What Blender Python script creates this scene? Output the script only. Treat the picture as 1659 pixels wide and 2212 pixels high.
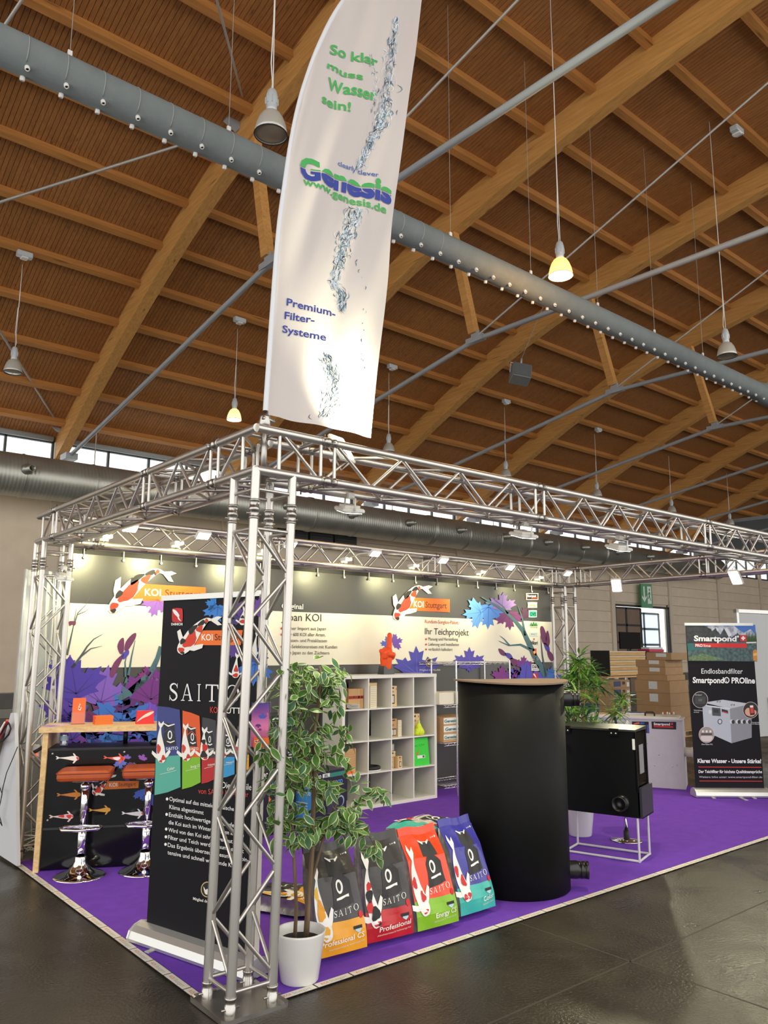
import bpy, bmesh, math, random
from mathutils import Vector, Matrix, Euler
for o in list(bpy.data.objects): bpy.data.objects.remove(o)
SC = bpy.context.scene
COL = SC.collection
rnd = random.Random(7)
# ------------------------------------------------------------------ camera
CXP, CYP, FPX = 829.5, 1106.0, 1683.5
CAM = Vector((-2.2734, -3.8042, 1.7929))
_yaw, _pit, _rol = 0.8746, 0.1739, 0.0038
_f = Vector((math.cos(_yaw)*math.cos(_pit), math.sin(_yaw)*math.cos(_pit), math.sin(_pit)))
_r0 = Vector((math.sin(_yaw), -math.cos(_yaw), 0)); _u0 = _r0.cross(_f)
_r = math.cos(_rol)*_r0 + math.sin(_rol)*_u0
_u = -math.sin(_rol)*_r0 + math.cos(_rol)*_u0
cd = bpy.data.cameras.new('camera'); cam = bpy.data.objects.new('camera', cd); COL.objects.link(cam)
cd.sensor_fit = 'VERTICAL'; cd.sensor_height = 24; cd.lens = 24*FPX/2212; cd.clip_end = 300; cd.clip_start = .05
cam.matrix_world = Matrix(((_r.x,_u.x,-_f.x,CAM.x),(_r.y,_u.y,-_f.y,CAM.y),(_r.z,_u.z,-_f.z,CAM.z),(0,0,0,1)))
SC.camera = cam
# ------------------------------------------------------------------ world: overcast daylight, exposure
wd = bpy.data.worlds.new('overcast'); SC.world = wd; wd.use_nodes = True
wd.node_tree.nodes['Background'].inputs[0].default_value = (1.0, .985, .955, 1)
wd.node_tree.nodes['Background'].inputs[1].default_value = 1.5
vs = SC.view_settings
SC.display_settings.display_device = 'sRGB'
vs.view_transform = 'Standard'; vs.look = 'None'; vs.gamma = 1.0; vs.exposure = 0.55
vs.use_curve_mapping = False
SC.cycles.use_denoising = True
SC.cycles.max_bounces = 7; SC.cycles.diffuse_bounces = 3; SC.cycles.glossy_bounces = 4
SC.cycles.use_adaptive_sampling = True; SC.cycles.adaptive_threshold = .025
SC.cycles.transparent_max_bounces = 16; SC.cycles.sample_clamp_indirect = 4.0
FLOOD_COL = (1.0, .95, .62)

# ------------------------------------------------------------------ pixel -> place helpers
def ray(x, y): return _f + _r*((x-CXP)/FPX) - _u*((y-CYP)/FPX)
def at(x, y, ax, v):
    d = ray(x, y); i = 'xyz'.index(ax); return CAM + d*((v-CAM[i])/d[i])
def onplane(x, y, o, n):
    d = ray(x, y); return CAM + d*((Vector(o)-CAM).dot(n)/d.dot(n))
def vplane(a, b):
    """vertical plane through two floor points: (origin, normal towards the camera)"""
    n = Vector((-(b[1]-a[1]), b[0]-a[0], 0)).normalized(); o = Vector((a[0], a[1], 0))
    if (CAM-o).dot(n) < 0: n = -n
    return o, n
def lerp(a, b, t): return a + (b-a)*t
# ------------------------------------------------------------------ materials
_mats = {}
def srgb(r, g, b):
    f = lambda c: c/12.92 if c <= .04045 else ((c+.055)/1.055)**2.4
    return (f(r/255), f(g/255), f(b/255))
def mat(name, col, rough=.5, metal=0., noise=0., nscale=8., bump=0., bscale=60., emit=0., spec=.5, coat=0., rvar=0., transl=0., objvar=0., alpha=1.):
    if name in _mats: return _mats[name]
    m = bpy.data.materials.new(name); m.use_nodes = True; nt = m.node_tree
    b = nt.nodes['Principled BSDF']; b.inputs['Roughness'].default_value = rough; b.inputs['Metallic'].default_value = metal
    b.inputs['Specular IOR Level'].default_value = spec; b.inputs['Base Color'].default_value = (*col, 1)
    if coat: b.inputs['Coat Weight'].default_value = coat
    if alpha < 1: b.inputs['Alpha'].default_value = alpha
    tc = nt.nodes.new('ShaderNodeTexCoord')
    last = None
    if noise or rvar:
        n = nt.nodes.new('ShaderNodeTexNoise'); n.inputs['Scale'].default_value = nscale; n.inputs['Detail'].default_value = 5
        nt.links.new(tc.outputs['Object'], n.inputs['Vector'])
        if noise:
            r = nt.nodes.new('ShaderNodeMapRange'); r.inputs['From Min'].default_value = .3; r.inputs['From Max'].default_value = .7
            r.inputs['To Min'].default_value = 1-noise; r.inputs['To Max'].default_value = 1+noise
            nt.links.new(n.outputs['Fac'], r.inputs['Value'])
            mx = nt.nodes.new('ShaderNodeVectorMath'); mx.operation = 'SCALE'; mx.inputs[0].default_value = col
            nt.links.new(r.outputs['Result'], mx.inputs['Scale']); last = mx.outputs[0]
        if rvar:
            r = nt.nodes.new('ShaderNodeMapRange'); r.inputs['From Min'].default_value = .3; r.inputs['From Max'].default_value = .7
            r.inputs['To Min'].default_value = max(.02, rough-rvar); r.inputs['To Max'].default_value = min(1, rough+rvar)
            nt.links.new(n.outputs['Fac'], r.inputs['Value']); nt.links.new(r.outputs['Result'], b.inputs['Roughness'])
    if objvar:
        oi = nt.nodes.new('ShaderNodeObjectInfo'); r = nt.nodes.new('ShaderNodeMapRange')
        r.inputs['To Min'].default_value = 1-objvar; r.inputs['To Max'].default_value = 1+objvar
        nt.links.new(oi.outputs['Random'], r.inputs['Value'])
        mx = nt.nodes.new('ShaderNodeVectorMath'); mx.operation = 'SCALE'
        if last: nt.links.new(last, mx.inputs[0])
        else: mx.inputs[0].default_value = col
        nt.links.new(r.outputs['Result'], mx.inputs['Scale']); last = mx.outputs[0]
    if last: nt.links.new(last, b.inputs['Base Color'])
    if bump:
        n = nt.nodes.new('ShaderNodeTexNoise'); n.inputs['Scale'].default_value = bscale; n.inputs['Detail'].default_value = 4
        nt.links.new(tc.outputs['Object'], n.inputs['Vector'])
        bp = nt.nodes.new('ShaderNodeBump'); bp.inputs['Strength'].default_value = bump; bp.inputs['Distance'].default_value = .01
        nt.links.new(n.outputs['Fac'], bp.inputs['Height']); nt.links.new(bp.outputs['Normal'], b.inputs['Normal'])
    if emit:
        b.inputs['Emission Color'].default_value = (*col, 1); b.inputs['Emission Strength'].default_value = emit
    if transl:
        tr = nt.nodes.new('ShaderNodeBsdfTranslucent'); tr.inputs['Color'].default_value = (*col, 1)
        mxs = nt.nodes.new('ShaderNodeMixShader'); mxs.inputs[0].default_value = transl
        out = nt.nodes['Material Output']
        nt.links.new(b.outputs[0], mxs.inputs[1]); nt.links.new(tr.outputs[0], mxs.inputs[2]); nt.links.new(mxs.outputs[0], out.inputs[0])
    _mats[name] = m; return m
def wood(name, c1, c2, axis='X', scale=3., rough=.55, objvar=.1, grain=14., knots=0.):
    if name in _mats: return _mats[name]
    m = bpy.data.materials.new(name); m.use_nodes = True; nt = m.node_tree; b = nt.nodes['Principled BSDF']
    b.inputs['Roughness'].default_value = rough
    tc = nt.nodes.new('ShaderNodeTexCoord'); mp = nt.nodes.new('ShaderNodeMapping')
    s = {'X': (.06, 1, 1), 'Y': (1, .06, 1), 'Z': (1, 1, .06)}[axis]
    mp.inputs['Scale'].default_value = [v*scale for v in s]
    oi = nt.nodes.new('ShaderNodeObjectInfo')
    ad = nt.nodes.new('ShaderNodeVectorMath'); ad.operation = 'ADD'
    sc = nt.nodes.new('ShaderNodeMath'); sc.operation = 'MULTIPLY'; sc.inputs[1].default_value = 37
    nt.links.new(oi.outputs['Random'], sc.inputs[0]); nt.links.new(tc.outputs['Object'], ad.inputs[0]); nt.links.new(sc.outputs[0], ad.inputs[1])
    nt.links.new(ad.outputs[0], mp.inputs['Vector'])
    n = nt.nodes.new('ShaderNodeTexNoise'); n.inputs['Scale'].default_value = grain; n.inputs['Detail'].default_value = 6; n.inputs['Distortion'].default_value = .6
    nt.links.new(mp.outputs[0], n.inputs['Vector'])
    cr = nt.nodes.new('ShaderNodeValToRGB'); cr.color_ramp.elements[0].position = .32; cr.color_ramp.elements[1].position = .68
    cr.color_ramp.elements[0].color = (*c1, 1); cr.color_ramp.elements[1].color = (*c2, 1)
    nt.links.new(n.outputs['Fac'], cr.inputs[0])
    r = nt.nodes.new('ShaderNodeMapRange'); r.inputs['To Min'].default_value = 1-objvar; r.inputs['To Max'].default_value = 1+objvar
    nt.links.new(oi.outputs['Random'], r.inputs['Value'])
    mx = nt.nodes.new('ShaderNodeVectorMath'); mx.operation = 'SCALE'
    nt.links.new(cr.outputs[0], mx.inputs[0]); nt.links.new(r.outputs['Result'], mx.inputs['Scale'])
    last = mx.outputs[0]
    if knots:
        mp2 = nt.nodes.new('ShaderNodeMapping'); mp2.inputs['Scale'].default_value = {'X': (1.1, 9, 9), 'Y': (9, 1.1, 9), 'Z': (9, 9, 1.1)}[axis]
        nt.links.new(ad.outputs[0], mp2.inputs['Vector'])
        v = nt.nodes.new('ShaderNodeTexVoronoi'); v.inputs['Scale'].default_value = knots
        nt.links.new(mp2.outputs[0], v.inputs['Vector'])
        rr = nt.nodes.new('ShaderNodeMapRange'); rr.inputs['From Min'].default_value = .05; rr.inputs['From Max'].default_value = .16
        rr.inputs['To Min'].default_value = .45; rr.inputs['To Max'].default_value = 1
        nt.links.new(v.outputs['Distance'], rr.inputs['Value'])
        m2 = nt.nodes.new('ShaderNodeVectorMath'); m2.operation = 'SCALE'
        nt.links.new(last, m2.inputs[0]); nt.links.new(rr.outputs['Result'], m2.inputs['Scale']); last = m2.outputs[0]
    nt.links.new(last, b.inputs['Base Color'])
    _mats[name] = m; return m
def glass(name, tint=(.9, .95, .95), clear=.8, rough=.05):
    if name in _mats: return _mats[name]
    m = bpy.data.materials.new(name); m.use_nodes = True; nt = m.node_tree
    nt.nodes.remove(nt.nodes['Principled BSDF'])
    t = nt.nodes.new('ShaderNodeBsdfTransparent'); t.inputs[0].default_value = (*tint, 1)
    g = nt.nodes.new('ShaderNodeBsdfGlossy'); g.inputs['Roughness'].default_value = rough
    lw_ = nt.nodes.new('ShaderNodeLayerWeight'); fr = nt.nodes.new('ShaderNodeMath'); fr.operation = 'POWER'; fr.inputs[1].default_value = 4.0; nt.links.new(lw_.outputs['Facing'], fr.inputs[0])
    ma = nt.nodes.new('ShaderNodeMath'); ma.operation = 'MAXIMUM'; ma.inputs[1].default_value = 1-clear if clear < .8 else .03
    nt.links.new(fr.outputs[0], ma.inputs[0])
    mx = nt.nodes.new('ShaderNodeMixShader'); nt.links.new(ma.outputs[0], mx.inputs[0])
    nt.links.new(t.outputs[0], mx.inputs[1]); nt.links.new(g.outputs[0], mx.inputs[2])
    nt.links.new(mx.outputs[0], nt.nodes['Material Output'].inputs[0])
    _mats[name] = m; return m
def pc(r, g, b, rough=.6):
    """printed flat colour, given as sRGB 0-255"""
    return mat('print_%d_%d_%d' % (r, g, b), srgb(r, g, b), rough)
# ------------------------------------------------------------------ mesh helpers
class MB:
    def __init__(s): s.v = []; s.f = []; s.m = []; s.sm = []
    def add(s, vs, fs, mi=0, smooth=False):
        o = len(s.v); s.v += [tuple(p) for p in vs]
        for f in fs: s.f.append([i+o for i in f]); s.m.append(mi); s.sm.append(smooth)
        return s
    def box(s, x0, x1, y0, y1, z0, z1, mi=0):
        return s.add([(x0,y0,z0),(x1,y0,z0),(x1,y1,z0),(x0,y1,z0),(x0,y0,z1),(x1,y0,z1),(x1,y1,z1),(x0,y1,z1)],
                     [(0,3,2,1),(4,5,6,7),(0,1,5,4),(1,2,6,5),(2,3,7,6),(3,0,4,7)], mi)
    def hexa(s, p, mi=0):
        return s.add(p, [(0,3,2,1),(4,5,6,7),(0,1,5,4),(1,2,6,5),(2,3,7,6),(3,0,4,7)], mi)
    def rbox(s, x0, x1, y0, y1, z0, z1, r=.01, mi=0, n=3):
        """box with rounded vertical edges and small top/bottom chamfers"""
        pts = []
        for cx, cy, a0 in ((x1-r,y1-r,0),(x0+r,y1-r,90),(x0+r,y0+r,180),(x1-r,y0+r,270)):
            for k in range(n+1):
                a = math.radians(a0+90*k/n); pts.append((cx+r*math.cos(a), cy+r*math.sin(a)))
        N = len(pts); mx, my = (x0+x1)/2, (y0+y1)/2; c = r*.5
        def sh(p): return (mx+(p[0]-mx)*(1-2*c/(x1-x0)), my+(p[1]-my)*(1-2*c/(y1-y0)))
        rings = [(z0, True), (z0+c, False), (z1-c, False), (z1, True)]
        vs = []
        for z, q in rings: vs += [((sh(p) if q else p)[0], (sh(p) if q else p)[1], z) for p in pts]
        fs = [(k*N+i, k*N+(i+1) % N, (k+1)*N+(i+1) % N, (k+1)*N+i) for k in range(3) for i in range(N)]
        s.add(vs, fs, mi, False); s.f += [list(range(len(s.v)-4*N, len(s.v)-3*N))[::-1], list(range(len(s.v)-N, len(s.v)))]; s.m += [mi]*2; s.sm += [False]*2
        return s
    def tube(s, p0, p1, r, n=10, mi=0, r1=None, caps=True):
        return s.path([p0, p1], [r, r if r1 is None else r1], n, mi, caps)
    def path(s, pts, r, n=8, mi=0, caps=True, closed=False):
        pts = [Vector(p) for p in pts]; N = len(pts)
        rs = r if isinstance(r, (list, tuple)) else [r]*N
        vs = []; prev = None
        for i, p in enumerate(pts):
            if closed: d = pts[(i+1) % N]-pts[i-1]
            else: d = pts[min(i+1, N-1)]-pts[max(i-1, 0)]
            d.normalize()
            if prev is None:
                a = Vector((0,0,1)) if abs(d.z) < .9 else Vector((1,0,0)); u = d.cross(a).normalized()
            else:
                u = (prev - d*prev.dot(d)).normalized()
            w = d.cross(u); prev = u
            vs += [p+(u*math.cos(2*math.pi*k/n)+w*math.sin(2*math.pi*k/n))*rs[i] for k in range(n)]
        fs = []
        for i in range(N if closed else N-1):
            j = (i+1) % N
            fs += [(i*n+k, i*n+(k+1) % n, j*n+(k+1) % n, j*n+k) for k in range(n)]
        s.add(vs, fs, mi, True)
        if caps and not closed:
            o = len(s.v)-N*n
            s.f += [[o+k for k in range(n)][::-1], [o+(N-1)*n+k for k in range(n)]]; s.m += [mi]*2; s.sm += [False]*2
        return s
    def lathe(s, prof, n=24, c=(0,0,0), mi=0, smooth=True, M=None, capb=False, capt=False):
        c = Vector(c); vs = []
        for r, z in prof:
            for k in range(n):
                a = 2*math.pi*k/n; p = Vector((r*math.cos(a), r*math.sin(a), z))
                vs.append((M @ p if M else p)+c)
        fs = [(i*n+k, i*n+(k+1) % n, (i+1)*n+(k+1) % n, (i+1)*n+k) for i in range(len(prof)-1) for k in range(n)]
        s.add(vs, fs, mi, smooth); o = len(s.v)-len(vs)
        if capb: s.f.append([o+k for k in range(n)][::-1]); s.m.append(mi); s.sm.append(False)
        if capt: s.f.append([o+(len(prof)-1)*n+k for k in range(n)]); s.m.append(mi); s.sm.append(False)
        return s
    def prism(s, poly, d, mi=0):
        """extrude a 3D polygon by vector d"""
        d = Vector(d); n = len(poly); a = [Vector(p) for p in poly]
        s.add(a+[p+d for p in a], [list(range(n))[::-1], list(range(n, 2*n))]+[(i, (i+1) % n, n+(i+1) % n, n+i) for i in range(n)], mi)
        return s
    def grid(s, fn, nu, nv, mi=0, smooth=True):
        vs = [fn(i/nu, j/nv) for j in range(nv+1) for i in range(nu+1)]
        return s.add(vs, [(j*(nu+1)+i, j*(nu+1)+i+1, (j+1)*(nu+1)+i+1, (j+1)*(nu+1)+i) for j in range(nv) for i in range(nu)], mi, smooth)
    def mesh(s, name, mats):
        me = bpy.data.meshes.new(name); me.from_pydata(s.v, [], s.f)
        for m in (mats if isinstance(mats, (list, tuple)) else [mats]): me.materials.append(m)
        me.polygons.foreach_set('material_index', s.m); me.polygons.foreach_set('use_smooth', s.sm)
        me.update(); return me
    def build(s, name, mats, parent=None, wloc=None):
        """wloc: vertices are in world coordinates and the object sits at wloc (unrotated)"""
        if wloc is not None:
            w = Vector(wloc); s.v = [tuple(Vector(p)-w) for p in s.v]
        o = bpy.data.objects.new(name, s.mesh(name, mats)); COL.objects.link(o)
        if parent: o.parent = parent
        elif wloc is not None: o.location = wloc
        return o
def tag(o, label=None, cat=None, group=None, kind=None):
    if label: o['label'] = label
    if cat: o['category'] = cat
    if group: o['group'] = group
    if kind: o['kind'] = kind
    return o
def thing(name, label, cat, loc=(0,0,0), rotz=0., group=None):
    o = bpy.data.objects.new(name, None); COL.objects.link(o); o.empty_display_size = .1
    o.location = loc; o.rotation_euler = (0, 0, rotz); return tag(o, label, cat, group)
def inst(me, name, parent=None, loc=(0,0,0), rot=None, scale=None):
    o = bpy.data.objects.new(name, me); COL.objects.link(o)
    if parent: o.parent = parent
    o.location = loc
    if rot is not None:
        if hasattr(rot, 'to_euler') and not isinstance(rot, Euler): o.rotation_euler = rot.to_euler()
        else: o.rotation_euler = rot
    if scale is not None: o.scale = scale
    return o
_rods = {}
def rod(parent, name, p0, p1, r, m, n=10):
    """one straight rod object; alike rods share mesh data (unit cylinder)"""
    k = (m.name, n)
    if k not in _rods:
        b = MB(); b.tube((0,0,0), (0,0,1), 1, n); _rods[k] = b.mesh('rod', m)
    p0, p1 = Vector(p0), Vector(p1); d = p1-p0
    o = inst(_rods[k], name, parent, p0, d.to_track_quat('Z', 'Y'), (r, r, d.length)); return o
def copy_tree(o, parent=None):
    c = o.copy(); COL.objects.link(c); c.parent = parent
    for ch in o.children: copy_tree(ch, c)
    return c
# ------------------------------------------------------------------ 2D print helpers
def spline(pts, n=5, closed=True):
    N = len(pts); out = []
    for i in range(N if closed else N-1):
        g = (lambda k: pts[k % N]) if closed else (lambda k: pts[max(0, min(N-1, k))])
        p0, p1, p2, p3 = g(i-1), g(i), g(i+1), g(i+2)
        for k in range(n):
            t = k/n
            out.append(tuple(.5*((2*p1[c])+(-p0[c]+p2[c])*t+(2*p0[c]-5*p1[c]+4*p2[c]-p3[c])*t*t+(-p0[c]+3*p1[c]-3*p2[c]+p3[c])*t**3) for c in (0, 1)))
    if not closed: out.append(tuple(pts[-1]))
    return out
_glyph = {}
CAPH = .727
def text2d(s, bold=0., shear=0.):
    k = (s, bold, shear)
    if k in _glyph: return _glyph[k]
    cu = bpy.data.curves.new('t', 'FONT'); cu.body = s; cu.offset = bold; cu.shear = shear; cu.resolution_u = 3
    ob = bpy.data.objects.new('t', cu); COL.objects.link(ob); dg = bpy.context.evaluated_depsgraph_get()
    me = bpy.data.meshes.new_from_object(ob.evaluated_get(dg))
    v = [(p.co.x, p.co.y/CAPH) for p in me.vertices]; f = [list(p.vertices) for p in me.polygons]
    bpy.data.objects.remove(ob); bpy.data.curves.remove(cu); bpy.data.meshes.remove(me)
    x0 = min(p[0] for p in v); x1 = max(p[0] for p in v)
    v = [((p[0]-x0)/(x1-x0), p[1]) for p in v]
    _glyph[k] = (v, f); return _glyph[k]
def fine2d(v, f, m):
    """split the faces of a flat print until no edge is longer than m"""
    bm = bmesh.new(); vv = [bm.verts.new((x, y, 0)) for x, y in v]
    for q in f:
        try: bm.faces.new([vv[i] for i in q])
        except ValueError: pass
    bmesh.ops.triangulate(bm, faces=bm.faces[:])
    for _ in range(5):
        es = [e for e in bm.edges if e.calc_length() > m]
        if not es: break
        bmesh.ops.subdivide_edges(bm, edges=es, cuts=1); bmesh.ops.triangulate(bm, faces=[q for q in bm.faces if len(q.verts) > 3])
    bm.verts.index_update(); r = ([(q.co.x, q.co.y) for q in bm.verts], [[w.index for w in q.verts] for q in bm.faces]); bm.free(); return r
class Print:
    """flat print collected in any 2D space and laid onto a surface by fmap(x, y, layer)"""
    def __init__(s, fmap, fine=0): s.fine = fine; s.fmap = fmap; s.mb = MB(); s.mats = []; s.texts = []
    def mi(s, col):
        m = pc(*col) if isinstance(col, tuple) else col
        if m not in s.mats: s.mats.append(m)
        return s.mats.index(m)
    def poly(s, pts, col, layer=1, sub=0):
        if sub:
            bm = bmesh.new(); f = bm.faces.new([bm.verts.new((x, y, 0)) for x, y in pts]); bmesh.ops.triangulate(bm, faces=[f])
            for _ in range(6):
                es = [e for e in bm.edges if e.calc_length() > sub]
                if not es: break
                bmesh.ops.subdivide_edges(bm, edges=es, cuts=1); bmesh.ops.triangulate(bm, faces=bm.faces[:])
            bm.verts.index_update()
            s.mb.add([s.fmap(v.co.x, v.co.y, layer) for v in bm.verts], [[v.index for v in f.verts] for f in bm.faces], s.mi(col)); bm.free()
        else:
            s.mb.add([s.fmap(x, y, layer) for x, y in pts], [list(range(len(pts)))], s.mi(col))
        return s
    def rect(s, x0, y0, x1, y1, col, layer=1, sub=0): return s.poly([(x0,y0),(x1,y0),(x1,y1),(x0,y1)], col, layer, sub)
    def quad(s, a, b, c, d, col, layer=1): return s.poly([a, b, c, d], col, layer)
    def circ(s, x, y, rx, ry, col, layer=1, n=16, rot=0.):
        c, sn = math.cos(rot), math.sin(rot)
        return s.poly([(x+rx*math.cos(2*math.pi*k/n)*c-ry*math.sin(2*math.pi*k/n)*sn, y+rx*math.cos(2*math.pi*k/n)*sn+ry*math.sin(2*math.pi*k/n)*c) for k in range(n)], col, layer)
    def line(s, pts, w, col, layer=2, taper=False):
        N = len(pts); L = []; R = []
        for i in range(N):
            a = pts[max(i-1, 0)]; b = pts[min(i+1, N-1)]; dx, dy = b[0]-a[0], b[1]-a[1]; l = math.hypot(dx, dy) or 1
            ww = (w[i] if isinstance(w, (list, tuple)) else w*(1-.85*i/(N-1) if taper else 1))/2
            L.append((pts[i][0]-dy/l*ww, pts[i][1]+dx/l*ww)); R.append((pts[i][0]+dy/l*ww, pts[i][1]-dx/l*ww))
        for i in range(N-1): s.poly([L[i], L[i+1], R[i+1], R[i]], col, layer)
        return s
    def text(s, t, A, B, H, col, layer=3, bold=0., shear=0.):
        """A left end of the baseline, B right end, H top of the capitals above A"""
        v, f = text2d(t, bold, shear)
        v = [(A[0]+x*(B[0]-A[0])+y*(H[0]-A[0]), A[1]+x*(B[1]-A[1])+y*(H[1]-A[1])) for x, y in v]
        if s.fine: v, f = fine2d(v, f, s.fine)
        q = MB(); q.add([s.fmap(x, y, layer) for x, y in v], f); s.texts.append((q, pc(*col))); return s
    def build(s, name, parent, wloc=None):
        if wloc is not None:
            w = Vector(wloc)
            for q in [s.mb]+[t[0] for t in s.texts]: q.v = [tuple(Vector(p)-w) for p in q.v]
        o = s.mb.build(name, s.mats, parent) if s.mb.v else None
        for q, m in s.texts:
            if len(q.v): q.build('lettering', m, o if (o and not (o.parent and o.parent.parent)) else parent)
        return o
LEAF = [(0,1),(.10,.76),(.27,.82),(.20,.50),(.32,.46),(.40,.60),(.50,.50),(.76,.57),(.66,.38),(.86,.28),(.60,.14),(.50,.05),(.58,-.06),(.34,-.08),(.10,-.14),(0,-.06)]
LEAF = LEAF + [(-x, y) for x, y in LEAF[-2:0:-1]]
def leaf(p, x, y, size, ang, col, vein=None, layer=1, sx=1., sy=1.):
    """maple leaf, (x,y) stem end, ang = direction of the tip in degrees (0 = up, image y down)"""
    a = math.radians(ang); c, s = math.cos(a), math.sin(a)
    T = lambda u, v: (x+(u*sx*c+v*sy*s)*size, y+(u*sx*s-v*sy*c)*size)
    p.poly([T(u, v) for u, v in LEAF], col, layer)
    if vein:
        for u, v in ((0,.9),(.55,.45),(-.55,.45),(.6,.2),(-.6,.2)): p.line([T(0,-.02), T(u*.9, v*.9)], size*.035, vein, layer+1, True)
def koi(p, spine, w, layer=4, base=(240,238,228), patches=(), fins=True, fincol=None, tail=1.0):
    """koi seen from above: spine from head to tail, w half width, patches (t, s, rt, rs, colour)"""
    sp = spline(spine, 8, False); N = len(sp)
    prof = [(0,.28),(.05,.55),(.14,.85),(.28,1),(.45,.92),(.62,.66),(.8,.36),(.92,.2),(1,.17)]
    def hw(t):
        for (a, b), (c, d) in zip(prof, prof[1:]):
            if t <= c: return b+(d-b)*(t-a)/(c-a)
        return prof[-1][1]
    def T(t, s):
        i = max(0, min(N-1.001, t*(N-1))); k = int(i); q = i-k
        a, b = sp[k], sp[k+1]; dx, dy = b[0]-a[0], b[1]-a[1]; l = math.hypot(dx, dy) or 1
        e = t*(N-1)-k-q if t > 1 or t < 0 else 0
        return (a[0]+dx*(q+e)-dy/l*s*w*hw(min(1, max(0, t))), a[1]+dy*(q+e)+dx/l*s*w*hw(min(1, max(0, t))))
    fc = fincol or base
    if fins:
        for sg in (1, -1): p.poly([T(.20, sg*.8), T(.26, sg*1.5), T(.36, sg*2.25), T(.42, sg*2.1), T(.36, sg*1.35), T(.31, sg*.8)], fc, layer)
    a, b = sp[-2], sp[-1]; dx, dy = b[0]-a[0], b[1]-a[1]; l = math.hypot(dx, dy) or 1; dx /= l; dy /= l; q = w*tail
    p.poly([(b[0]-dy*w*.17, b[1]+dx*w*.17), (b[0]+dx*q*1.0-dy*q*.7, b[1]+dy*q*1.0+dx*q*.7), (b[0]+dx*q*1.6-dy*q*.55, b[1]+dy*q*1.6+dx*q*.55),
            (b[0]+dx*q*.9, b[1]+dy*q*.9), (b[0]+dx*q*1.5+dy*q*.6, b[1]+dy*q*1.5-dx*q*.6), (b[0]+dx*q*.8+dy*q*.6, b[1]+dy*q*.8-dx*q*.6), (b[0]+dy*w*.17, b[1]-dx*w*.17)], fc, layer)
    ts = [k/18 for k in range(19)]
    p.poly([T(t, 1) for t in ts]+[T(t, -1) for t in reversed(ts)], base, layer+1)
    for k, (t, s, rt, rs, col) in enumerate(patches):
        pts = []
        for j in range(12):
            a = 2*math.pi*j/12; q = 1+.18*math.sin(3*a+k*1.7)
            pts.append(T(min(1, max(0, t+rt*q*math.cos(a))), max(-1, min(1, s+rs*q*math.sin(a)))))
        p.poly(pts, col, layer+2+(k % 2))
def planemap(o, n, base=.002, step=.0012):
    o = Vector(o); n = Vector(n).normalized()
    return lambda x, y, l: onplane(x, y, o, n)+n*(base+step*l)
# ================================================================== the hall
YW = 14.45; XA = 3.2; SA = 4.35; XMIN, XMAX = -9.9, 46.0; YMIN = -8.0
ARCHX = [XA+SA*k for k in range(-3, 10)]
RC = [(15.2,6.0),(14.45,6.42),(13.8,6.76),(13,7.18),(12,7.68),(11,8.15),(10,8.60),(9,9.02),(8,9.40),(7,9.71),(5.9,9.97),(4.7,10.22),(3.6,10.43),(2.6,10.60),(1.6,10.75),(0,10.93),(-2,11.06),(-4,11.10),(-6,11.05),(-8.2,10.9)]
def zroof(y):
    if y >= RC[0][0]: return RC[0][1]
    for (a, b), (c, d) in zip(RC, RC[1:]):
        if y >= c: return b+(d-b)*(a-y)/(a-c)
    return RC[-1][1]
m_plank = wood('roof_plank_wood', srgb(142,92,46), srgb(166,110,56), 'Y', 2.2, .7, .08, knots=1.1)
m_glulam = wood('glulam_wood', srgb(180,128,66), srgb(204,152,84), 'Y', 2.0, .6, .04, knots=.7)
m_purlin = wood('purlin_wood', srgb(164,110,54), srgb(186,128,66), 'X', 2.0, .6, .05, knots=.7)
m_greysteel = mat('grey_painted_steel', srgb(150,156,160), .45, .0, .08, 6)
m_dark = mat('dark_gap', srgb(96,60,32), .9)
# ---- floor
fm = bpy.data.materials.new('asphalt_floor'); fm.use_nodes = True; nt = fm.node_tree; b = nt.nodes['Principled BSDF']
tc = nt.nodes.new('ShaderNodeTexCoord')
def nz(scale, det=6, dist=0.):
    n = nt.nodes.new('ShaderNodeTexNoise'); n.inputs['Scale'].default_value = scale; n.inputs['Detail'].default_value = det; n.inputs['Distortion'].default_value = dist
    nt.links.new(tc.outputs['Object'], n.inputs['Vector']); return n.outputs['Fac']
def mr(src, a, b2, c, d):
    r = nt.nodes.new('ShaderNodeMapRange'); r.inputs['From Min'].default_value = a; r.inputs['From Max'].default_value = b2; r.inputs['To Min'].default_value = c; r.inputs['To Max'].default_value = d
    nt.links.new(src, r.inputs['Value']); return r.outputs['Result']
cr = nt.nodes.new('ShaderNodeValToRGB'); e = cr.color_ramp.elements
e[0].position = .30; e[0].color = (*srgb(36,33,27), 1); e[1].position = .70; e[1].color = (*srgb(66,60,49), 1)
nt.links.new(nz(1.3, 9, .4), cr.inputs[0]); 
sp = nt.nodes.new('ShaderNodeMix'); sp.data_type = 'RGBA'; sp.inputs[7].default_value = (*srgb(120,114,100), 1)
nt.links.new(cr.outputs[0], sp.inputs[6]); nt.links.new(mr(nz(70, 2), .62, .72, 0, .5), sp.inputs[0])
nt.links.new(sp.outputs[2], b.inputs['Base Color'])
nt.links.new(mr(nz(1.6, 10, .8), .3, .7, .18, .44), b.inputs['Roughness'])
bp = nt.nodes.new('ShaderNodeBump'); bp.inputs['Strength'].default_value = .55; bp.inputs['Distance'].default_value = .006
nt.links.new(nz(55, 5), bp.inputs['Height']); nt.links.new(bp.outputs[0], b.inputs['Normal'])
fl = MB(); fl.box(XMIN-3, XMAX, YMIN-8, YW+.2, -.2, 0)
floor = tag(fl.build('floor', fm), kind='structure')
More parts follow.
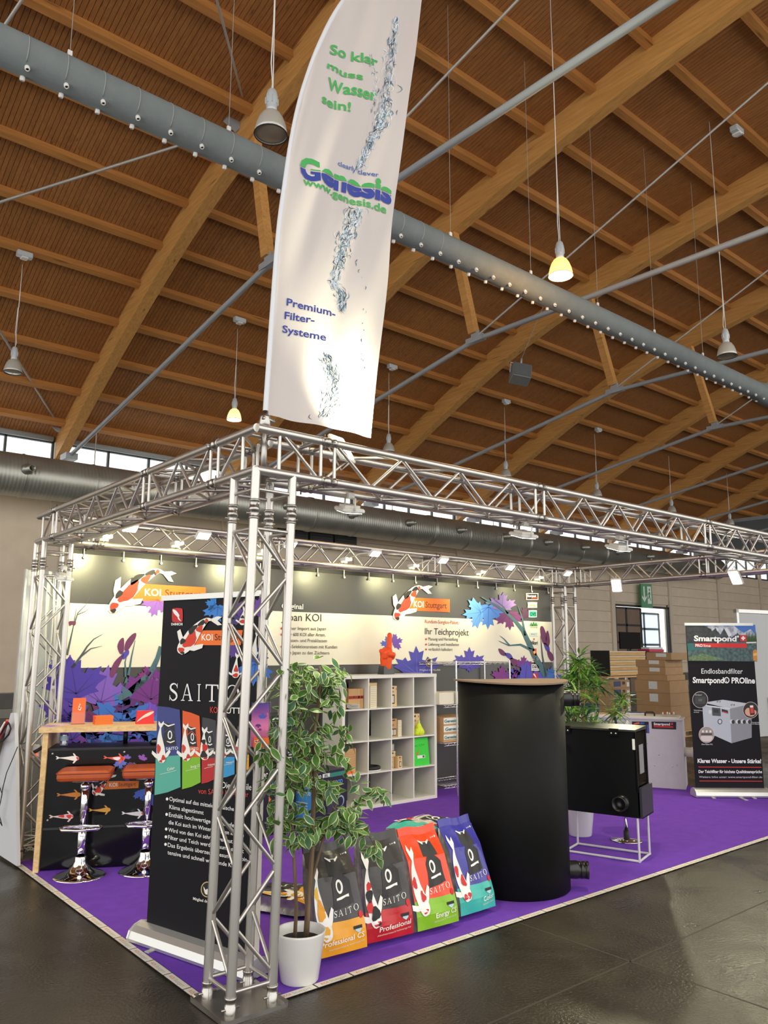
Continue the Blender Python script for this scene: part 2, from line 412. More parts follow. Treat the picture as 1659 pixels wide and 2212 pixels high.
for k in range(-2, 8):   # faint joints in the floor
    j = MB(); j.box(-8+k*5.0, -8+k*5.0+.012, -10, YW, 0, .0006); j.build('joint', mat('floor_joint', srgb(64,60,52), .7), floor)
for k in range(4):
    j = MB(); j.box(-10, 45, -.95-k*2.6, -.938-k*2.6, 0, .0006); j.build('joint', mat('floor_joint', srgb(64,60,52), .7), floor)
# ---- back wall: posts, boards, dado
m_board = mat('wall_board_paint', srgb(212,196,174), .7, 0, .05, 2.5, .1, 80, objvar=.05)
m_post = mat('wall_post_paint', srgb(206,192,172), .6)
m_dado = mat('dado_grey', srgb(92,90,86), .6, 0, .1, 3)
wl = MB(); wl.box(XMIN-3, ARCHX[8]+.12, YW+.06, YW+.2, 0, 5.35); wl.box(ARCHX[9]-.2, XMAX, YW+.06, YW+.2, 0, 5.35); wl.box(ARCHX[8]+.1, ARCHX[9]-.1, YW+.06, YW+.2, 3.62, 5.35)
wall_back = tag(wl.build('wall_back', m_post), kind='structure')
wl = MB(); wl.box(ARCHX[0]-3, XMAX, YW+.02, YW+.2, 6.56, 6.85); o = wl.build('eave_beam', m_purlin, wall_back)
bd = MB(); bd.box(0, SA-.24, 0, .05, .008, .402); bme = bd.mesh('wall_board', m_board)
for i, x in enumerate(ARCHX):
    p = MB(); p.box(x-.12, x+.12, YW-.06, YW+.1, 0, 6.45); p.build('post', m_post, wall_back)
    if i == len(ARCHX)-1: continue
    z = .84
    if i < 5:
        p = MB(); p.box(x+.12, x+SA-.12, YW+.01, YW+.06, .84, 5.34); p.build('wall_board', m_board, wall_back); z = 9
    while z < 5.3:
        if not (i == 8 and z < 3.55): inst(bme, 'wall_board', wall_back, (x+.12, YW+.01, z), None, (1, 1, 1))
        z += .41
    for z0, z1, mm in ((0,.30,m_dado),(.31,.50,mat('dado_light', srgb(138,136,126), .6)),(.51,.82,m_dado)):
        if i != 8:
            p = MB(); p.box(x+.12, x+SA-.12, YW, YW+.07, z0, z1); p.build('dado_board', mm, wall_back)
# ---- clerestory windows
m_frame = mat('window_frame_dark', srgb(58,62,62), .5)
m_pane = glass('window_glass', (.97, .99, 1.0), .9)
m_shade = mat('blind_roll', srgb(150,154,154), .6)
for i, x in enumerate(ARCHX[:-1]):
    fr = MB()
    for k in range(5):
        xx = x+.14+k*(SA-.28)/4; fr.box(xx-.025, xx+.025, YW+.04, YW+.12, 5.35, 6.50)
    fr.box(x+.14, x+SA-.14, YW+.04, YW+.12, 5.35, 5.42); fr.box(x+.14, x+SA-.14, YW+.04, YW+.12, 6.44, 6.50)
    w = tag(fr.build('window_%d' % (i+1), m_frame), kind='structure')
    for k in range(4):
        g = MB(); x0 = x+.14+k*(SA-.28)/4+.025; g.box(x0, x0+(SA-.28)/4-.05, YW+.07, YW+.085, 5.42, 6.44); g.build('pane', m_pane, w)
    s = MB(); s.tube((x+.18, YW-.04, 6.52), (x+SA-.18, YW-.04, 6.52), .065, 14); s.build('blind_roll', m_shade, w)
# ---- gate in the bay 8
d0, d1 = ARCHX[8]+.14, ARCHX[9]-.14
m_gate = mat('gate_frame_dark', srgb(46,48,50), .5); m_brown = mat('gate_panel_brown', srgb(128,108,92), .35, 0, .1, 3)
m_frost = mat('frosted_pane', (.80,.86,.92), .5, transl=.75); m_gateg = mat('gate_frame_grey', srgb(96,106,116), .5)
gt = MB(); gt.box(d0, d0+.08, YW-.02, YW+.1, 0, 3.62); gt.box(d1-.10, d1, YW-.02, YW+.1, 0, 3.62); gt.box(d0, d1, YW-.02, YW+.1, 3.54, 3.62)
door = tag(gt.build('door_1', m_gate), kind='structure')
def leafdoor(x0, x1, y, cols, m_f, m_p, rows=5, h=3.5):
    f = MB(); xs = [x0+(x1-x0)*c for c in cols]
    for xx in xs: f.box(xx-.05, xx+.05, y-.03, y+.03, .02, h)
    zs = [.02+(h-.04)*k/rows for k in range(rows+1)]
    for z in zs: f.box(x0, x1, y-.03, y+.03, z-.04 if z > .1 else z, z+.04)
    fo = f.build('door_leaf', m_f, door)
    for a, c in zip(xs, xs[1:]):
        for z0, z1 in zip(zs, zs[1:]):
            g = MB(); g.box(a+.05, c-.05, y-.008, y+.008, z0+.04, z1-.04); g.build('door_panel', m_p, fo)
leafdoor(d0+.08, d0+1.9, YW+.04, (0, .42, 1), m_gate, m_brown)
leafdoor(d0+1.95, d1-.12, YW+.45, (0, .28, .42, 1), m_gateg, m_frost, h=3.36)
# ---- grey partition further along the hall and the end wall
pw = MB(); pw.box(31.4, 31.6, -6, YW-.1, 5.75, 7.35); tag(pw.build('trim_2', mat('partition_grey', srgb(96,102,104), .6, 0, .04, 1.5)), kind='structure')
pw = MB(); pw.box(31.36, 31.64, -6, YW-.1, 7.35, 7.5); tag(pw.build('trim_1', m_greysteel), kind='structure')
pw = MB(); pw.box(XMAX, XMAX+.2, YMIN, YW, 0, 11.5); tag(pw.build('wall_end', mat('end_wall', srgb(150,140,124), .8)), kind='structure')
# ---- roof: deck planks, purlins, arches, ties
dk = MB()
ys = [14.63,14.2,13,11.5,10,8.5,7,5.5,4,2,0,-2,-4,-6,-8.2]
dk.grid(lambda u, v: (XMIN-.5+(XMAX-XMIN+.8)*u, ys[int(round(v*(len(ys)-1)))], zroof(ys[int(round(v*(len(ys)-1)))])+.19), 1, len(ys)-1)
ceiling = tag(dk.build('ceiling', m_dark), kind='structure')
PWID = .072
def plank_mesh(ya, yb):
    pb = MB(); yy = [ya]+[y for y in ys if yb+.05 < y < ya-.05]+[yb]; n = len(yy); w = PWID-.007; h = .02
    vs = []
    for y in yy:
        z = zroof(y)+.15
        vs += [(0,y,z+h),(0,y,z),(w,y,z),(w,y,z+h)]
    fs = [(4*i+k, 4*i+k+1, 4*i+k+5, 4*i+k+4) for i in range(n-1) for k in range(3)]
    pb.add(vs, fs); return pb
full = plank_mesh(14.62, -8.1).mesh('plank', m_plank)
x = -3.2; npl = 0
while npl < 290:
    inst(full, 'plank', ceiling, (x, 0, 0)); x += PWID; npl += 1
st = MB()
proto = plank_mesh(14.62, -8.1)
xx = x
while xx < XMAX:
    st.add([(v[0]+xx, v[1], v[2]) for v in proto.v], proto.f); xx += PWID
xx = -3.2-PWID
while xx > XMIN-.5:
    st.add([(v[0]+xx, v[1], v[2]) for v in proto.v], proto.f); xx -= PWID
tag(st.build('plank_field', m_plank, ceiling), kind='stuff')
# purlins
PY = [13.85,12.93,11.93,10.95,9.95,9.0,8.0,6.95,5.87,4.75,3.65,2.62,1.6,.45,-.7,-1.9,-3.1,-4.4,-5.7,-7.0]
pu = MB(); pu.box(.11, SA-.11, -.06, .06, 0, .16); pume = pu.mesh('purlin', m_purlin)
for xk in ARCHX[:-1]:
    for y in PY:
        inst(pume, 'purlin', ceiling, (xk, y, zroof(y)+.0), (math.atan((zroof(y-.3)-zroof(y+.3))/-.6), 0, 0))
# glulam arches
ab = MB(); n = 0; vs = []
ya = [14.6-k*.57 for k in range(41)]
for y in ya:
    sl = (zroof(y-.2)-zroof(y+.2))/-.4; nx = math.hypot(1, sl); ny, nzz = -sl/nx, 1/nx
    z = zroof(y)
    for hx, dn in ((-.11,-.36),(.11,-.36),(.11,.27),(-.11,.27)): vs.append((hx, y+ny*dn, z+nzz*dn))
ab.add(vs, [(4*i+k, 4*i+(k+1) % 4, 4*i+4+(k+1) % 4, 4*i+4+k) for i in range(len(ya)-1) for k in range(4)])
ame = ab.mesh('roof_arch', m_glulam)
NY, NZ = 5.37, 7.31
brk = MB(); brk.box(-.05, .05, -.2, .22, -.05, .05); brk.box(-.03, .03, -.06, .1, .03, .16); brme = brk.mesh('tie_bracket', m_greysteel)
for xk in ARCHX:
    inst(ame, 'roof_arch', ceiling, (xk, 0, 0))
    rod(ceiling, 'tie_rod', (xk, 13.9, 5.98), (xk, NY, NZ), .045, m_greysteel, 12)
    rod(ceiling, 'tie_rod', (xk, NY, NZ), (xk, -8, 7.0), .045, m_greysteel, 12)
    inst(brme, 'tie_bracket', ceiling, (xk, NY, NZ))
    s = MB(); s.hexa([(xk-.07,NY-.03,NZ+.12),(xk+.07,NY-.03,NZ+.12),(xk+.07,NY+.13,NZ+.12),(xk-.07,NY+.13,NZ+.12),(xk-.07,NY+.50,9.75),(xk+.07,NY+.50,9.75),(xk+.07,NY+.66,9.75),(xk-.07,NY+.66,9.75)])
    s.build('strut', m_glulam, ceiling)
    p = MB(); p.box(xk-.13, xk+.13, 13.55, 13.95, 5.92, 6.06); p.build('foot_plate', m_greysteel, ceiling)
# thin wind bracing
m_rod = mat('thin_rod_steel', srgb(168,166,160), .4, .3)
for xk in ARCHX[2:9]:
    rod(ceiling, 'wind_brace', (xk, NY, NZ+.05), (xk+1.9, -.6, 11.15), .018, m_rod, 8)
rod(ceiling, 'wind_brace', (XA-.1, 6.3, 10.0), (-1.5, 8.9, 7.35), .022, m_rod, 8)
rod(ceiling, 'wind_brace', (XA-.12, 6.05, 10.2), (1.5, 4.0, 9.75), .018, m_rod, 8)
rod(ceiling, 'wind_brace', (XA-.1, 14.2, 6.75), (-.1, 10.2, 8.35), .022, m_rod, 8)
br2 = MB(); br2.box(-.22, .02, -.06, .06, -.07, .07); b2me = br2.mesh('brace_shoe', m_greysteel)
for p in ((XA-.11, 6.28, 9.98), (XA-.11, 6.0, 10.15), (XA-.11, 14.2, 6.72)): inst(b2me, 'brace_shoe', ceiling, p, (0, .4, 0))
# ================================================================== ducts, lamps and fittings of the hall
m_spiral = mat('galvanised_duct', srgb(164,164,156), .36, .7, .12, 2.2, 0)
nt = m_spiral.node_tree; b = nt.nodes['Principled BSDF']
tc = [n for n in nt.nodes if n.type == 'TEX_COORD'][0]
wv = nt.nodes.new('ShaderNodeTexWave'); wv.inputs['Scale'].default_value = 4.2; wv.bands_direction = 'X'; wv.inputs['Distortion'].default_value = 0
nt.links.new(tc.outputs['Object'], wv.inputs['Vector'])
bp = nt.nodes.new('ShaderNodeBump'); bp.inputs['Strength'].default_value = .35; bp.inputs['Distance'].default_value = .01
nt.links.new(wv.outputs['Fac'], bp.inputs['Height']); nt.links.new(bp.outputs[0], b.inputs['Normal'])
DY, DZ, DR = 13.25, 5.33, .45
md = thing('spiral_duct', 'long galvanised spiral air duct running along the back wall below the windows', 'duct', (0, DY, DZ))
t = MB(); t.tube((-12, 0, 0), (31.3, 0, 0), DR, 40); t.build('pipe', m_spiral, md)
rg = MB(); rg.lathe([(DR+.002,-.05),(DR+.018,-.04),(DR+.018,-.015),(DR+.004,-.005),(DR+.004,.005),(DR+.018,.015),(DR+.018,.04),(DR+.002,.05)], 40, M=Matrix.Rotation(math.pi/2, 3, 'Y')); rgm = rg.mesh('flange', m_spiral)
r1 = MB(); r1.lathe([(DR+.001,-.02),(DR+.012,-.01),(DR+.012,.01),(DR+.001,.02)], 40, M=Matrix.Rotation(math.pi/2, 3, 'Y')); r1m = r1.mesh('band', m_spiral)
for k in range(-7, 21):
    X = .65+k*1.45; inst(rgm if k % 3 == 0 else r1m, 'flange' if k % 3 == 0 else 'band', md, (X, 0, 0))
nzb = MB(); nzb.lathe([(.11,0),(.11,.08),(.075,.10),(.075,.24),(.06,.24),(.06,.02)], 18); nzb.lathe([(.06,.05),(0,.05)], 18, mi=1)
nzm = nzb.mesh('nozzle', [m_spiral, mat('nozzle_inside', (.01,.01,.01), .8)])
for k in range(-4, 14):
    X = 2.08+k*2.09; inst(nzm, 'nozzle', md, (X, -DR*.96, .05), Euler((math.pi/2, 0, .25)))
for k in range(-2, 7):
    rod(md, 'hanger', (XA+SA*k+.4, 0, DR), (XA+SA*k+.4, 0, 1.2), .012, m_rod, 6)
# grey fabric duct with nozzles
m_fab = mat('grey_duct_fabric', srgb(118,126,126), .85, 0, .07, 5, .3, 30)
m_seam = mat('duct_seam', srgb(158,164,162), .7)
m_white = mat('white_plastic', srgb(226,226,222), .45)
FY, FZ, FR = 2.85, 6.89, .170
fd = thing('fabric_duct', 'grey fabric air duct with rows of white nozzles hanging under the roof', 'duct', (0, FY, FZ))
t = MB(); prof = [(-9,FR),(12.2,FR),(12.9,FR*1.0),(13.2,FR*1.25),(13.4,FR*1.28),(14.5,FR*1.22),(40,FR*1.2)]
t.path([(x, 0, 0) for x, r in prof], [r for x, r in prof], 28); t.build('duct_tube', m_fab, fd)
sm_ = MB()
for a in range(16):
    A = math.radians(-40+a*170/15); 
sm_.path([(0, math.cos(math.radians(a))*(FR+.001), math.sin(math.radians(a))*(FR+.001)) for a in range(60, 231, 10)], .004, 5); smm = sm_.mesh('seam', m_seam)
for k in range(18): inst(smm, 'seam', fd, (-1.5+k*.33, 0, 0))
nb = MB(); nb.lathe([(.021,0),(.023,.03),(.018,.042),(.013,.042),(.013,.025)], 12); nb.lathe([(.013,.03),(0,.03)], 12, mi=1); nbm = nb.mesh('nozzle', [m_white, mat('nozzle_inside', (.01,.01,.01), .8)])
for k in range(46):
    X = -1.09+k*.33
    r = FR*.98
    for A in (math.radians(243), math.radians(288)):
        d = Vector((0, math.cos(A), math.sin(A))); inst(nbm, 'nozzle', fd, d*r+Vector((X+(0 if A < 4 else -.06), 0, 0)), d.to_track_quat('Z', 'X'))
for k in range(-1, 8):
    X = -.46+k*1.62; rod(fd, 'hanger', (X, 0, FR), (X, 0, zroof(FY)-FZ), .004, m_rod, 5)
    c = MB(); c.box(X-.02, X+.02, -.01, .01, FR-.02, FR+.09); c.build('clip', m_white, fd)
# high-bay pendant lamps
m_lampgrey = mat('lamp_housing', srgb(190,198,202), .4, .2); m_bell = mat('lamp_bell', srgb(214,214,204), .35, .35, transl=.15)
m_glassoff = mat('lamp_glass_off', srgb(150,140,124), .2, .2); m_black = mat('black_rubber', srgb(26,26,26), .6)
m_on_o = mat('lamp_glass_orange', (1.0,.66,.30), .3, emit=9.); m_on_w = mat('lamp_glass_warm', (1.0,.90,.70), .3, emit=10.)
m_bell_lit = mat('lamp_bell_lit', srgb(226,214,190), .4, transl=.55)
def lamp(x, y, z, label, glassm, top):
    L = thing('pendant_lamp', label, 'lamp', (x, y, z), rnd.random(), 'high-bay pendant lamps of the hall')
    a = MB(); a.lathe([(.055,.235),(.085,.215),(.115,.165),(.138,.10),(.150,.04),(.155,0),(.150,0),(.142,.04),(.128,.10),(.10,.16),(.06,.21)], 32); a.build('shade', m_bell if glassm is m_glassoff else m_bell_lit, L)
    h = MB(); h.lathe([(.001,.47),(.03,.47),(.042,.455),(.055,.40),(.058,.34),(.05,.27),(.056,.23),(.001,.23)], 20)
    for k in range(8):
        aa = k*math.pi/4; h.box(.054*math.cos(aa)-.007, .054*math.cos(aa)+.007, .054*math.sin(aa)-.007, .054*math.sin(aa)+.007, .31, .38)
    h.build('housing', m_lampgrey, L)
    g = MB(); g.lathe([(.148,.010),(.10,-.002),(.0,-.008)], 28); g.build('glass', glassm, L)
    r = MB(); r.path([(.154*math.cos(k*.2618), .154*math.sin(k*.2618), 0) for k in range(24)], .006, 6, closed=True); r.build('rim', m_black if glassm is m_glassoff else m_bell, L)
    c = MB(); H = top-z
    c.path([(0,.012,.46),(.025,.02,.56),(-.015,.01,.75),(-.01,0,1.2),(.005,0,H*.6),(0,0,H)], .006, 6); c.path([(0,-.01,.46),(-.003,-.005,1.0),(0,0,1.6),(0,0,H)], .005, 6); c.build('cable', m_white, L)
    return L
lamp(1.12, 1.93, 6.53, 'unlit bell-shaped pendant lamp with dark rim beside the tall flag', m_glassoff, zroof(1.9)+.1)
L = lamp(5.46, 1.92, 6.53, 'pendant lamp glowing bright orange above the fabric duct', m_on_o, zroof(1.9)+.1)
lamp(9.80, 1.90, 6.53, 'unlit pendant lamp over the thicker end of the fabric duct', m_glassoff, zroof(1.9)+.1)
zz = 6.53; zt2 = zroof(10.3)+.1
lamp(1.08, 10.35, zz, 'unlit pendant lamp hanging above the window strip near the wooden arch', m_glassoff, zt2)
lamp(5.45, 10.37, zz, 'pendant lamp lit warm white behind the flagpole foot', m_on_w, zt2)
for i, X in enumerate((9.7, 14.0, 18.3, 22.7, 26.9)):
    lamp(X, 10.35, zz, 'unlit pendant lamp, '+('next to','second from','third from','fourth from','fifth from')[i]+' the warm white one in the back row', m_glassoff, zt2)
def point(parent, loc, col, e, r=.12, spot=None, rot=None, blend=.6, name='bulb'):
    l = bpy.data.lights.new(name, 'SPOT' if spot else 'POINT'); l.energy = e; l.color = col; l.shadow_soft_size = r
    if spot: l.spot_size = math.radians(spot); l.spot_blend = blend
    o = bpy.data.objects.new(name, l); COL.objects.link(o); o.parent = parent; o.location = loc
    if rot is not None: o.rotation_euler = rot
    return o
point(L, (0, 0, -.06), (1.0,.55,.2), 60, .13); point(L, (0, 0, .10), (1.0,.48,.14), 10, .03)
# small junction boxes and a fluorescent tube under the roof boards
for k, X in enumerate((1.0, 5.25, 9.45, 13.6, 17.9)):
    t = thing('junction_box', 'small grey cable box on the purlin above the '+('unlit lamp by the window strip','warm white lamp','lamp next to the warm white one','second lamp from the warm white one','third lamp from the warm white one')[k], 'electrical box', (X, 9.93, zroof(9.93)-.03), 0, 'lamp cable boxes on the purlins')
    q = MB(); q.rbox(-.13, .13, -.06, .06, -.10, 0, .02); q.build('housing', m_lampgrey, t)
    q = MB(); q.rbox(-.06, .06, -.065, .065, -.13, -.10, .02); q.build('cover', m_white, t)
X = 9.45; q = thing('junction_box', 'small grey box on the roof purlin beside the thin steel rod', 'electrical box', (10.2, 1.62, zroof(1.62)-.03)); w = MB(); w.rbox(-.13,.13,-.07,.07,-.1,0,.02); w.build('housing', m_lampgrey, q); w = MB(); w.rbox(-.05,.05,-.075,.075,-.13,-.1,.02); w.build('cover', m_white, q)
t = thing('fluorescent_light', 'slim white tube light fixed along a roof bay near the arch', 'light', (.95, 9.5, zroof(9.5)+.20))
q = MB(); q.box(-.48, .48, -.035, .035, 0, .06); q.build('tray', m_lampgrey, t); q = MB(); q.tube((-.46, 0, -.02), (.46, 0, -.02), .018, 8); q.build('tube', m_white, t)
# loudspeaker box hanging from the roof
t = thing('loudspeaker', 'grey box loudspeaker hanging tilted from the roof on a bracket', 'speaker', (9.75, 6.2, 7.40), math.radians(-35))
t.rotation_euler = (math.radians(-18), math.radians(10), math.radians(-35))
q = MB(); q.rbox(-.2, .2, -.16, .16, -.17, .17, .03); q.build('cabinet', mat('speaker_grey', srgb(120,124,124), .6), t)
q = MB(); q.box(-.18, .18, -.172, -.158, -.15, .15); q.build('grille', mat('speaker_grille', srgb(92,98,100), .7, 0, .2, 90), t)
q = MB(); q.path([(-.22,0,0),(-.22,0,.26),(.22,0,.26),(.22,0,0)], .014, 6); q.tube((0,0,.26),(0,0,.42),.02,8); q.build('yoke', m_lampgrey, t)
rod(t, 'cable', (0, 0, .42), (.5, .2, 2.4), .006, m_rod, 5)
# louvred air units on the wall below the duct
for k in range(3):
    x0 = 9.1+k*.86
    t = thing('air_unit', 'dark louvred air unit under the spiral duct, '+('nearest the bar side','between its two twins','nearest the gate side')[k], 'air unit', (x0, YW, 4.62), 0, 'louvred air units on the back wall')
    q = MB(); q.box(0, .78, -.42, -.056, 0, .5); q.build('casing', mat('unit_dark', srgb(52,54,54), .6), t)
    for j in range(6):
        q = MB(); q.hexa([(.04,-.46,.05+j*.07),(.74,-.46,.05+j*.07),(.74,-.42,.08+j*.07),(.04,-.42,.08+j*.07),(.04,-.46,.06+j*.07),(.74,-.46,.06+j*.07),(.74,-.42,.09+j*.07),(.04,-.42,.09+j*.07)]); q.build('louvre', mat('unit_louvre', srgb(70,72,72), .5), t)
# exit sign
xs = at(1386, 1285, 'y', YW-.25)
t = thing('exit_sign', 'green emergency exit sign with arrow and running figure above the gate', 'sign', (xs.x, YW-.25, xs.z), math.radians(-18))
q = MB(); q.box(-.02, .55, .0, .06, -.52, .46); q.build('sign_box', mat('exit_green', srgb(38,112,68), .4, emit=.12), t)
P = Print(lambda x, y, l: Vector((x, -.002-.001*l, y)))
W_ = (225,235,222)
P.poly([(.10,.36),(.17,.36),(.17,-.12),(.25,-.02),(.25,-.12),(.135,-.30),(.02,-.12),(.02,-.02),(.10,-.12)], W_)
P.rect(.30, -.36, .50, .36, W_)
P.poly([(.36,.10),(.42,.14),(.47,.02),(.45,.0),(.42,.08),(.42,-.06),(.47,-.22),(.44,-.24),(.39,-.08),(.35,-.16),(.31,-.16),(.31,-.12),(.34,-.12),(.37,.0),(.37,.06),(.33,.0),(.31,.02)], (38,112,68), 2); P.circ(.41, .22, .03, .05, (38,112,68), 2)
P.build('pictogram', t)
rod(t, 'hanger', (.26, .03, .40), (.26, .36, .45), .015, m_rod, 6)
# ================================================================== exhibition stand: carpet, edge tape, truss
D_, W_B, ZT, ZC = 3.73, 7.668, 3.008, 2.546
H = .12
m_carpet = mat('purple_carpet', srgb(118,72,188), .95, 0, .07, 9, .5, 420, spec=.1)
cp = MB(); cp.box(-.14, W_B+.16, -.06, D_+.42, .0005, .006)
carpet = tag(cp.build('carpet', m_carpet), 'purple needle-felt carpet covering the floor of the exhibition stand', 'carpet')
# edge tape: black strip with white labels
m_tapeb = mat('tape_black', srgb(30,28,28), .5); m_tapew = mat('tape_white', srgb(228,222,210), .45)
TL, LW = .2402, .055
lb = MB(); lb.box(.004, TL-.006, .003, LW-.003, .0015, .0022); lbm = lb.mesh('tape_label', m_tapew)
P = Print(lambda x, y, l: Vector((x, y, .0024)))
P.text('KOI', (.035,.016), (.080,.016), (.035,.038), (214,110,84), bold=.01); P.text('Stuttgart', (.093,.014), (.205,.014), (.093,.040), (168,160,154))
ltms = [q.mesh('lettering', m) for q, m in P.texts]
def tape(label, loc, rot, n, dx0):
    t = thing('edge_tape', label, 'tape', loc, rot)
    s = MB(); s.box(dx0-.3, dx0+n*TL, -.001, LW+.001, .0002, .0015); s.build('strip', m_tapeb, t)
    for k in range(n):
        o = inst(lbm, 'tape_label', t, (dx0+k*TL, 0, .0)); [inst(m_, 'lettering', o) for m_ in ltms]
tape('white branded edge tape along the carpet front before the feed bags', (0, -.099, .006), 0, 32, .1404)
tape('white branded edge tape beside the carpet running past the banner stand to the bar', (-.1936, 3.46, .006), -math.pi/2, 15, 0)
m_alu = mat('truss_aluminium', srgb(196,192,186), .32, .86, .03, 3)
m_alud = mat('coupler_aluminium', srgb(176,172,166), .30, 1.0)
slv = MB(); slv.lathe([(.0255,-.055),(.029,-.055),(.029,-.045),(.0265,-.043),(.0265,-.012),(.030,-.010),(.030,.010),(.0265,.012),(.0265,.043),(.029,.045),(.029,.055),(.0255,.055)], 16)
slv.tube((-.045,0,-.026),(.045,0,-.026),.005,6); slv.tube((0,-.045,.026),(0,.045,.026),.005,6)
slm = slv.mesh('coupler', m_alud)
BR = .0105
def tower(label, loc, tilt=(0,0,0)):
    t = thing('truss_tower', label, 'truss', loc, 0, 'truss towers of the stand'); t.rotation_euler = tilt
    pl = MB(); pl.rbox(-.19, .19, -.19, .19, .0085, .016, .03); pl.build('base_plate', mat('plate_steel', srgb(160,156,150), .35, .9, .1, 6, rvar=.1), t)
    legs = {'L': (-H, H), 'F': (-H, -H), 'R': (H, -H), 'B': (H, H)}
    foot = MB(); foot.lathe([(.03,.014),(.03,.06),(.027,.062),(.027,.085),(.03,.088),(.03,.1),(.025,.1)], 16); foot.tube((-.05,0,.045),(.05,0,.045),.006,6); fm_ = foot.mesh('spigot', m_alud)
    for k, (x, y) in legs.items():
        rod(t, 'leg', (x, y, .014), (x, y, ZC+.23), .025, m_alu, 18); inst(fm_, 'spigot', t, (x, y, 0)); inst(slm, 'coupler', t, (x, y, ZC))
    a0, b0, st = .413, .158, .51
    for A, B in (('L','F'),('F','R'),('R','B'),('B','L')):
        pa, pb = Vector((*legs[A], 0)), Vector((*legs[B], 0))
        if A == 'R': a_, b_ = b0, a0
        else: a_, b_ = a0, b0
        if A == 'B': a_, b_ = b0, a0
        ev = sorted([(a_+st*k, 0) for k in range(-1, 6)]+[(b_+st*k, 1) for k in range(-1, 6)])
        ev = [e for e in ev if .1 < e[0] < 2.46]
        d = (pb-pa).normalized()*.022
        for (z0, s0), (z1, s1) in zip(ev, ev[1:]):
            p, q = (pa+d, pb-d) if s0 == 0 else (pb-d, pa+d)
            rod(t, 'brace', p+Vector((0,0,z0+.02)), q+Vector((0,0,z1-.02)), BR, m_alu, 10)
        for z in (.115, 2.44, 2.66): rod(t, 'brace', pa+d+Vector((0,0,z)), pb-d+Vector((0,0,z)), BR, m_alu, 10)
    return t
tower('aluminium truss tower standing at the stand corner between banner stand and potted fig', (-.034, .019, 0), (.0066, .0133, 0))
tower('aluminium truss tower at the end of the bar beside the white panels', (0, D_, 0))
tower('aluminium truss tower behind the bamboo at the end of the big backdrop', (W_B, D_, 0))
tower('aluminium truss tower holding the outer corner past the pond filter banner stand', (W_B, 0, 0))
def beam(label, p0, axis, length, couplers, ins0=.12, ins1=.12, outer=-1):
    """square truss beam; axis 'x' or 'y'; p0 = centre of the first corner on the floor plan"""
    t = thing('truss_beam', label, 'truss', (p0[0], p0[1], ZT), 0, 'overhead truss beams of the stand')
    def V(a, b, z): return Vector((a, b, z)) if axis == 'x' else Vector((b, a, z))
    for s in (-1, 1):
        e = H if s == outer else -H
        for z in (0, -.24): rod(t, 'chord', V(-e, s*H, z), V(length+e, s*H, z), .025, m_alu, 16)
    for c in couplers:
        for s in (-1, 1):
            for z in (0, -.24):
                o = inst(slm, 'coupler', t, V(c, s*H, z), Euler((0, math.pi/2, 0)) if axis == 'x' else Euler((math.pi/2, 0, 0)))
    cs = [-.02]+list(couplers)+[length+.02]
    for a, b in zip(cs, cs[1:]):
        a2, b2 = a+.07, b-.07
        if b2-a2 < .15: continue
        for s in (-1, 1):
            for e in (a2-.02, b2+.02): rod(t, 'brace', V(e, s*H, -.02), V(e, s*H, -.22), BR, m_alu, 8)
        for z in (0, -.24):
            for e in (a2-.02, b2+.02): rod(t, 'brace', V(e, -H+.02, z), V(e, H-.02, z), BR, m_alu, 8)
        n = max(1, round((b2-a2)/.245)); st = (b2-a2)/n
        for k in range(n):
            u0, u1 = a2+k*st+.012, a2+(k+1)*st-.012; up = k % 2 == 0
            for s in (-1, 1):
                f = up if s == -1 else not up
                rod(t, 'brace', V(u0, s*H, -.02 if f else -.22), V(u1, s*H, -.22 if f else -.02), BR, m_alu, 8)
            for z in (0, -.24):
                f = up if z == 0 else not up
                rod(t, 'brace', V(u0, (-H+.02) if f else (H-.02), z), V(u1, (H-.02) if f else (-H+.02), z), BR, m_alu, 8)
    return t
beam('long aluminium truss beam over the stand front carrying the flag', (0, 0), 'x', W_B, (.367, 2.34, 4.85, 7.30), outer=-1)
beam('short aluminium truss beam over the bar side of the stand', (0, 0), 'y', D_, (.37, 1.37, 3.36), outer=-1)
beam('long aluminium truss beam above the printed koi backdrop', (0, D_), 'x', W_B, (.367, 2.34, 4.85, 7.30), outer=1)
beam('short aluminium truss beam with two glaring floodlights above the cardboard boxes', (W_B, 0), 'y', D_, (.37, 1.37, 3.36), outer=1)
# ------------------------------------------------------------------ floodlights
m_fbody = mat('flood_white', srgb(224,222,214), .4); m_lens = mat('flood_lens_on', (1.0,.95,.80), .3, emit=16.); m_lensd = mat('flood_lens_edge', srgb(214,214,204), .2)
flb = MB(); flb.rbox(-.11, .11, -.075, .075, 0, .028, .015); flb.box(-.07, .07, -.05, .05, .025, .045); flbm = flb.mesh('flood_body', m_fbody)
fll = MB(); fll.box(-.09, .09, -.058, .058, -.004, .001); fllm = fll.mesh('flood_lens', m_lens)
brb = MB(); brb.path([(-.12,0,.015),(-.12,0,.09),(.12,0,.09),(.12,0,.015)], .006, 6); brb.box(-.03,.03,-.02,.02,.085,.12); brbm = brb.mesh('flood_bracket', m_fbody)
def flood(label, loc, aim, energy, spot=125, lens=None, group='white LED floodlights on the truss', col=FLOOD_COL, spin=0.):
    d = (Vector(aim)-Vector(loc)).normalized()
    t = thing('floodlight', label, 'floodlight', loc, 0, group)
    t.rotation_euler = ((-d).to_track_quat('Z', 'X') @ Euler((0,0,spin)).to_quaternion()).to_euler()
    inst(flbm, 'housing', t); o = inst(fllm, 'lens', t); inst(brbm, 'bracket', t)
    if energy: point(t, (0, 0, -.02), col, energy, .06, spot, None, .5, 'led')
    return t
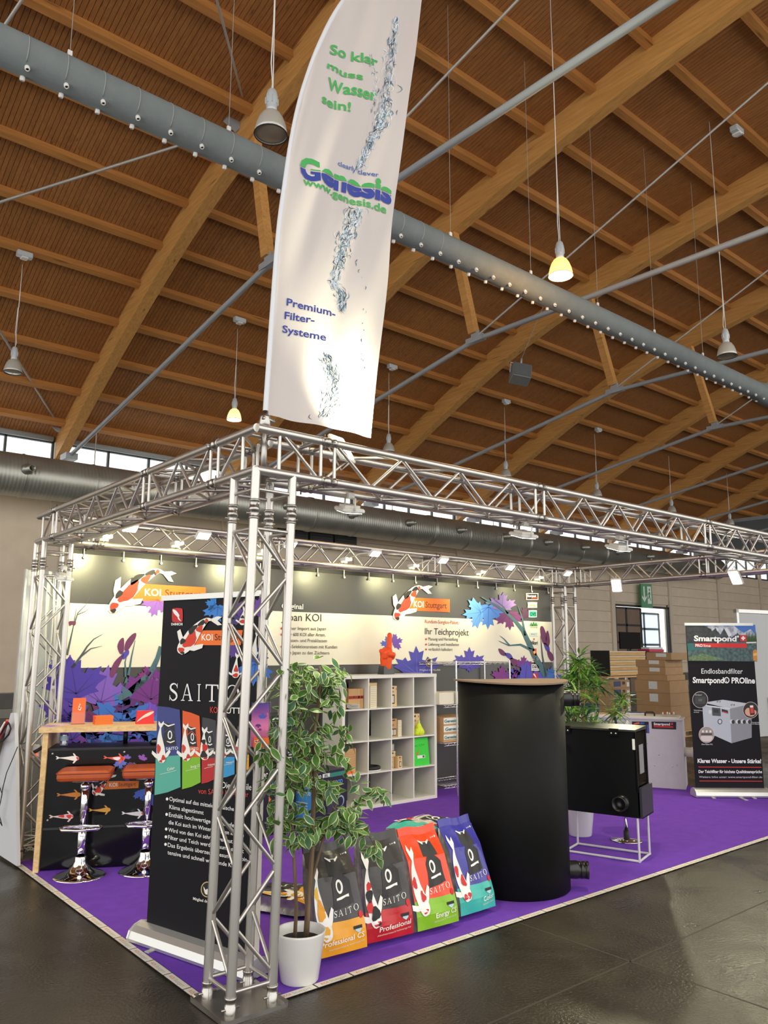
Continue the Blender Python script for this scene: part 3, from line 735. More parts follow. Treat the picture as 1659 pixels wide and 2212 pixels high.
flood('white floodlight under the front truss beam next to the corner tower', (.70, .10, 2.655), (.95, .75, 0), 45)
flood('white floodlight under the front truss beam above the black tank', (2.40, .10, 2.655), (2.65, .75, 0), 45)
flood('white floodlight under the front truss beam past the second coupling', (3.62, .06, 2.655), (3.9, .75, 0), 45)
flood('glaring floodlight on the short truss beam in front of the emergency gate', (W_B-.16, 2.67, 2.70), (4.4, 1.2, .3), 60)
flood('glaring floodlight on the short truss beam above the pond filter banner stand', (W_B-.16, .93, 2.70), (4.2, 1.0, .3), 60)
flood('white floodlight on the truss beam over the bar, lamp turned inwards', (.27, 1.35, 2.86), (1.6, 2.4, .8), 20)
flood('white floodlight on the truss beam over the bar close to the back tower', (.27, 2.75, 2.86), (1.2, 3.6, .8), 20)
flood('white floodlight strapped inside the tower behind the bar', (.06, 3.60, 2.42), (.08, 3.95, 1.2), 5, 140)
flood('glaring floodlight at the foot of the tall flag', (.66, .12, 3.075), (.72, -.10, 3.22), 350, 155)
# arm spotlights on the back beam shining onto the backdrop
ARML = ('beside the tower at the bar end','above the first orange name plate','above the Japan heading','over the cube shelf','next to the koi over the pond project heading','above the blue maple leaves','next to the sponsor logos')
for i, X in enumerate((.42, 1.15, 2.15, 3.30, 4.38, 5.62, 6.86)):
    t = thing('arm_spotlight', 'white arm spotlight over the koi backdrop '+ARML[i], 'spotlight', (X, D_-H, 2.80), 0, 'arm spotlights lighting the backdrop')
    a = MB(); a.rbox(-.05, .05, -.11, .03, .02, .06, .015); a.build('transformer', m_fbody, t)
    a = MB(); a.lathe([(.02,0),(.045,.0),(.045,.03),(.02,.03)], 12); a.build('clamp', m_fbody, t)
    a = MB(); a.path([(0,-.10,.05),(.02,-.3,.09),(.03,-.52,.08)], .008, 6); a.build('arm', m_fbody, t)
    hd = MB(); hd.rbox(-.075, .075, -.05, .05, 0, .03, .015)
    q = hd.build('head', m_fbody, t); q.location = (.03, -.56, .06); q.rotation_euler = (math.radians(-38), 0, 0)
    ln = MB(); ln.box(-.06, .06, -.038, .038, -.003, .001); ln.build('lens', m_lens, q)
    l = point(t, (.03, -.50, -.06), (1.0,.93,.5), 48, .04, 90, None, 1.0, 'led')
    dd = Vector((0, .97, -.22)); l.rotation_euler = dd.to_track_quat('-Z', 'Y').to_euler()
# ------------------------------------------------------------------ flag
m_flag = mat('flag_cloth', srgb(232,226,224), .75, 0, .0, 5, .12, 25, transl=.45)
LE = [(575,895),(578,850),(583,780),(590,680),(598,570),(606,480),(617,400),(628,325),(640,260),(652,210),(665,168),(680,125),(698,83),(718,42),(745,0),(785,-45),(850,-88)]
RE = [(805,945),(811,880),(818,800),(825,720),(833,630),(841,545),(849,470),(857,405),(865,345),(873,290),(881,235),(889,180),(897,120),(903,65),(910,5),(917,-45),(922,-88)]
FY0 = .0
def fwave(x, z):
    a = .012*math.sin(9*x+1.6*(z-3))+.011*math.sin(20*(x*.8-.30*(z-4.5)))*min(1, max(0, (z-3.6)))+.006*math.sin(41*(x*.85-.26*(z-4.5))+1)*min(1, max(0, (z-4.0)))
    b = .010*math.sin(22*x-3*z)*max(0, 1-(z-3.1)/.9)
    e = min(1, max(0, (x-.02)/.12)); return (a+b)*e
def flagmap(x, y, l):
    p = at(x, y, 'y', FY0); p.y += fwave(p.x, p.z)-(.0035+.001*l if l else 0); return p
flag = thing('feather_flag', 'tall white feather flag with green and blue lettering fixed on the truss corner', 'flag', (.0, .0, ZT+.03))
def fg(u, v):
    k = v*(len(LE)-1); i = min(len(LE)-2, int(k)); q = k-i
    a = (lerp(LE[i][0], LE[i+1][0], q), lerp(LE[i][1], LE[i+1][1], q)); b = (lerp(RE[i][0], RE[i+1][0], q), lerp(RE[i][1], RE[i+1][1], q))
    return flagmap(lerp(a[0], b[0], u), lerp(a[1], b[1], u), 0)
g = MB(); g.grid(fg, 36, 120); g.build('cloth', m_flag, flag, flag.location)
pp = MB(); pts = [at(x-2, y, 'y', FY0+.01) for x, y in spline(LE, 3, False)]
pp.path(pts, .016, 10); pp.build('pole_sleeve', mat('flag_sleeve', srgb(214,216,220), .5), flag, flag.location)
pp = MB(); p0 = pts[0]; pp.tube(p0+Vector((0,0,.02)), p0+Vector((0,0,-.42)), .018, 12); pp.lathe([(.03,-.07),(.034,-.06),(.034,-.02),(.03,-.01),(.018,0)], 12, p0); pp.tube(p0+Vector((-.03,-.02,-.03)), p0+Vector((.05,-.02,-.04)), .012, 8); pp.build('pole_foot', m_alud, flag, flag.location)
cr = lambda x0, y0, s: (lambda x, y: (x0+x/s, y0+y/s))
c2 = cr(540, 0, 4.1475); c3 = cr(540, 450, 4.1475)
GR, BL = (66,168,84), (44,62,150)
P = Print(flagmap, 6)
for s, A, B, dy in (('So klar',(718,478),(1130,615),-88),('muss',(695,605),(992,738),-62),('Wasser',(702,788),(1110,925),-105),('sein!',(648,912),(890,1010),-85)):
    a, b_ = c2(*A), c2(*B); P.text(s, a, b_, (a[0]+1, a[1]+dy/4.1475), GR, bold=.022)
for s, A, B, dy, sc_ in (('Premium-',(325,868),(750,985),-66,1),('Filter-',(308,988),(565,1038),-66,1),('Systeme',(288,1108),(662,1197),-66,1)):
    a, b_ = c3(*A), c3(*B); P.text(s, a, b_, (a[0]+1, a[1]+dy/4.1475), BL, bold=.022)
a = c2(790, 1478); b_ = c2(1128, 1605); P.text('clearly clever', a, b_, (a[0], a[1]-10.5), (52,92,168), bold=.01)
a = c2(470, 1655); b_ = c2(1205, 1925); P.text('www.genesis.de', a, b_, (a[0], a[1]-17), GR, bold=.022)
# two-tone name: green above, blue below a white wavy line
v, f = text2d('Genesis', .045)
bm = bmesh.new(); vv = [bm.verts.new((x*1.0, y, 0)) for x, y in v]
for fc in f:
    try: bm.faces.new([vv[i] for i in fc])
    except ValueError: pass
import copy as _copy
P.build('lettering', flag, flag.location)
for lo, hi, colr in ((.47, 3, GR), (-3, .41, BL)):
    b2 = bm.copy(); P = Print(flagmap)
    if lo > -2: bmesh.ops.bisect_plane(b2, geom=b2.verts[:]+b2.edges[:]+b2.faces[:], plane_co=(0,lo,0), plane_no=(0,1,0), clear_inner=True)
    if hi < 2: bmesh.ops.bisect_plane(b2, geom=b2.verts[:]+b2.edges[:]+b2.faces[:], plane_co=(0,hi,0), plane_no=(0,1,0), clear_outer=True)
    bmesh.ops.triangulate(b2, faces=b2.faces[:])
    for _ in range(4):
        es = [e for e in b2.edges if (e.verts[0].co-e.verts[1].co).length > .05]
        if es: bmesh.ops.subdivide_edges(b2, edges=es, cuts=1); bmesh.ops.triangulate(b2, faces=[q for q in b2.faces if len(q.verts) > 3])
    b2.verts.index_update(); A = c2(436, 1580); B = c2(1252, 1838)
    P.mb.add([flagmap(A[0]+q.co.x*(B[0]-A[0])+q.co.y*1.5, A[1]+q.co.x*(B[1]-A[1])-q.co.y*46+1.3*math.sin(q.co.x*20), 3) for q in b2.verts], [[q.index for q in fc.verts] for fc in b2.faces], P.mi(colr)); b2.free(); P.build('brand_name', flag, flag.location)
bm.free()
# water splash print: many short bent strokes along a falling jet
P = Print(flagmap); rw = random.Random(3)
WC = [(232,236,240),(220,228,236),(70,84,104),(112,134,152),(150,172,186),(186,204,214),(206,218,226),(40,50,66),(88,130,146)]
def splash(path, wid, n, ln):
    sp_ = spline(path, 8, False)
    for k in range(n):
        i = rw.randrange(len(sp_)-1); t = i/(len(sp_)-1); cx, cy = sp_[i]; w = wid(t)
        cx += rw.gauss(0, w*.5); cy += rw.uniform(-6, 6)
        dx, dy = sp_[i+1][0]-sp_[i][0], sp_[i+1][1]-sp_[i][1]; a = math.atan2(dy, dx)+rw.gauss(0, .45); L_ = rw.uniform(.4, 1)*ln
        bx = rw.gauss(0, L_*.25)
        pts_ = [(cx+math.cos(a)*L_*q-math.sin(a)*bx*(1-4*(q*q)), cy+math.sin(a)*L_*q+math.cos(a)*bx*(1-4*q*q)) for q in (-.5,-.25,0,.25,.5)]
        ww = rw.uniform(.8, 2.4)
        P.line(pts_, [ww*.2, ww*.8, ww, ww*.7, ww*.15], rw.choice(WC), 1+k % 3)
splash([(853,45),(850,85),(846,130),(838,180),(832,225),(824,262),(806,298),(790,330),(776,362)], lambda t: 4+15*math.sin(math.pi*min(1, t*1.1)), 520, 19)
splash([(768,452),(760,480),(748,512),(738,548),(730,580),(722,612),(738,640),(736,672)], lambda t: 19-9*t, 480, 19)
splash([(700,770),(712,800),(720,830),(714,870),(700,905)], lambda t: 14+12*t, 360, 17)
splash([(795,130),(808,190),(800,250)], lambda t: 6, 46, 10)
splash([(770,560),(790,640),(782,760),(790,810)], lambda t: 6, 26, 9)
P.build('water_print', flag, flag.location)
# ================================================================== printed koi backdrop
YB = 3.85
m_bdark = mat('backdrop_dark', srgb(50,47,38), .36, 0, .05, 3, .12, 7, spec=.8)
BX0, BX1 = .17, 7.50
bdp = thing('koi_backdrop', 'wide printed backdrop with koi, maple leaves and cream text band', 'backdrop', ((BX0+BX1)/2, YB, 0))
g = MB(); g.grid(lambda u, v: (BX0+(BX1-BX0)*u, YB+.006*math.sin(u*23)*math.sin(v*5), .01+2.68*v), 60, 12); g.build('cloth', m_bdark, bdp, bdp.location)
for k in range(19):
    X = BX0+.15+k*.395; c = MB(); c.tube((X, YB-.01, 2.66), (X, YB-.01, 2.745), .006, 6); c.lathe([(.001,.0),(.014,.006),(.014,.012),(.001,.018)], 10, (X, YB-.012, 2.655), M=Matrix.Rotation(math.pi/2, 3, 'X')); c.build('tie', m_white, bdp, bdp.location)
s = MB(); s.box(BX0, BX1, YB+.01, YB+.02, 2.66, 2.74); s.build('top_hem', mat('hem_black', srgb(22,20,22), .6), bdp, bdp.location)
CREAM = (238,232,206)
BM = lambda x, y, l: at(x, y, 'y', YB)+Vector((0, -.009-.0012*l, 0))
za, zb = at(590,1320,'y',YB).z, at(590,1437.5,'y',YB).z
band = MB(); band.grid(lambda u, v: (BX0+(BX1-BX0)*u, YB-.009, zb+(za-zb)*v), 40, 2); band.build('cream_band', mat('cream_print', srgb(238,232,206), .5, bump=.06, bscale=7), bdp, bdp.location)
a1 = cr(120, 1180, 3.19); a2 = cr(590, 1220, 2.552)
def leafp(P, cf, x, y, size, ang, col, vein=None, layer=2, **k):
    px, py = cf(x, y); leaf(P, px, py, size, ang, col, vein, layer, **k)
def done(P, name, parent=None): return P.build(name, parent or bdp, (parent or bdp).location)
# twigs and branches
P = Print(BM); TE, TG = (74,110,116), (78,88,92)
P.line([a1(*q) for q in ((430,1050),(500,1010),(560,960),(620,905),(668,840),(700,770),(720,690))], [13,14,14,13,12,10,8], TE, 4)
P.line([a1(*q) for q in ((460,1000),(500,880),(520,760),(545,650))], 7, TE, 4, True); P.line([a1(*q) for q in ((480,900),(475,800),(490,740))], 5, TE, 4, True)
P.line([a1(*q) for q in ((75,750),(100,640),(118,560),(140,430))], 5, TG, 4, True); P.line([a1(*q) for q in ((125,540),(150,460),(200,410),(235,350))], 3, TG, 4, True); P.line([a1(*q) for q in ((150,470),(200,450),(240,420))], 2, TG, 4, True)
P.line([a1(*q) for q in ((110,840),(170,760),(215,690),(260,640),(318,608))], 6, TG, 4, True); P.line([a1(*q) for q in ((170,760),(240,705),(318,688))], 4, TG, 4, True)
P.line([a2(*q) for q in ((1500,610),(1440,510),(1405,430),(1375,365),(1335,315),(1275,258),(1215,220),(1145,178))], [14,12,10,9,7,6,5,2], TE, 6)
P.line([a2(*q) for q in ((1420,470),(1360,440),(1295,445),(1240,420))], 6, TE, 6, True); P.line([a2(*q) for q in ((1300,445),(1270,410),(1245,390))], 3, TE, 6, True); P.line([a2(*q) for q in ((1290,270),(1265,230),(1200,180))], 4, TE, 6, True)
P.line([a2(*q) for q in ((1385,390),(1370,300),(1345,225))], 5, TE, 6, True); P.line([a2(*q) for q in ((1500,620),(1480,500),(1470,390))], 5, TG, 6, True)
done(P, 'branch_print')
# maple leaves, each print its own piece
LV = [(a1,110,1330,70,-15,(90,60,170),(64,44,136)),(a1,330,1380,70,10,(70,110,200),(44,84,166)),(a1,520,1360,70,-8,(112,66,180),None),(a1,700,1350,70,0,(64,120,206),None),(a1,30,1180,60,10,(84,56,160),None),(a1,60,1040,44,30,(66,46,150),None),(a1,520,1120,44,-30,(90,40,110),None),(a1,140,1010,84,-10,(72,52,160),(58,40,130)),(a1,60,900,50,15,(66,48,158),None),(a1,310,1070,82,12,(124,88,184),(96,60,150)),(a1,640,900,26,-20,(136,44,122),None),
      (a1,650,1050,78,8,(112,44,128),(90,34,104)),(a1,640,1200,64,5,(116,72,186),(140,100,206)),(a1,300,1210,50,-5,(104,42,96),(80,30,76)),(a1,455,1215,76,2,(58,112,196),(40,84,160)),
      (a1,700,370,40,200,(142,94,184),(124,78,168)),(a1,150,1180,40,-30,(84,66,176),None),(a1,240,1250,46,160,(120,66,160),None),(a1,420,1260,52,170,(64,122,204),(40,84,160)),(a1,620,1240,40,190,(92,74,180),None),
      (a2,1185,235,48,182,(84,136,212),(58,104,186)),(a2,1140,262,40,262,(96,152,220),(70,120,196)),(a2,1258,240,36,5,(150,120,186),(128,96,168)),(a2,1295,270,36,175,(122,56,112),(92,40,88)),(a2,1395,285,22,-25,(82,48,74),None),
      (a2,1188,215,10,-10,(92,118,150),None),(a2,790,600,60,-2,(74,72,170),(108,104,198)),(a2,1078,560,42,0,(86,74,172),(110,100,196)),(a2,1080,540,22,180,(84,72,168),None),(a2,1258,625,28,0,(126,48,128),None),
      (a2,1372,560,24,8,(124,52,128),None),(a2,1385,650,50,5,(84,80,182),(60,60,150)),(a2,1520,640,32,10,(62,110,190),None),(a2,640,440,22,-80,(84,104,190),None),(a2,660,430,22,70,(112,74,172),None),(a2,1345,620,24,-70,(136,56,140),None)]
for i, (cf, x, y, sz, an, c, vn) in enumerate(LV):
    P = Print(BM); leafp(P, cf, x, y, sz, an, c, vn, 1+i % 4); done(P, 'leaf_print')
P = Print(BM)   # winged maple seeds
for cf, pts, c in ((a1, [(368,880),(400,800),(450,750),(470,745),(450,790),(420,850),(390,905)], (112,52,92)), (a1, [(450,750),(480,720),(500,715),(500,745),(465,780)], (84,72,168)), (a1, [(470,715),(480,660),(520,610),(550,598),(548,630),(520,680),(495,715)], (112,52,92)), (a1, [(440,740),(422,690),(440,645),(465,632),(468,690),(462,735)], (112,52,92)),
                   (a2, [(1468,350),(1485,342),(1505,400),(1500,440),(1480,425)], (112,52,92)), (a2, [(1500,380),(1512,365),(1522,420),(1514,450),(1500,440)], (112,52,92)), (a2, [(1488,430),(1515,445),(1520,480),(1500,470)], (84,72,168)), (a2, [(1508,470),(1535,490),(1543,520),(1530,532),(1512,505)], (112,52,92)),
                   (a2, [(1238,462),(1262,470),(1285,498),(1268,502),(1248,490)], (112,52,92)), (a2, [(1270,490),(1300,488),(1318,515),(1300,520)], (84,72,168)), (a2, [(1300,515),(1330,520),(1340,550),(1318,555)], (112,52,92)), (a1, [(88,520),(110,515),(137,520),(130,545),(110,540),(92,550)], (104,48,76))):
    P.poly(spline([cf(*q) for q in pts], 3), c, 5)
done(P, 'seed_print')
OR, RE_, BK = (240,112,30), (206,60,36), (30,28,30)
# orange name plates with koi
def nameplate(quad, kA, kB, kH, sA, sB, sH, parent, fm, lay=5, scol=(92,46,20)):
    P = Print(fm); P.poly(quad, OR, lay)
    P.text('KOI', kA, kB, kH, (246,240,226), lay+2, bold=.02); P.text('Stuttgart', sA, sB, sH, scol, lay+2); P.build('name_plate', parent, parent.location)
KP = ((.10,-.1,.07,.6,(206,52,28)),(.06,.5,.04,.5,BK),(.36,.1,.16,.75,(214,56,28)),(.27,-.7,.06,.4,BK),(.52,-.6,.09,.5,BK),(.60,.4,.07,.6,(206,60,30)),(.70,-.2,.08,.6,BK),(.82,.2,.05,.8,(206,60,30)),(.78,.5,.05,.5,BK))
def koip(fm, parent, spine, w, patches=KP, layer=8, **k):
    P = Print(fm); koi(P, spine, w, layer, patches=patches, **k); P.build('koi_print', parent, parent.location)
nameplate([(300,1261),(443,1269),(443,1302),(281,1297)], (311,1286.6),(346,1287.8),(311.4,1271), (355,1288),(433,1291.5),(355.4,1272.5), bdp, BM)
koip(BM, bdp, [(234,1321),(252,1304),(271,1283),(296,1258),(321,1241),(340,1234),(352,1238)], 17)
nameplate([(889,1291),(970,1294.5),(970,1322.7),(877,1318.7)], (891.7,1311),(913,1312.4),(892,1297.2), (917,1312.6),(963,1314.6),(917.2,1299), bdp, BM)
koip(BM, bdp, [(850,1337),(860,1325),(870,1308),(882,1290),(894,1275),(904,1269),(911,1270)], 14)
P = Print(BM); T_ = (56,50,44)
def tl(s, x, y, x2, y2, h, c=T_, b_=0., lay=4): P.text(s, (x, y), (x2, y2), (x+h*.02, y-h), c, lay, b_)
tl('Original', 607, 1314.5, 653.5, 1316, 11.5, (240,236,222), .02); tl('Japan KOI', 606.5, 1340.5, 692.7, 1342.4, 17, (46,40,38))
for s, x2, y, bl in (('Eigener Import aus Japan',702.8,1361.6,1),('Über 600 KOI aller Arten,',701.7,1374.8,1),('Grössen- und Preisklassen',704.8,1387.6,0),('KOI-Selektionsreisen mit Kunden',727,1401,1),('nach Japan zu den Züchtern',710,1414,0)):
    tl(s, 612, y-1, x2, y, 7.5)
    if bl: P.circ(607, y-4, 2.4, 2.6, RE_, 4, 10)
tl('Rundum-Sorglos-Paket:', 916.4, 1346, 989.7, 1348.5, 8, (196,70,50)); tl('Ihr Teichprojekt', 916.4, 1370, 1011, 1373, 14.5, (46,40,38))
for s, x2, y in (('Planung und Herstellung',987.7,1384),('Lieferung und Installation',989.7,1395.4),('verlässlich kalkuliert',976,1406)):
    tl(s, 924, y-.6, x2, y, 6.8); P.circ(919, y-3.2, 2, 2.2, RE_, 4, 10)
tl('Mitglied der KLAN', 324, 1468, 392, 1470, 6, (236,232,220)); tl('Mitglied der KLAN', 905, 1449, 949, 1449, 4, (236,232,220)); tl('Koi-Champion', 655, 1448, 695, 1448.5, 6, (236,232,220))
done(P, 'lettering')
# sponsor logos
def logo(fn): 
    P = Print(BM); fn(P); done(P, 'logo_print')
def rr(P, x, y, w, h, c, l=5): P.poly(spline([(x-w*.5,y-h*.35),(x-w*.45,y-h*.5),(x+w*.45,y-h*.5),(x+w*.5,y-h*.35),(x+w*.5,y+h*.35),(x+w*.45,y+h*.5),(x-w*.45,y+h*.5),(x-w*.5,y+h*.35)], 2), c, l)
def l1(P): rr(P,1148,1288.6,26,14,(232,226,206)); P.rect(1136.5,1283,1159.5,1294.5,(28,24,24),6); P.text('Smartpond',(1137.5,1289.5),(1156,1289.8),(1137.5,1284.5),(240,236,228),7,.03); P.rect(1146,1290.5,1159,1293,(206,50,34),7)
def l2(P): rr(P,1148.4,1307,20,12,(226,228,196)); P.text('Genesis',(1140.5,1310),(1156,1310.3),(1140.5,1303.5),(86,140,70),6,.02)
def l3(P): rr(P,1149.2,1326,17,15,(214,232,220)); P.rect(1142,1320.5,1156.5,1332,(40,168,140),6); P.text('OVS',(1143,1330),(1156,1330.3),(1143,1322.5),(20,40,40),7,.02)
def l4(P):
    for k, (x, h) in enumerate(((1146,8),(1151,10),(1156,8))): P.poly([(x-4,1352),(x,1352-h),(x+4,1352)], (60,140,70), 6)
    P.text('MOUNTAIN TREE',(1143,1356.5),(1159.5,1356.8),(1143,1353.2),(90,90,70),6)
def l5(P): rr(P,1151,1370,17,9,(214,224,222)); P.text('BENECT',(1145,1372),(1158,1372.3),(1145,1367.5),(110,130,140),6)
def l6(P): P.text('Hikari',(1144.5,1392),(1160,1392.4),(1144.5,1383.5),(60,56,50),6,.02); P.circ(1152,1380.5,1.4,2,(196,60,40),6,8)
def l7(P): P.rect(1148.5,1401,1157,1416,(226,92,36),6); P.circ(1152.7,1409,2.6,3.4,(244,200,120),7,10)
def l8(P): P.text('SAITO',(1146,1426),(1161,1426.3),(1146,1420.5),(240,236,228),6,.02); P.rect(1150,1426.8,1160,1428,(206,70,40),6)
def l9(P): P.rect(1146,1434.5,1162.5,1449,(232,228,216),6); P.text('D&C',(1148,1443),(1161,1443.2),(1148,1436.5),(50,44,44),7,.02); P.rect(1148.5,1445.5,1160.5,1446.8,(150,150,150),7)
def l10(P): rr(P,1154.5,1461,12,13,(204,40,40)); P.poly(spline([(1150,1456),(1153,1455.5),(1157,1464),(1154,1462)],3),(240,230,226),6)
def l11(P): P.circ(926,1431.6,8,9.5,(206,182,110),5,20); P.circ(926,1431.6,6.6,8,(36,32,30),6,20); P.poly(spline([(921,1428),(924,1432),(926,1431),(929,1432),(932,1428),(929,1436),(926,1437),(922,1436)],2),(236,228,206),7)
for fn in (l1,l2,l3,l4,l5,l6,l7,l8,l9,l10,l11): logo(fn)
# ================================================================== serif capitals for the feed brand
def serif(P, ch, T, col, lay):
    """T maps unit letter coordinates (0..1, 0..1) to print space"""
    q = lambda pts: P.poly([T(*p) for p in pts], col, lay)
    if ch == 'I': q([(.36,.05),(.64,.05),(.64,.95),(.36,.95)]); q([(.1,0),(.9,0),(.9,.035),(.64,.06),(.36,.06),(.1,.035)]); q([(.1,1),(.1,.965),(.36,.94),(.64,.94),(.9,.965),(.9,1)])
    if ch == 'T': q([(.43,.05),(.57,.05),(.57,.96),(.43,.96)]); q([(.28,0),(.72,0),(.72,.035),(.57,.06),(.43,.06),(.28,.035)]); q([(.0,1),(.0,.74),(.05,.74),(.10,.93),(.9,.93),(.95,.74),(1,.74),(1,1)])
    if ch == 'A':
        q([(.46,1),(.56,1),(.90,.05),(.75,.05)]); q([(.50,1),(.46,1),(.12,.05),(.18,.05),(.49,.90)]); q([(.25,.32),(.72,.32),(.72,.37),(.25,.37)]); q([(0,0),(.32,0),(.32,.03),(.18,.06),(.12,.06),(0,.03)]); q([(.62,0),(1,0),(1,.03),(.90,.06),(.75,.06),(.62,.03)])
    if ch == 'O':
        n = 28
        for k in range(n):
            a, b = 2*math.pi*k/n, 2*math.pi*(k+1)/n
            q([(.5+.5*math.cos(a), .5+.52*math.sin(a)), (.5+.5*math.cos(b), .5+.52*math.sin(b)), (.5+.36*math.cos(b), .5+.47*math.sin(b)), (.5+.36*math.cos(a), .5+.47*math.sin(a))])
    if ch == 'S':
        c = spline([(.90,.80),(.70,.95),(.42,.97),(.18,.85),(.20,.66),(.48,.53),(.76,.40),(.84,.20),(.62,.04),(.34,.02),(.08,.20)], 5, False); N = len(c)
        for k in range(N-1):
            def w(t): return .04+.07*math.sin(math.pi*t)**2
            (x0, y0), (x1, y1) = c[k], c[k+1]; l = math.hypot(x1-x0, y1-y0); nx, ny = -(y1-y0)/l, (x1-x0)/l; w0, w1 = w(k/(N-1)), w((k+1)/(N-1))
            q([(x0+nx*w0, y0+ny*w0*.7), (x1+nx*w1, y1+ny*w1*.7), (x1-nx*w1, y1-ny*w1*.7), (x0-nx*w0, y0-ny*w0*.7)])
        q([(.93,1),(.88,1),(.86,.72),(.91,.72)]); q([(.05,0),(.10,0),(.12,.30),(.07,.30)])
def saito(P, A, B, H, col, lay):
    xs = [(0,.13),(.17,.34),(.395,.455),(.52,.70),(.80,1)]
    for ch, (x0, x1) in zip('SAITO', xs):
        serif(P, ch, lambda u, v: (A[0]+(x0+(x1-x0)*u)*(B[0]-A[0])+v*(H[0]-A[0]), A[1]+(x0+(x1-x0)*u)*(B[1]-A[1])+v*(H[1]-A[1])), col, lay)
# ================================================================== SAITO roll-up banner
ra, rb = Vector((-.06,1.19,0)), Vector((.188,.218,0))
ro, rn = vplane(ra, rb); RD = (rb-ra).normalized(); RC_ = (ra+rb)/2
r1 = thing('rollup_banner', 'black roll-up banner stand with large white serif lettering and printed feed bags', 'banner stand', (RC_.x, RC_.y, 0.006))
m_sil = mat('rollup_silver', srgb(206,206,202), .35, .6); m_bsheet = mat('rollup_black_sheet', srgb(20,19,24), .6, 0, .03, 5, spec=.2)
def frame_box(u0, u1, n0, n1, z0, z1, a, d, nn):
    pts = []
    for z in (z0, z1):
        for u, n in ((u0,n0),(u1,n0),(u1,n1),(u0,n1)): p = a+d*u+nn*n; pts.append((p.x, p.y, z))
    return pts
L1 = (rb-ra).length
def rollup_hw(root, a, d, nn, L, sheet, u0, u1, top):
    q = MB(); prof = [(-.09,.014),(.09,.014),(.10,.035),(.085,.075),(.05,.10),(.0,.112),(-.05,.10),(-.085,.075),(-.10,.035)]
    q.prism([a+nn*p[0]+Vector((0,0,p[1])) for p in prof], d*L); q.build('base_case', m_sil, root, root.location)
    for u in (-.012, L):
        e = MB(); e.prism([a+d*u+nn*p[0]*1.06+Vector((0,0,p[1]*1.04)) for p in prof], d*.012); e.build('end_cap', mat('rollup_endcap', srgb(216,214,210), .3, .5), root, root.location)
    s = MB(); s.hexa(frame_box(u0, u1, -.0015, .0, .105, top, a, d, nn)); s.build('sheet', sheet, root, root.location)
    t = MB(); t.hexa(frame_box(u0-.012, u1+.012, -.014, .012, top-.012, top+.022, a, d, nn)); t.build('top_rail', m_sil, root, root.location)
    m_ = a+d*(L*.5)-nn*.05; t = MB(); t.tube((m_.x, m_.y, .08), (m_.x, m_.y, top), .012, 8); t.build('support_pole', m_sil, root, root.location)
    for u in (.22*L, .78*L):
        t = MB(); t.hexa(frame_box(u-.02, u+.02, -.2, .13, .0075, .014, a, d, nn)); t.build('foot', m_sil, root, root.location)
rollup_hw(r1, ra, RD, rn, L1, m_bsheet, .045, L1-.07, 2.115)
q = MB(); q.hexa(frame_box(L1-.0695, L1+.012, -.0015, .0, .105, 2.115, ra, RD, rn)); q.build('pale_margin', mat('pale_margin', srgb(206,200,188), .6), r1, r1.location)
b4 = cr(300, 1270, 4.608); b5 = cr(280, 1680, 4.158)
RM = lambda x, y, l: onplane(x, y, ro, rn)+rn*(.002+.0009*l)
P = Print(RM); P.poly(spline([b4(*q) for q in ((335,225),(350,203),(425,203),(440,225),(440,320),(425,342),(350,342),(335,320))], 2), (196,32,34), 2)
P.poly(spline([b4(*q) for q in ((342,215),(375,225),(408,270),(405,295),(425,330),(395,310),(390,290),(355,255))], 3), (238,236,236), 3); P.text('DAINICHI', b4(328,372), b4(440,372), b4(328,348), (230,230,228), 3, .04); P.build('logo_print', r1, r1.location)
for cf, x, y, sz, an, c, vn in ((b4,760,160,22,-80,(46,130,206),(30,96,170)),(b4,790,190,38,185,(52,126,206),(36,96,170)),(b4,960,250,30,30,(92,56,140),None),(b4,1180,260,38,10,(110,66,160),None),(b4,960,590,26,200,(84,52,140),None),(b4,1150,720,36,10,(60,70,170),None),(b4,1160,760,48,185,(52,116,206),(36,86,170)),(b4,1010,330,24,-40,(60,50,110),None)):
    P = Print(RM); leafp(P, cf, x, y, sz, an, c, vn, 1); P.build('leaf_print', r1, r1.location)
nameplate([b4(620,424), b4(1040,420), b4(1020,570), b4(555,570)], b4(632,522), b4(742,522), b4(632,458), b4(762,521), b4(1030,518), b4(762,455), r1, RM, 3, (60,30,16))
koip(RM, r1, [b4(*q) for q in ((420,655),(450,600),(505,530),(565,440),(630,365),(690,318),(730,318))], 15, layer=6)
koip(RM, r1, [b4(*q) for q in ((975,895),(972,850),(975,780),(985,700))], 8, ((.2,0,.14,.8,(200,40,34)),(.55,.2,.16,.7,(200,40,34))), 6)
koip(RM, r1, [b4(*q) for q in ((1162,700),(1160,640),(1165,560),(1180,480))], 6, ((.08,0,.07,.8,(200,40,34)),), 6)
koip(RM, r1, [b4(*q) for q in ((1045,370),(1040,330),(1045,280),(1055,230))], 7, ((.3,0,.14,.8,(200,40,34)),(.6,0,.1,.8,BK)), 6)
P = Print(RM); saito(P, b4(305,1118), b4(1005,1140), b4(308,948), (238,238,236), 3); P.build('brand_name', r1, r1.location)
P = Print(RM); P.text('KOI', b4(715,1243), b4(800,1245), b4(715,1180), (206,52,40), 3, .01); P.text('FUTTER', b4(838,1246), b4(1115,1254), b4(838,1184), (238,236,230), 3, .01)
P.text('Die Vorteile', b4(832,1990), b4(1125,2012), b4(834,1925), (240,240,238), 3, .005); P.text('von SAITO Koi-Futter', b4(597,2045), b4(1098,2082), b4(598,1988), (204,60,48), 3, .005)
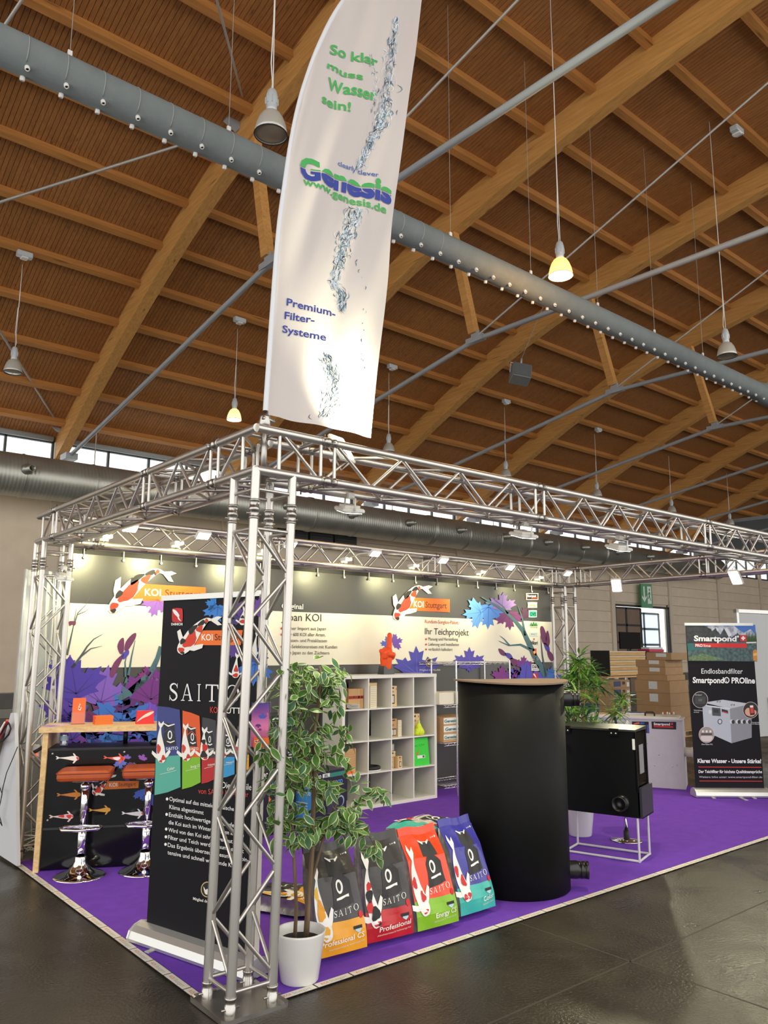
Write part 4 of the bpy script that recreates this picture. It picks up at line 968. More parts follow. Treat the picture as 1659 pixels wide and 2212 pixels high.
for s, A, B, in (('Optimal auf das mitteleuropäische',(362,205),(942,298)),('Klima abgestimmt',(362,277),(670,331)),('Enthält hochwertige Eiweißlieferanten,',(358,347),(1075,466)),('die Koi auch im Winter verdauen können',(355,415),(1030,532)),('Wird von den Koi sehr gut verdaut',(352,483),(930,588)),('Filter und Teich werden kaum belastet',(350,550),(1030,676)),('Das Ergebnis überzeugt: gesunde, farbin-',(348,618),(1075,755)),('tensive und schnell wachsende Koi',(346,686),(950,808))):
    a = b5(*A); P.text(s, a, b5(*B), (a[0]+.2, a[1]-9.3), (238,238,236), 3, .006)
for q in ((342,190),(338,328),(334,460),(331,530),(328,597)): x, y = b5(*q); P.circ(x, y, 2.8, 3.4, (240,240,238), 3, 10)
P.text('Mitglied der KLAN', b5(575,1095), b5(800,1142), b5(576,1068), (236,234,226), 3, .01)
x, y = b5(702,1002); P.circ(x, y, 14, 17, (206,186,120), 2, 22); P.circ(x, y, 12, 15, (26,25,30), 3, 22); P.poly(spline([(x-8,y-7),(x-3,y+1),(x,y-2),(x+3,y+1),(x+8,y-7),(x+5,y+8),(x,y+11),(x-5,y+8)],2), (230,224,210), 4)
P.build('lettering', r1, r1.location)
def printed_bag(C4, split, up, lo, name, kw, koic):
    """C4: corners TL TR BR BL in crop pixels of the banner"""
    P = Print(RM); TL_, TR_, BR_, BL_ = C4
    def T(u, v): # u right, v down
        return b4(lerp(lerp(TL_[0], TR_[0], u), lerp(BL_[0], BR_[0], u), v), lerp(lerp(TL_[1], TR_[1], u), lerp(BL_[1], BR_[1], u), v))
    P.poly([T(0,0), T(.5,-.008), T(1,0), T(1.04,.3), T(1,split), T(0,split)], up, 2); P.poly([T(0,split), T(1,split), T(1,.97), T(.5,1.0), T(0,1)], lo, 2)
    P.poly([T(.30,.18), T(.75,.19), T(.84,.45), T(.30,.45)], (40,40,44), 3)
    P.line([T(.32,.19), T(.5,.215), T(.78,.185)], [2,3.4,2], (240,240,236), 4); P.line([T(.30,.30), T(.55,.24), T(.82,.30)], 1.6, up, 4)
    for a in range(10):
        t0, t1 = a*.628, a*.628+.63; P.poly([T(.58+.10*math.cos(t0), .32+.055*math.sin(t0)), T(.58+.10*math.cos(t1), .32+.055*math.sin(t1)), T(.58+.055*math.cos(t1), .32+.038*math.sin(t1)), T(.58+.055*math.cos(t0), .32+.038*math.sin(t0))], (240,240,236), 4)
    P.line([T(.45,.395), T(.6,.41), T(.78,.39)], [1.5,3,2], (240,240,236), 4)
    P.text('SAITO', T(.42,.50), T(.92,.495), T(.42,.465), (236,236,232), 4, .01)
    P.circ(*T(.92,.535), 2.2, 3, (206,40,36), 4, 10)
    P.text(name, T(.48,.745), T(.48+kw,.735), T(.48,.71), (236,238,226), 4, .01); P.line([T(.2,.775), T(.85,.755)], .7, (226,230,214), 4)
    P.build('feed_bag_print', r1, r1.location)
    P = Print(RM); koi(P, [T(.28,.645), T(.25,.58), T(.20,.45), T(.16,.33), T(.18,.24)], 9.5, 5, patches=koic); P.build('koi_print', r1, r1.location)
kr = ((.10,-.3,.07,.5,(200,50,36)),(.22,.5,.08,.5,(200,50,36)),(.45,-.5,.1,.5,(206,60,44)))
kb = ((.12,.2,.08,.6,(200,40,36)),(.28,-.2,.12,.8,BK),(.5,.2,.12,.8,(200,40,36)),(.68,0,.08,.9,BK))
printed_bag(((190,1175),(412,1213),(420,2005),(160,2062)), .57, (56,66,128), (86,172,152), 'Color', .3, kr)
printed_bag(((440,1220),(608,1275),(620,1955),(435,2003)), .60, (222,88,34), (126,184,44), 'Energy CS', .5, kr)
printed_bag(((636,1287),(772,1320),(760,1920),(628,1948)), .62, (58,58,62), (182,36,38), 'Professional', .5, kb)
printed_bag(((800,1335),(962,1375),(957,1868),(800,1895)), .62, (58,58,62), (52,150,206), 'Professional CS', .5, kr)
printed_bag(((985,1378),(1105,1405),(1100,1815),(975,1840)), .62, (58,58,62), (226,160,30), 'Professional', .5, kr)
# ================================================================== pond filter roll-up banner
qa, qb = Vector((7.165,1.478,0)), Vector((7.838,.9,0))
qo, qn = vplane(qa, qb); QD = (qb-qa).normalized(); L2 = (qb-qa).length; QC = (qa+qb)/2
r2 = thing('rollup_banner', 'black roll-up banner stand with mountain lake picture and pond filter photo', 'banner stand', (QC.x, QC.y, .006))
rollup_hw(r2, qa, QD, qn, L2, m_bsheet, .02, L2-.02, 2.115)
QM = lambda x, y, l: onplane(x, y, qo, qn)+qn*(.002+.0009*l)
q3 = cr(1450, 1310, 4.914)
m_lake = mat('print_lake', srgb(70,92,92), .6, 0, .55, 30); m_mount = mat('print_mountain', srgb(58,62,70), .6, 0, .5, 16); m_snow = mat('print_snow', srgb(170,176,188), .6, 0, .45, 22); m_sky = pc(66,112,190)
P = Print(QM); pq = lambda pts, c, l: P.poly([q3(*p) for p in pts], c, l)
pq([(150,195),(890,195),(905,400),(165,400)], m_sky, 1)
pq([(390,200),(520,205),(600,215),(660,200),(720,250),(770,280),(840,240),(895,300),(900,385),(300,390)], m_snow, 2)
pq([(400,290),(470,230),(520,300),(560,230),(640,330),(700,280),(760,340),(800,385),(380,390)], m_mount, 3); pq([(560,235),(590,225),(640,300),(610,330),(590,290)], (214,216,222), 4); pq([(660,205),(700,240),(690,300),(660,260)], (196,202,214), 4); pq([(470,215),(500,235),(495,270),(478,250)], (196,202,214), 4)
pq([(150,197),(330,197),(420,240),(470,330),(480,390),(165,390)], mat('print_cliff', srgb(44,48,54), .6, 0, .5, 20), 4)
for k in range(12): x = 800+k*9; pq([(x-8,380),(x,255+(k*37) % 50),(x+8,380)], (58,92,44) if k % 2 else (44,74,36), 5)
pq([(165,388),(905,372),(912,584),(180,576)], m_lake, 4); pq([(165,395),(420,390),(380,450),(175,470)], (44,104,104), 5); pq([(178,540),(330,500),(560,560),(400,578),(180,576)], mat('print_shallow', srgb(96,120,84), .6, 0, .5, 40), 5)
pq([(790,378),(900,375),(900,388),(800,392)], (220,222,216), 6); pq([(865,470),(890,455),(908,470),(912,580),(870,575),(862,520)], (196,132,60), 6); pq([(868,500),(905,490),(908,520),(870,525)], (222,176,96), 7)
P.build('picture_print', r2, r2.location)
P = Print(QM); tq = lambda s, A, B, h, c, b_=0., l=8: P.text(s, q3(*A), q3(*B), (q3(*A)[0], q3(*A)[1]-h/4.914), c, l, b_)
Wt = (240,240,240); RD_ = (206,40,40)
tq('Smartpond', (238,366), (690,370), 58, Wt, .035); P.circ(*q3(705,320), 2, 2.4, Wt, 8, 10)
pq([(725,304),(795,304),(797,370),(727,370)], RD_, 8); pq([(752,316),(768,316),(768,358),(752,358)], Wt, 9); pq([(740,329),(781,329),(781,345),(740,345)], Wt, 9)
pq([(245,390),(798,392),(798,440),(247,430)], RD_, 8); tq('PRO', (253,428), (330,430), 30, Wt, .02, 9); tq('line', (342,430), (415,432), 32, Wt, 0, 9)
tq('Endlosbandfilter', (316,712), (755,714), 56, Wt); tq('Smartpond® PROline', (225,810), (885,816), 62, Wt, .03)
tq('Klares Wasser - Unsere Stärke!', (277,1658), (950,1662), 44, Wt, .03); tq('Der Teichfilter für höchste Qualitätsansprüche', (287,1766), (960,1768), 32, Wt, .02); tq('Weitere Infos unter: www.smartpond-filter.de', (293,1818), (962,1820), 20, (214,214,214))
for A, B in (((285,1703),(953,1707)),((295,1851),(963,1854))): P.line([q3(*A), q3(*B)], 1.6, RD_, 8)
tq('Einfache Bedienung', (238,1106), (328,1110), 12, Wt); tq('am Gerät', (238,1126), (292,1128), 12, Wt); tq('Steuerung per App', (850,1234), (930,1236), 12, Wt); tq('vom Handy aus', (850,1250), (938,1254), 12, Wt); tq('Klare Düsen PVC', (320,1468), (437,1470), 14, Wt)
P.build('lettering', r2, r2.location)
P = Print(QM)
pq([(340,1020),(545,990),(850,1035),(620,1085)], (186,190,198), 2); pq([(330,1060),(620,1085),(640,1452),(345,1320)], (176,182,192), 2); pq([(620,1085),(850,1035),(853,1392),(640,1452)], (136,138,144), 2)
pq([(325,1040),(620,1080),(622,1092),(328,1056)], (206,210,216), 3)
pq([(430,1072),(520,1080),(525,1165),(435,1158)], (70,74,78), 3); pq([(445,1090),(500,1095),(502,1130),(448,1126)], (40,44,48), 4); P.circ(*q3(410,1118), 3.4, 4.4, (206,208,208), 4, 12)
P.circ(*q3(515,1222), 5, 6, (40,42,46), 3, 16); P.circ(*q3(515,1222), 3.4, 4.4, (196,200,208), 4, 14)
pq([(533,1087),(600,1105),(602,1138),(535,1120)], (30,26,28), 3); pq([(540,1112),(598,1126),(598,1134),(540,1120)], RD_, 4)
for x in (655, 718, 772, 828): P.circ(*q3(x-12,1222), 5, 4.6, (206,208,212), 3, 14); P.circ(*q3(x,1225), 3.4, 4.4, (40,40,44), 4, 14)
for A in ((500,1010),(650,1046)): pq([(A[0]-18,A[1]-8),(A[0]+22,A[1]-8),(A[0]+22,A[1]+8),(A[0]-18,A[1]+8)], (60,62,66), 4); pq([(A[0]-12,A[1]-4),(A[0]+16,A[1]-4),(A[0]+16,A[1]+6),(A[0]-12,A[1]+6)], (186,190,198), 5)
P.build('filter_picture', r2, r2.location)
for cx, cy, kind in ((305,990,0),(840,1100,1),(373,1360,2)):
    P = Print(QM); x, y = q3(cx, cy); P.circ(x, y, 17, 18, (206,190,186), 5, 26); P.circ(x, y, 16, 17, ((34,34,36),(40,34,36),(150,140,136))[kind], 6, 26)
    if kind == 0: P.rect(x-11, y-7, x+11, y+9, (58,58,60), 7); P.rect(x-4, y-2, x+4, y+3, (90,94,92), 8); P.text('Smartpond', (x-11,y-9.5), (x+3,y-9.3), (x-11,y-12), Wt, 8)
    if kind == 1: P.poly(spline([(x-10,y+10),(x-12,y+1),(x-6,y-5),(x+4,y-2),(x+12,y+2),(x+11,y+9),(x+2,y+14)],3), (214,160,136), 7); P.poly([(x-4,y-13),(x+6,y-14),(x+9,y+10),(x-1,y+11)], (30,30,32), 8); P.poly([(x-2,y-10),(x+5,y-10.5),(x+7,y+6),(x,y+7)], (206,60,48), 9); P.poly([(x-2,y-10),(x+5,y-10.5),(x+5.5,y-6),(x-1.5,y-5.5)], (230,226,224), 10)
    if kind == 2: P.rect(x-12, y-3, x+12, y+1, (70,66,64), 7); P.poly(spline([(x-13,y+4),(x,y+3),(x+13,y+4),(x+8,y+14),(x-8,y+14)],3), (206,196,192), 7); [P.circ(x+dx, y-7, 2.4, 2.8, (220,214,206), 8, 10) for dx in (-8,0,8)]
    P.build('inset_picture', r2, r2.location)
f_ = MB(); f_.hexa(frame_box(L2*.58, L2*.63, .06, .24, .0075, .014, qa, QD, qn)); f_.build('foot', m_sil, r2, r2.location)
# ================================================================== bar counter with what stands on it
ka = Vector((-.112,3.141,0)); KD = Vector((.8917,-.4525,0)); KN = Vector((-.4525,-.8917,0))   # along, towards the guests
kb_ = lambda u, n, z: ka+KD*u-KN*n+Vector((0,0,z))     # u along, n depth to the back
m_pine = wood('pine_board', srgb(206,168,112), srgb(232,200,148), 'X', 3, .5, .04)
m_gloss = mat('black_gloss_panel', srgb(14,14,16), .12, 0, .1, 4, spec=.35); m_blk = mat('black_panel', srgb(22,22,24), .4)
bar = thing('bar_counter', 'wooden bar counter with black koi-printed front beside the truss tower', 'counter', (ka.x, ka.y, .006))
def ub(u0, u1, n0, n1, z0, z1, fn=kb_):
    return [fn(u0,n0,z0), fn(u1,n0,z0), fn(u1,n1,z0), fn(u0,n1,z0), fn(u0,n0,z1), fn(u1,n0,z1), fn(u1,n1,z1), fn(u0,n1,z1)]
def kbox(name, m, parent, *a, fn=kb_):
    q = MB(); q.hexa(ub(*a, fn=fn)); return q.build(name, m, parent, parent.location)
kbox('side_board', m_pine, bar, -.03, 0.012, -.03, .42, .006, 1.10)
kbox('side_board', m_pine, bar, 1.40, 1.442, -.03, .42, .006, 1.10)
kbox('top_board', m_pine, bar, -.06, 1.47, -.06, .40, 1.10, 1.14)
kbox('cabinet', m_blk, bar, .016, 1.395, .012, .36, .02, .95)
kbox('shelf_top', mat('black_matt', srgb(34,33,36), .5), bar, .014, 1.397, .0, .37, .95, .966)
kbox('front_panel', m_gloss, bar, .02, 1.39, .0, .012, .34, .945)
kbox('kick_panel', mat('black_gloss_panel', srgb(14,14,16), .12), bar, .02, 1.39, .004, .014, .02, .325)
kbox('rail', mat('dark_rail', srgb(60,60,62), .4, .6), bar, .0, 1.40, -.012, .006, .325, .342)
q = MB(); q.tube(kb_(.60,.28,.966), kb_(.60,.28,1.10), .02, 10); q.build('post', m_blk, bar, bar.location)
for u, z in ((.05,.925),(.05,.40),(.62,.925)): q = MB(); q.lathe([(.001,.004),(.007,.003),(.008,0)], 10, kb_(u, 0, z), M=Vector((-.4525,-.8917,0)).to_track_quat('Z','X').to_matrix()); q.build('screw', m_sil, bar, bar.location)
ko, kn = ka, KN
KM = lambda x, y, l: onplane(x, y, ko, kn)+kn*(.0012+.0006*l)
k3 = cr(0, 1480, 4.366)
def barfish(pts, w, base, patches=(), fc=None): 
    P = Print(KM); koi(P, [k3(*p) for p in pts], w, 2, base=base, patches=patches, fincol=fc); P.build('koi_print', bar, bar.location)
R3 = (206,52,46)
barfish([(745,690),(700,690),(640,688),(560,686)], 5.2, (236,226,222), ((.10,0,.10,.9,R3),))
barfish([(1180,690),(1130,692),(1070,690),(1010,684)], 5.2, (222,90,80), ((.5,0,.2,.8,(236,226,222)),(.2,0,.08,.8,R3)))
barfish([(762,1030),(715,1032),(640,1034),(570,1034)], 5.2, (206,128,50)); barfish([(1042,1172),(1000,1176),(940,1180),(870,1178)], 4.8, (206,150,60))
barfish([(692,1236),(650,1238),(570,1240),(500,1240)], 5.6, (226,196,192), ((.3,0,.14,.8,R3),(.62,.3,.12,.8,R3),(.08,0,.06,.8,R3)))
barfish([(1350,1210),(1310,1212),(1240,1212),(1180,1208)], 5.0, (226,222,224), ((.08,0,.08,.9,R3),)); barfish([(880,1030),(920,990),(975,930),(1040,870)], 9, (236,232,226), KP)
P = Print(KM); P.poly([k3(1020,905), k3(1310,902), k3(1305,970), k3(975,985)], (222,120,40), 1); P.text('KOI', k3(1030,958), k3(1105,956), k3(1030,920), (240,230,214), 2, .02); P.text('Stuttgart', k3(1118,955), k3(1282,950), k3(1118,917), (80,44,20), 2); P.build('name_plate', bar, bar.location)
for x, y, sz, an, c in ((1200,690,10,10,(122,96,190)),(1340,700,13,20,(136,82,176)),(1130,720,18,170,(92,110,196)),(1250,740,14,200,(96,64,120)),(1320,1000,22,160,(66,96,186)),(1430,1040,26,190,(60,84,176)),(1180,880,12,60,(110,60,160))):
    P = Print(KM); leafp(P, k3, x, y, sz, an, c, None, 1); P.build('leaf_print', bar, bar.location)
P = Print(KM); P.line([k3(*q) for q in ((1260,730),(1300,760),(1315,800))], 2, TE, 1); P.line([k3(*q) for q in ((1390,740),(1430,780))], 3, (112,52,92), 1); P.build('branch_print', bar, bar.location)
# things on the bar
m_orange = mat('orange_card', srgb(232,98,30), .5); m_acr = glass('acrylic', (.94,.97,.98), .85, .05)
t = thing('brochure_holder', 'clear acrylic stand with orange brochures on the bar', 'brochure holder', tuple(kb_(.20,.24,1.14)), math.radians(-20))
q = MB(); q.hexa([(-.058,-.03,.002),(.058,-.03,.002),(.058,-.027,.002),(-.058,-.027,.002),(-.058,-.012,.10),(.058,-.012,.10),(.058,-.009,.10),(-.058,-.009,.10)]); q.hexa([(-.058,.02,.002),(.058,.02,.002),(.058,.024,.002),(-.058,.024,.002),(-.058,.06,.2),(.058,.06,.2),(.058,.064,.2),(-.058,.064,.2)]); q.box(-.058,.058,-.03,.024,0,.003); q.build('holder', m_acr, t)
for k in range(3):
    q = MB(); o = k*.012; q.hexa([(-.052,-.02+o,.004),(.052,-.02+o,.004),(.052,-.012+o,.004),(-.052,-.012+o,.004),(-.052,.018+o,.21+k*.004),(.052,.018+o,.21+k*.004),(.052,.024+o,.21+k*.004),(-.052,.024+o,.21+k*.004)]); q.build('brochure', m_orange, t)
P = Print(lambda x, y, l: Vector((x, -.0205+.038*(y-.004)/.206-.001*l, y))); koi(P, [(.012,.115),(.006,.13),(.0,.145),(.004,.16)], .008, 1, patches=((.4,0,.2,.8,R3),)); P.build('koi_print', t)
for k in range(9):
    t = thing('booklet', 'orange booklet in the small pile on the bar', 'booklet', tuple(kb_(.41,.20,1.14+k*.008)), math.radians(-10+rnd.uniform(-3,3)), 'pile of orange booklets on the bar')
    q = MB(); q.box(-.075, .075, -.055, .055, .0006, .0074); q.build('cover', m_orange, t); q = MB(); q.box(-.073, .0755, -.0555, .0553, .002, .006); q.build('pages', mat('page_orange', srgb(236,140,60), .7), t)
t = thing('red_carton', 'small red carton with white swoosh on the bar', 'carton', tuple(kb_(.76,.18,1.14)), math.radians(-18))
q = MB(); q.hexa([(-.075,-.055,0),(.075,-.055,0),(.075,.055,0),(-.075,.055,0),(-.068,-.05,.11),(.068,-.05,.11),(.068,.05,.11),(-.068,.05,.11)]); q.build('box', mat('red_card', srgb(214,42,46), .5), t)
P = Print(lambda x, y, l: Vector((x, -.0562+y*.045-.0006*l, y))); P.poly(spline([(-.07,.02),(-.02,.05),(.03,.07),(.07,.10),(.05,.105),(.0,.085),(-.05,.045)],3), (238,206,196), 1); P.build('swoosh_print', t)
t = thing('bonsai_ornament', 'red feathery ornament in a dark round pot on the bar', 'ornament', tuple(kb_(.935,.16,1.14)))
q = MB(); q.lathe([(.035,0),(.055,.02),(.06,.05),(.05,.075),(.04,.075),(.035,.06),(.0,.06)], 18); q.build('pot', mat('dark_pot', srgb(44,40,38), .35), t)
q = MB(); q.tube((0,0,.06),(.01,0,.26),.006,6); q.build('stem', mat('stem_brown', srgb(90,60,40), .7), t)
q = MB()
for k in range(120):
    z = .09+.22*k/120; a = rnd.random()*6.28; r = .05*(1-.5*(z-.09)/.22); q.add([(0,0,z),(r*math.cos(a),r*math.sin(a),z+.012),(r*math.cos(a+.25),r*math.sin(a+.25),z-.006)], [(0,1,2)])
tag(q.build('plume', mat('red_plume', srgb(226,30,52), .6), t), kind='stuff')
q = MB(); [q.lathe([(.001,.018),(.012,.012),(.014,.004),(.008,-.002)], 8, (.02*math.cos(k*1.3), .02*math.sin(k*1.3), .062)) for k in range(5)]; tag(q.build('pebbles', m_white, t), kind='stuff')
t = thing('leaflet', 'pale printed leaflet lying on the end of the bar', 'leaflet', tuple(kb_(.03,.12,1.14)), .5); q = MB(); q.box(-.105,.105,-.07,.07,.0006,.002); q.build('sheet', mat('leaflet_pink', srgb(226,190,206), .5, 0, .3, 20), t); q = MB(); q.box(-.10,.0,-.06,.06,.002,.0026); q.build('picture', mat('leaflet_violet', srgb(150,120,190), .5, 0, .4, 30), t)
t = thing('water_bottle', 'clear plastic water bottle standing on the black cabinet under the bar top', 'bottle', tuple(kb_(.12,.10,.967)))
q = MB(); q.lathe([(.0,.002),(.03,.0),(.034,.012),(.034,.05),(.031,.055),(.034,.062),(.034,.10),(.028,.118),(.014,.128),(.013,.131)], 20); q.build('body', glass('bottle_plastic', (.86,.92,.94), .7, .06), t)
q = MB(); q.lathe([(.0346,.052),(.0346,.092)], 20); q.build('label', mat('bottle_label', srgb(160,190,206), .4), t); q = MB(); q.lathe([(.015,.121),(.015,.132),(.0,.132)], 14); q.build('cap', mat('cap_blue', srgb(60,90,140), .4), t)
t = thing('black_pouch', 'small black pouch with pale stripe on the cabinet under the bar top', 'pouch', tuple(kb_(.90,.15,.967)), -.4); q = MB(); q.lathe([(.0,0),(.05,.0),(.055,.02),(.04,.05),(.0,.06)], 14); o = q.build('body', m_blk, t); o.scale = (1.6,.8,1); q = MB(); q.path([(-.07,-.03,.03),(0,-.046,.034),(.07,-.03,.03)], .004, 6); q.build('stripe', m_white, t)
# ------------------------------------------------------------------ bar stools
m_chrome = mat('chrome', (.86,.86,.88), .06, 1.0); m_leather = mat('orange_leather', srgb(176,78,34), .42, 0, .06, 12, .1, 120)
def stool(x, y, rot, label):
    t = thing('bar_stool', label, 'stool', (x, y, .006), rot, 'chrome bar stools with orange seats')
    q = MB(); q.lathe([(.20,.0),(.20,.008),(.185,.016),(.14,.03),(.09,.055),(.06,.085),(.045,.12),(.045,.15),(.038,.155)], 40, capb=True); q.build('base', m_chrome, t)
    q = MB(); q.tube((0,0,.15),(0,0,.38),.034,20); q.tube((0,0,.38),(0,0,.70),.028,20); q.build('column', m_chrome, t)
    q = MB(); q.lathe([(.028,.66),(.04,.67),(.04,.70),(.028,.71)], 20); q.tube((-.1,0,.725),(.1,0,.725),.012,8); q.build('seat_mount', m_chrome, t)
    q = MB(); q.path([(.0,-.03,.385),(-.13,-.05,.385),(-.155,-.10,.385),(-.13,-.16,.385),(.0,-.19,.385),(.13,-.16,.385),(.155,-.10,.385),(.13,-.05,.385),(.0,-.03,.385)], .012, 10); q.build('footrest', m_chrome, t)
    q = MB(); q.rbox(-.205, .205, -.165, .165, .742, .822, .035, 0, 5); o = q.build('seat', m_leather, t); o.modifiers.new('round', 'BEVEL').width = .012
    q = MB(); pass
    rim = []
    for cx, cy, a0 in ((.171,.131,0),(-.171,.131,90),(-.171,-.131,180),(.171,-.131,270)):
        for k in range(4): a = math.radians(a0+30*k); rim.append((cx+.036*math.cos(a), cy+.036*math.sin(a), .806))
    q = MB(); q.path(rim, .004, 6, closed=True); q.build('piping', mat('piping_orange', srgb(150,62,26), .5), t)
    return t
stool(.108, 2.795, math.radians(-27), 'chrome bar stool with orange leather seat nearest the truss tower end of the bar')
stool(.565, 2.615, math.radians(-27), 'chrome bar stool with orange leather seat half hidden by the black banner stand')
# ------------------------------------------------------------------ white panels, cleaner and cables at the bar end
m_panel = mat('white_panel', srgb(222,226,220), .55)
t = thing('partition_screen', 'tall white partition behind the truss tower at the bar end', 'partition', (.1, 4.07, 0)); q = MB(); q.box(-.24, .34, -.02, .02, 0, 2.52); q.build('board', m_panel, t); q = MB(); q.box(-.245, -.225, -.024, .024, 0, 2.53); q.build('edge_profile', m_sil, t)
t = thing('partition_screen', 'tall white partition behind the truss tower beside the bamboo', 'partition', (W_B, 4.07, 0)); q = MB(); q.box(-.16, .12, -.02, .02, 0, 2.42); q.build('board', m_panel, t); q = MB(); q.box(.10, .125, -.024, .024, 0, 2.43); q.build('edge_profile', m_sil, t)
la, lb2 = Vector((-.215,3.45,0)), Vector((-.235,3.896,0)); lo, lnn = vplane(la, lb2)
t = thing('slanted_board', 'pale grey board with slanting top edge beside the edge tape', 'board', (la.x, 3.9, 0))
q = MB(); q.prism([onplane(x, y, lo, lnn) for x, y in ((36,1871),(34,1678),(31,1540),(23,1540),(-2,1640),(-120,1700),(-120,1770))], -lnn*.03); q.v = [(a, b, max(.001, c)) for a, b, c in q.v]; q.build('board', mat('pale_grey_board', srgb(206,208,212), .5), t, t.location)
v3 = cr(0, 1460, 11.06); VM = lambda x, y, d=.06: onplane(*v3(x, y), lo, lnn)+lnn*d
t = thing('stick_cleaner', 'red and white stick cleaner with black loop handle leaning on the grey board', 'cleaner', tuple(VM(0,1700)*1.0)); t.location.z = .0
q = MB(); q.path([VM(350,1050), VM(180,1350), VM(20,1660), VM(-300,2300)], [.012,.026,.03,.03], 10); q.build('body', mat('red_gloss', srgb(176,34,40), .3), t, t.location)
q = MB(); q.path([VM(372,1090,.09), VM(210,1390,.09), VM(60,1660,.09), VM(-260,2300,.09)], [.006,.012,.014,.014], 8); q.build('trim', m_white, t, t.location)
q = MB(); q.path([VM(*p) for p in ((375,1110),(410,1180),(430,1250),(380,1390),(250,1535),(120,1575),(95,1540),(170,1420),(280,1230),(375,1110))], .0075, 8); q.build('handle', m_black, t, t.location)
q = MB(); q.path([VM(110,1590), VM(60,1850), VM(10,2120), VM(-120,2800), VM(-200,3400)], .010, 8); q.build('tube', mat('dark_tube', srgb(70,60,64), .4), t, t.location)
g7 = cr(0, 1180, 3.075); GM = lambda x, y, d=.05: onplane(*g7(x, y), lo, lnn)+lnn*d
t = thing('power_cable', 'thin black cable hanging in loops over the grey board', 'cable', (la.x, 3.6, 0)); q = MB(); q.path([GM(*p) for p in ((158,1330),(120,1420),(85,1500),(62,1590),(45,1690),(18,1790),(55,1850),(30,1760),(55,1640),(40,1600),(0,1590),(-30,1610))], .004, 6); q.build('cord', m_black, t, t.location)
m_cab = mat('white_cable', srgb(226,224,206), .5)
t = thing('cable_bundle', 'bundle of white cables running down the truss tower to a coil at its foot', 'cable', (.0, 3.78, .02))
for k, (dx, dy) in enumerate(((.05,.02),(.08,.05),(.02,.06),(.10,-.02))):
    q = MB(); q.path([(dx+.02*math.sin(z*4+k), dy+.02*math.cos(z*3+k*2), z) for z in [.05+.12*i for i in range(21)]], .005, 6); q.build('cable', m_cab, t)
for k in range(7):
    q = MB(); a0 = k*.9; R_ = .07+.012*k; q.path([(.02+R_*math.cos(a)*.9+.02*math.cos(a0), .0+R_*math.sin(a)+.02*math.sin(a0), .02+.02*k+.03*math.sin(a*2+k)) for a in [i*.35 for i in range(18)]], .005, 6, closed=True); q.build('cable_coil', m_cab, t)
g0 = at(78, 1621, 'y', 3.66)
t = thing('power_socket', 'white socket block with red switch and black plug on the truss tower', 'socket', tuple(g0), -.3); q = MB(); q.rbox(-.03,.03,-.02,.02,-.06,.05,.01); q.build('block', m_white, t); q = MB(); q.box(-.012,.012,-.026,-.019,-.05,-.025); q.build('switch', mat('red_switch', (1,.05,.03), .4, emit=2.), t); q = MB(); q.tube((-.03,-.04,-.02),(.05,-.05,.03),.015,8); q.path([(-.03,-.04,-.02),(-.06,-.04,-.03),(-.07,-.03,.02),(-.06,0,.08)], .004, 6); q.build('plug', m_black, t)
# ------------------------------------------------------------------ brochure holder hanging on the front tower
hc = at(563, 1564, 'y', -.02); HD = Vector((.80,-.6,0)).normalized(); HN = Vector((-.6,-.8,0)).normalized()
t = thing('brochure_holder', 'acrylic holder with purple brochures and orange cards on the corner truss tower', 'brochure holder', tuple(hc), 0)
t.rotation_euler = (0, 0, math.atan2(HD.y, HD.x))
q = MB(); q.box(-.052,.052,-.03,-.027,-.118,-.03); q.box(-.052,.052,.0,.003,-.118,.118); q.box(-.052,-.049,-.03,.003,-.118,.02); q.box(.049,.052,-.03,.003,-.118,.02); q.box(-.052,.052,-.03,.003,-.12,-.117); q.build('holder', m_acr, t)
mg = bpy.data.materials.new('brochure_gradient'); mg.use_nodes = True; nt = mg.node_tree; tc = nt.nodes.new('ShaderNodeTexCoord'); sx = nt.nodes.new('ShaderNodeSeparateXYZ'); nt.links.new(tc.outputs['Object'], sx.inputs[0]); crr = nt.nodes.new('ShaderNodeValToRGB')
mrr = nt.nodes.new('ShaderNodeMapRange'); mrr.inputs['From Min'].default_value = -.10; mrr.inputs['From Max'].default_value = .115; nt.links.new(sx.outputs['Z'], mrr.inputs['Value']); nt.links.new(mrr.outputs[0], crr.inputs[0])
crr.color_ramp.elements[0].color = (*srgb(214,70,120),1); crr.color_ramp.elements[1].color = (*srgb(70,58,140),1); e2 = crr.color_ramp.elements.new(.45); e2.color = (*srgb(206,110,160),1); e3 = crr.color_ramp.elements.new(.75); e3.color = (*srgb(130,66,140),1)
nt.links.new(crr.outputs[0], nt.nodes['Principled BSDF'].inputs['Base Color'])
q = MB(); q.box(-.047,.047,-.026,-.004,-.115,.112); q.build('brochure', mg, t)
P = Print(lambda x, y, l: Vector((x, -.0265-.0006*l, y)))
leaf(P, 0,0,.001,0,(90,60,150)); P.poly([(x*.028+.012, y*.028+.035) for x, y in LEAF], (70,80,170), 1); P.poly([(x*.02-.01, y*-.02+.0) for x, y in LEAF], (84,40,110), 1); P.poly([(x*.012+.0, y*.012-.03) for x, y in LEAF], (96,36,100), 1); P.text('KOI-WELT', (.042,.06), (.042,-.07), (.034,.06), (240,120,140), 2); P.build('picture_print', t)
q = MB(); q.box(-.03,.05,-.045,-.033,-.118,-.066); q.build('card_stack', m_orange, t); P = Print(lambda x, y, l: Vector((x, -.0455-.0006*l, y))); P.text('KOI', (.0,-.080), (.016,-.080), (.0,-.072), (246,230,210), 1); koi(P, [(-.022,-.092),(-.015,-.085),(-.006,-.078)], .005, 1, patches=((.4,0,.2,.9,(60,20,10)),)); P.line([(.0,-.098),(.03,-.098)], .0015, (246,210,180), 1); P.build('card_print', t)
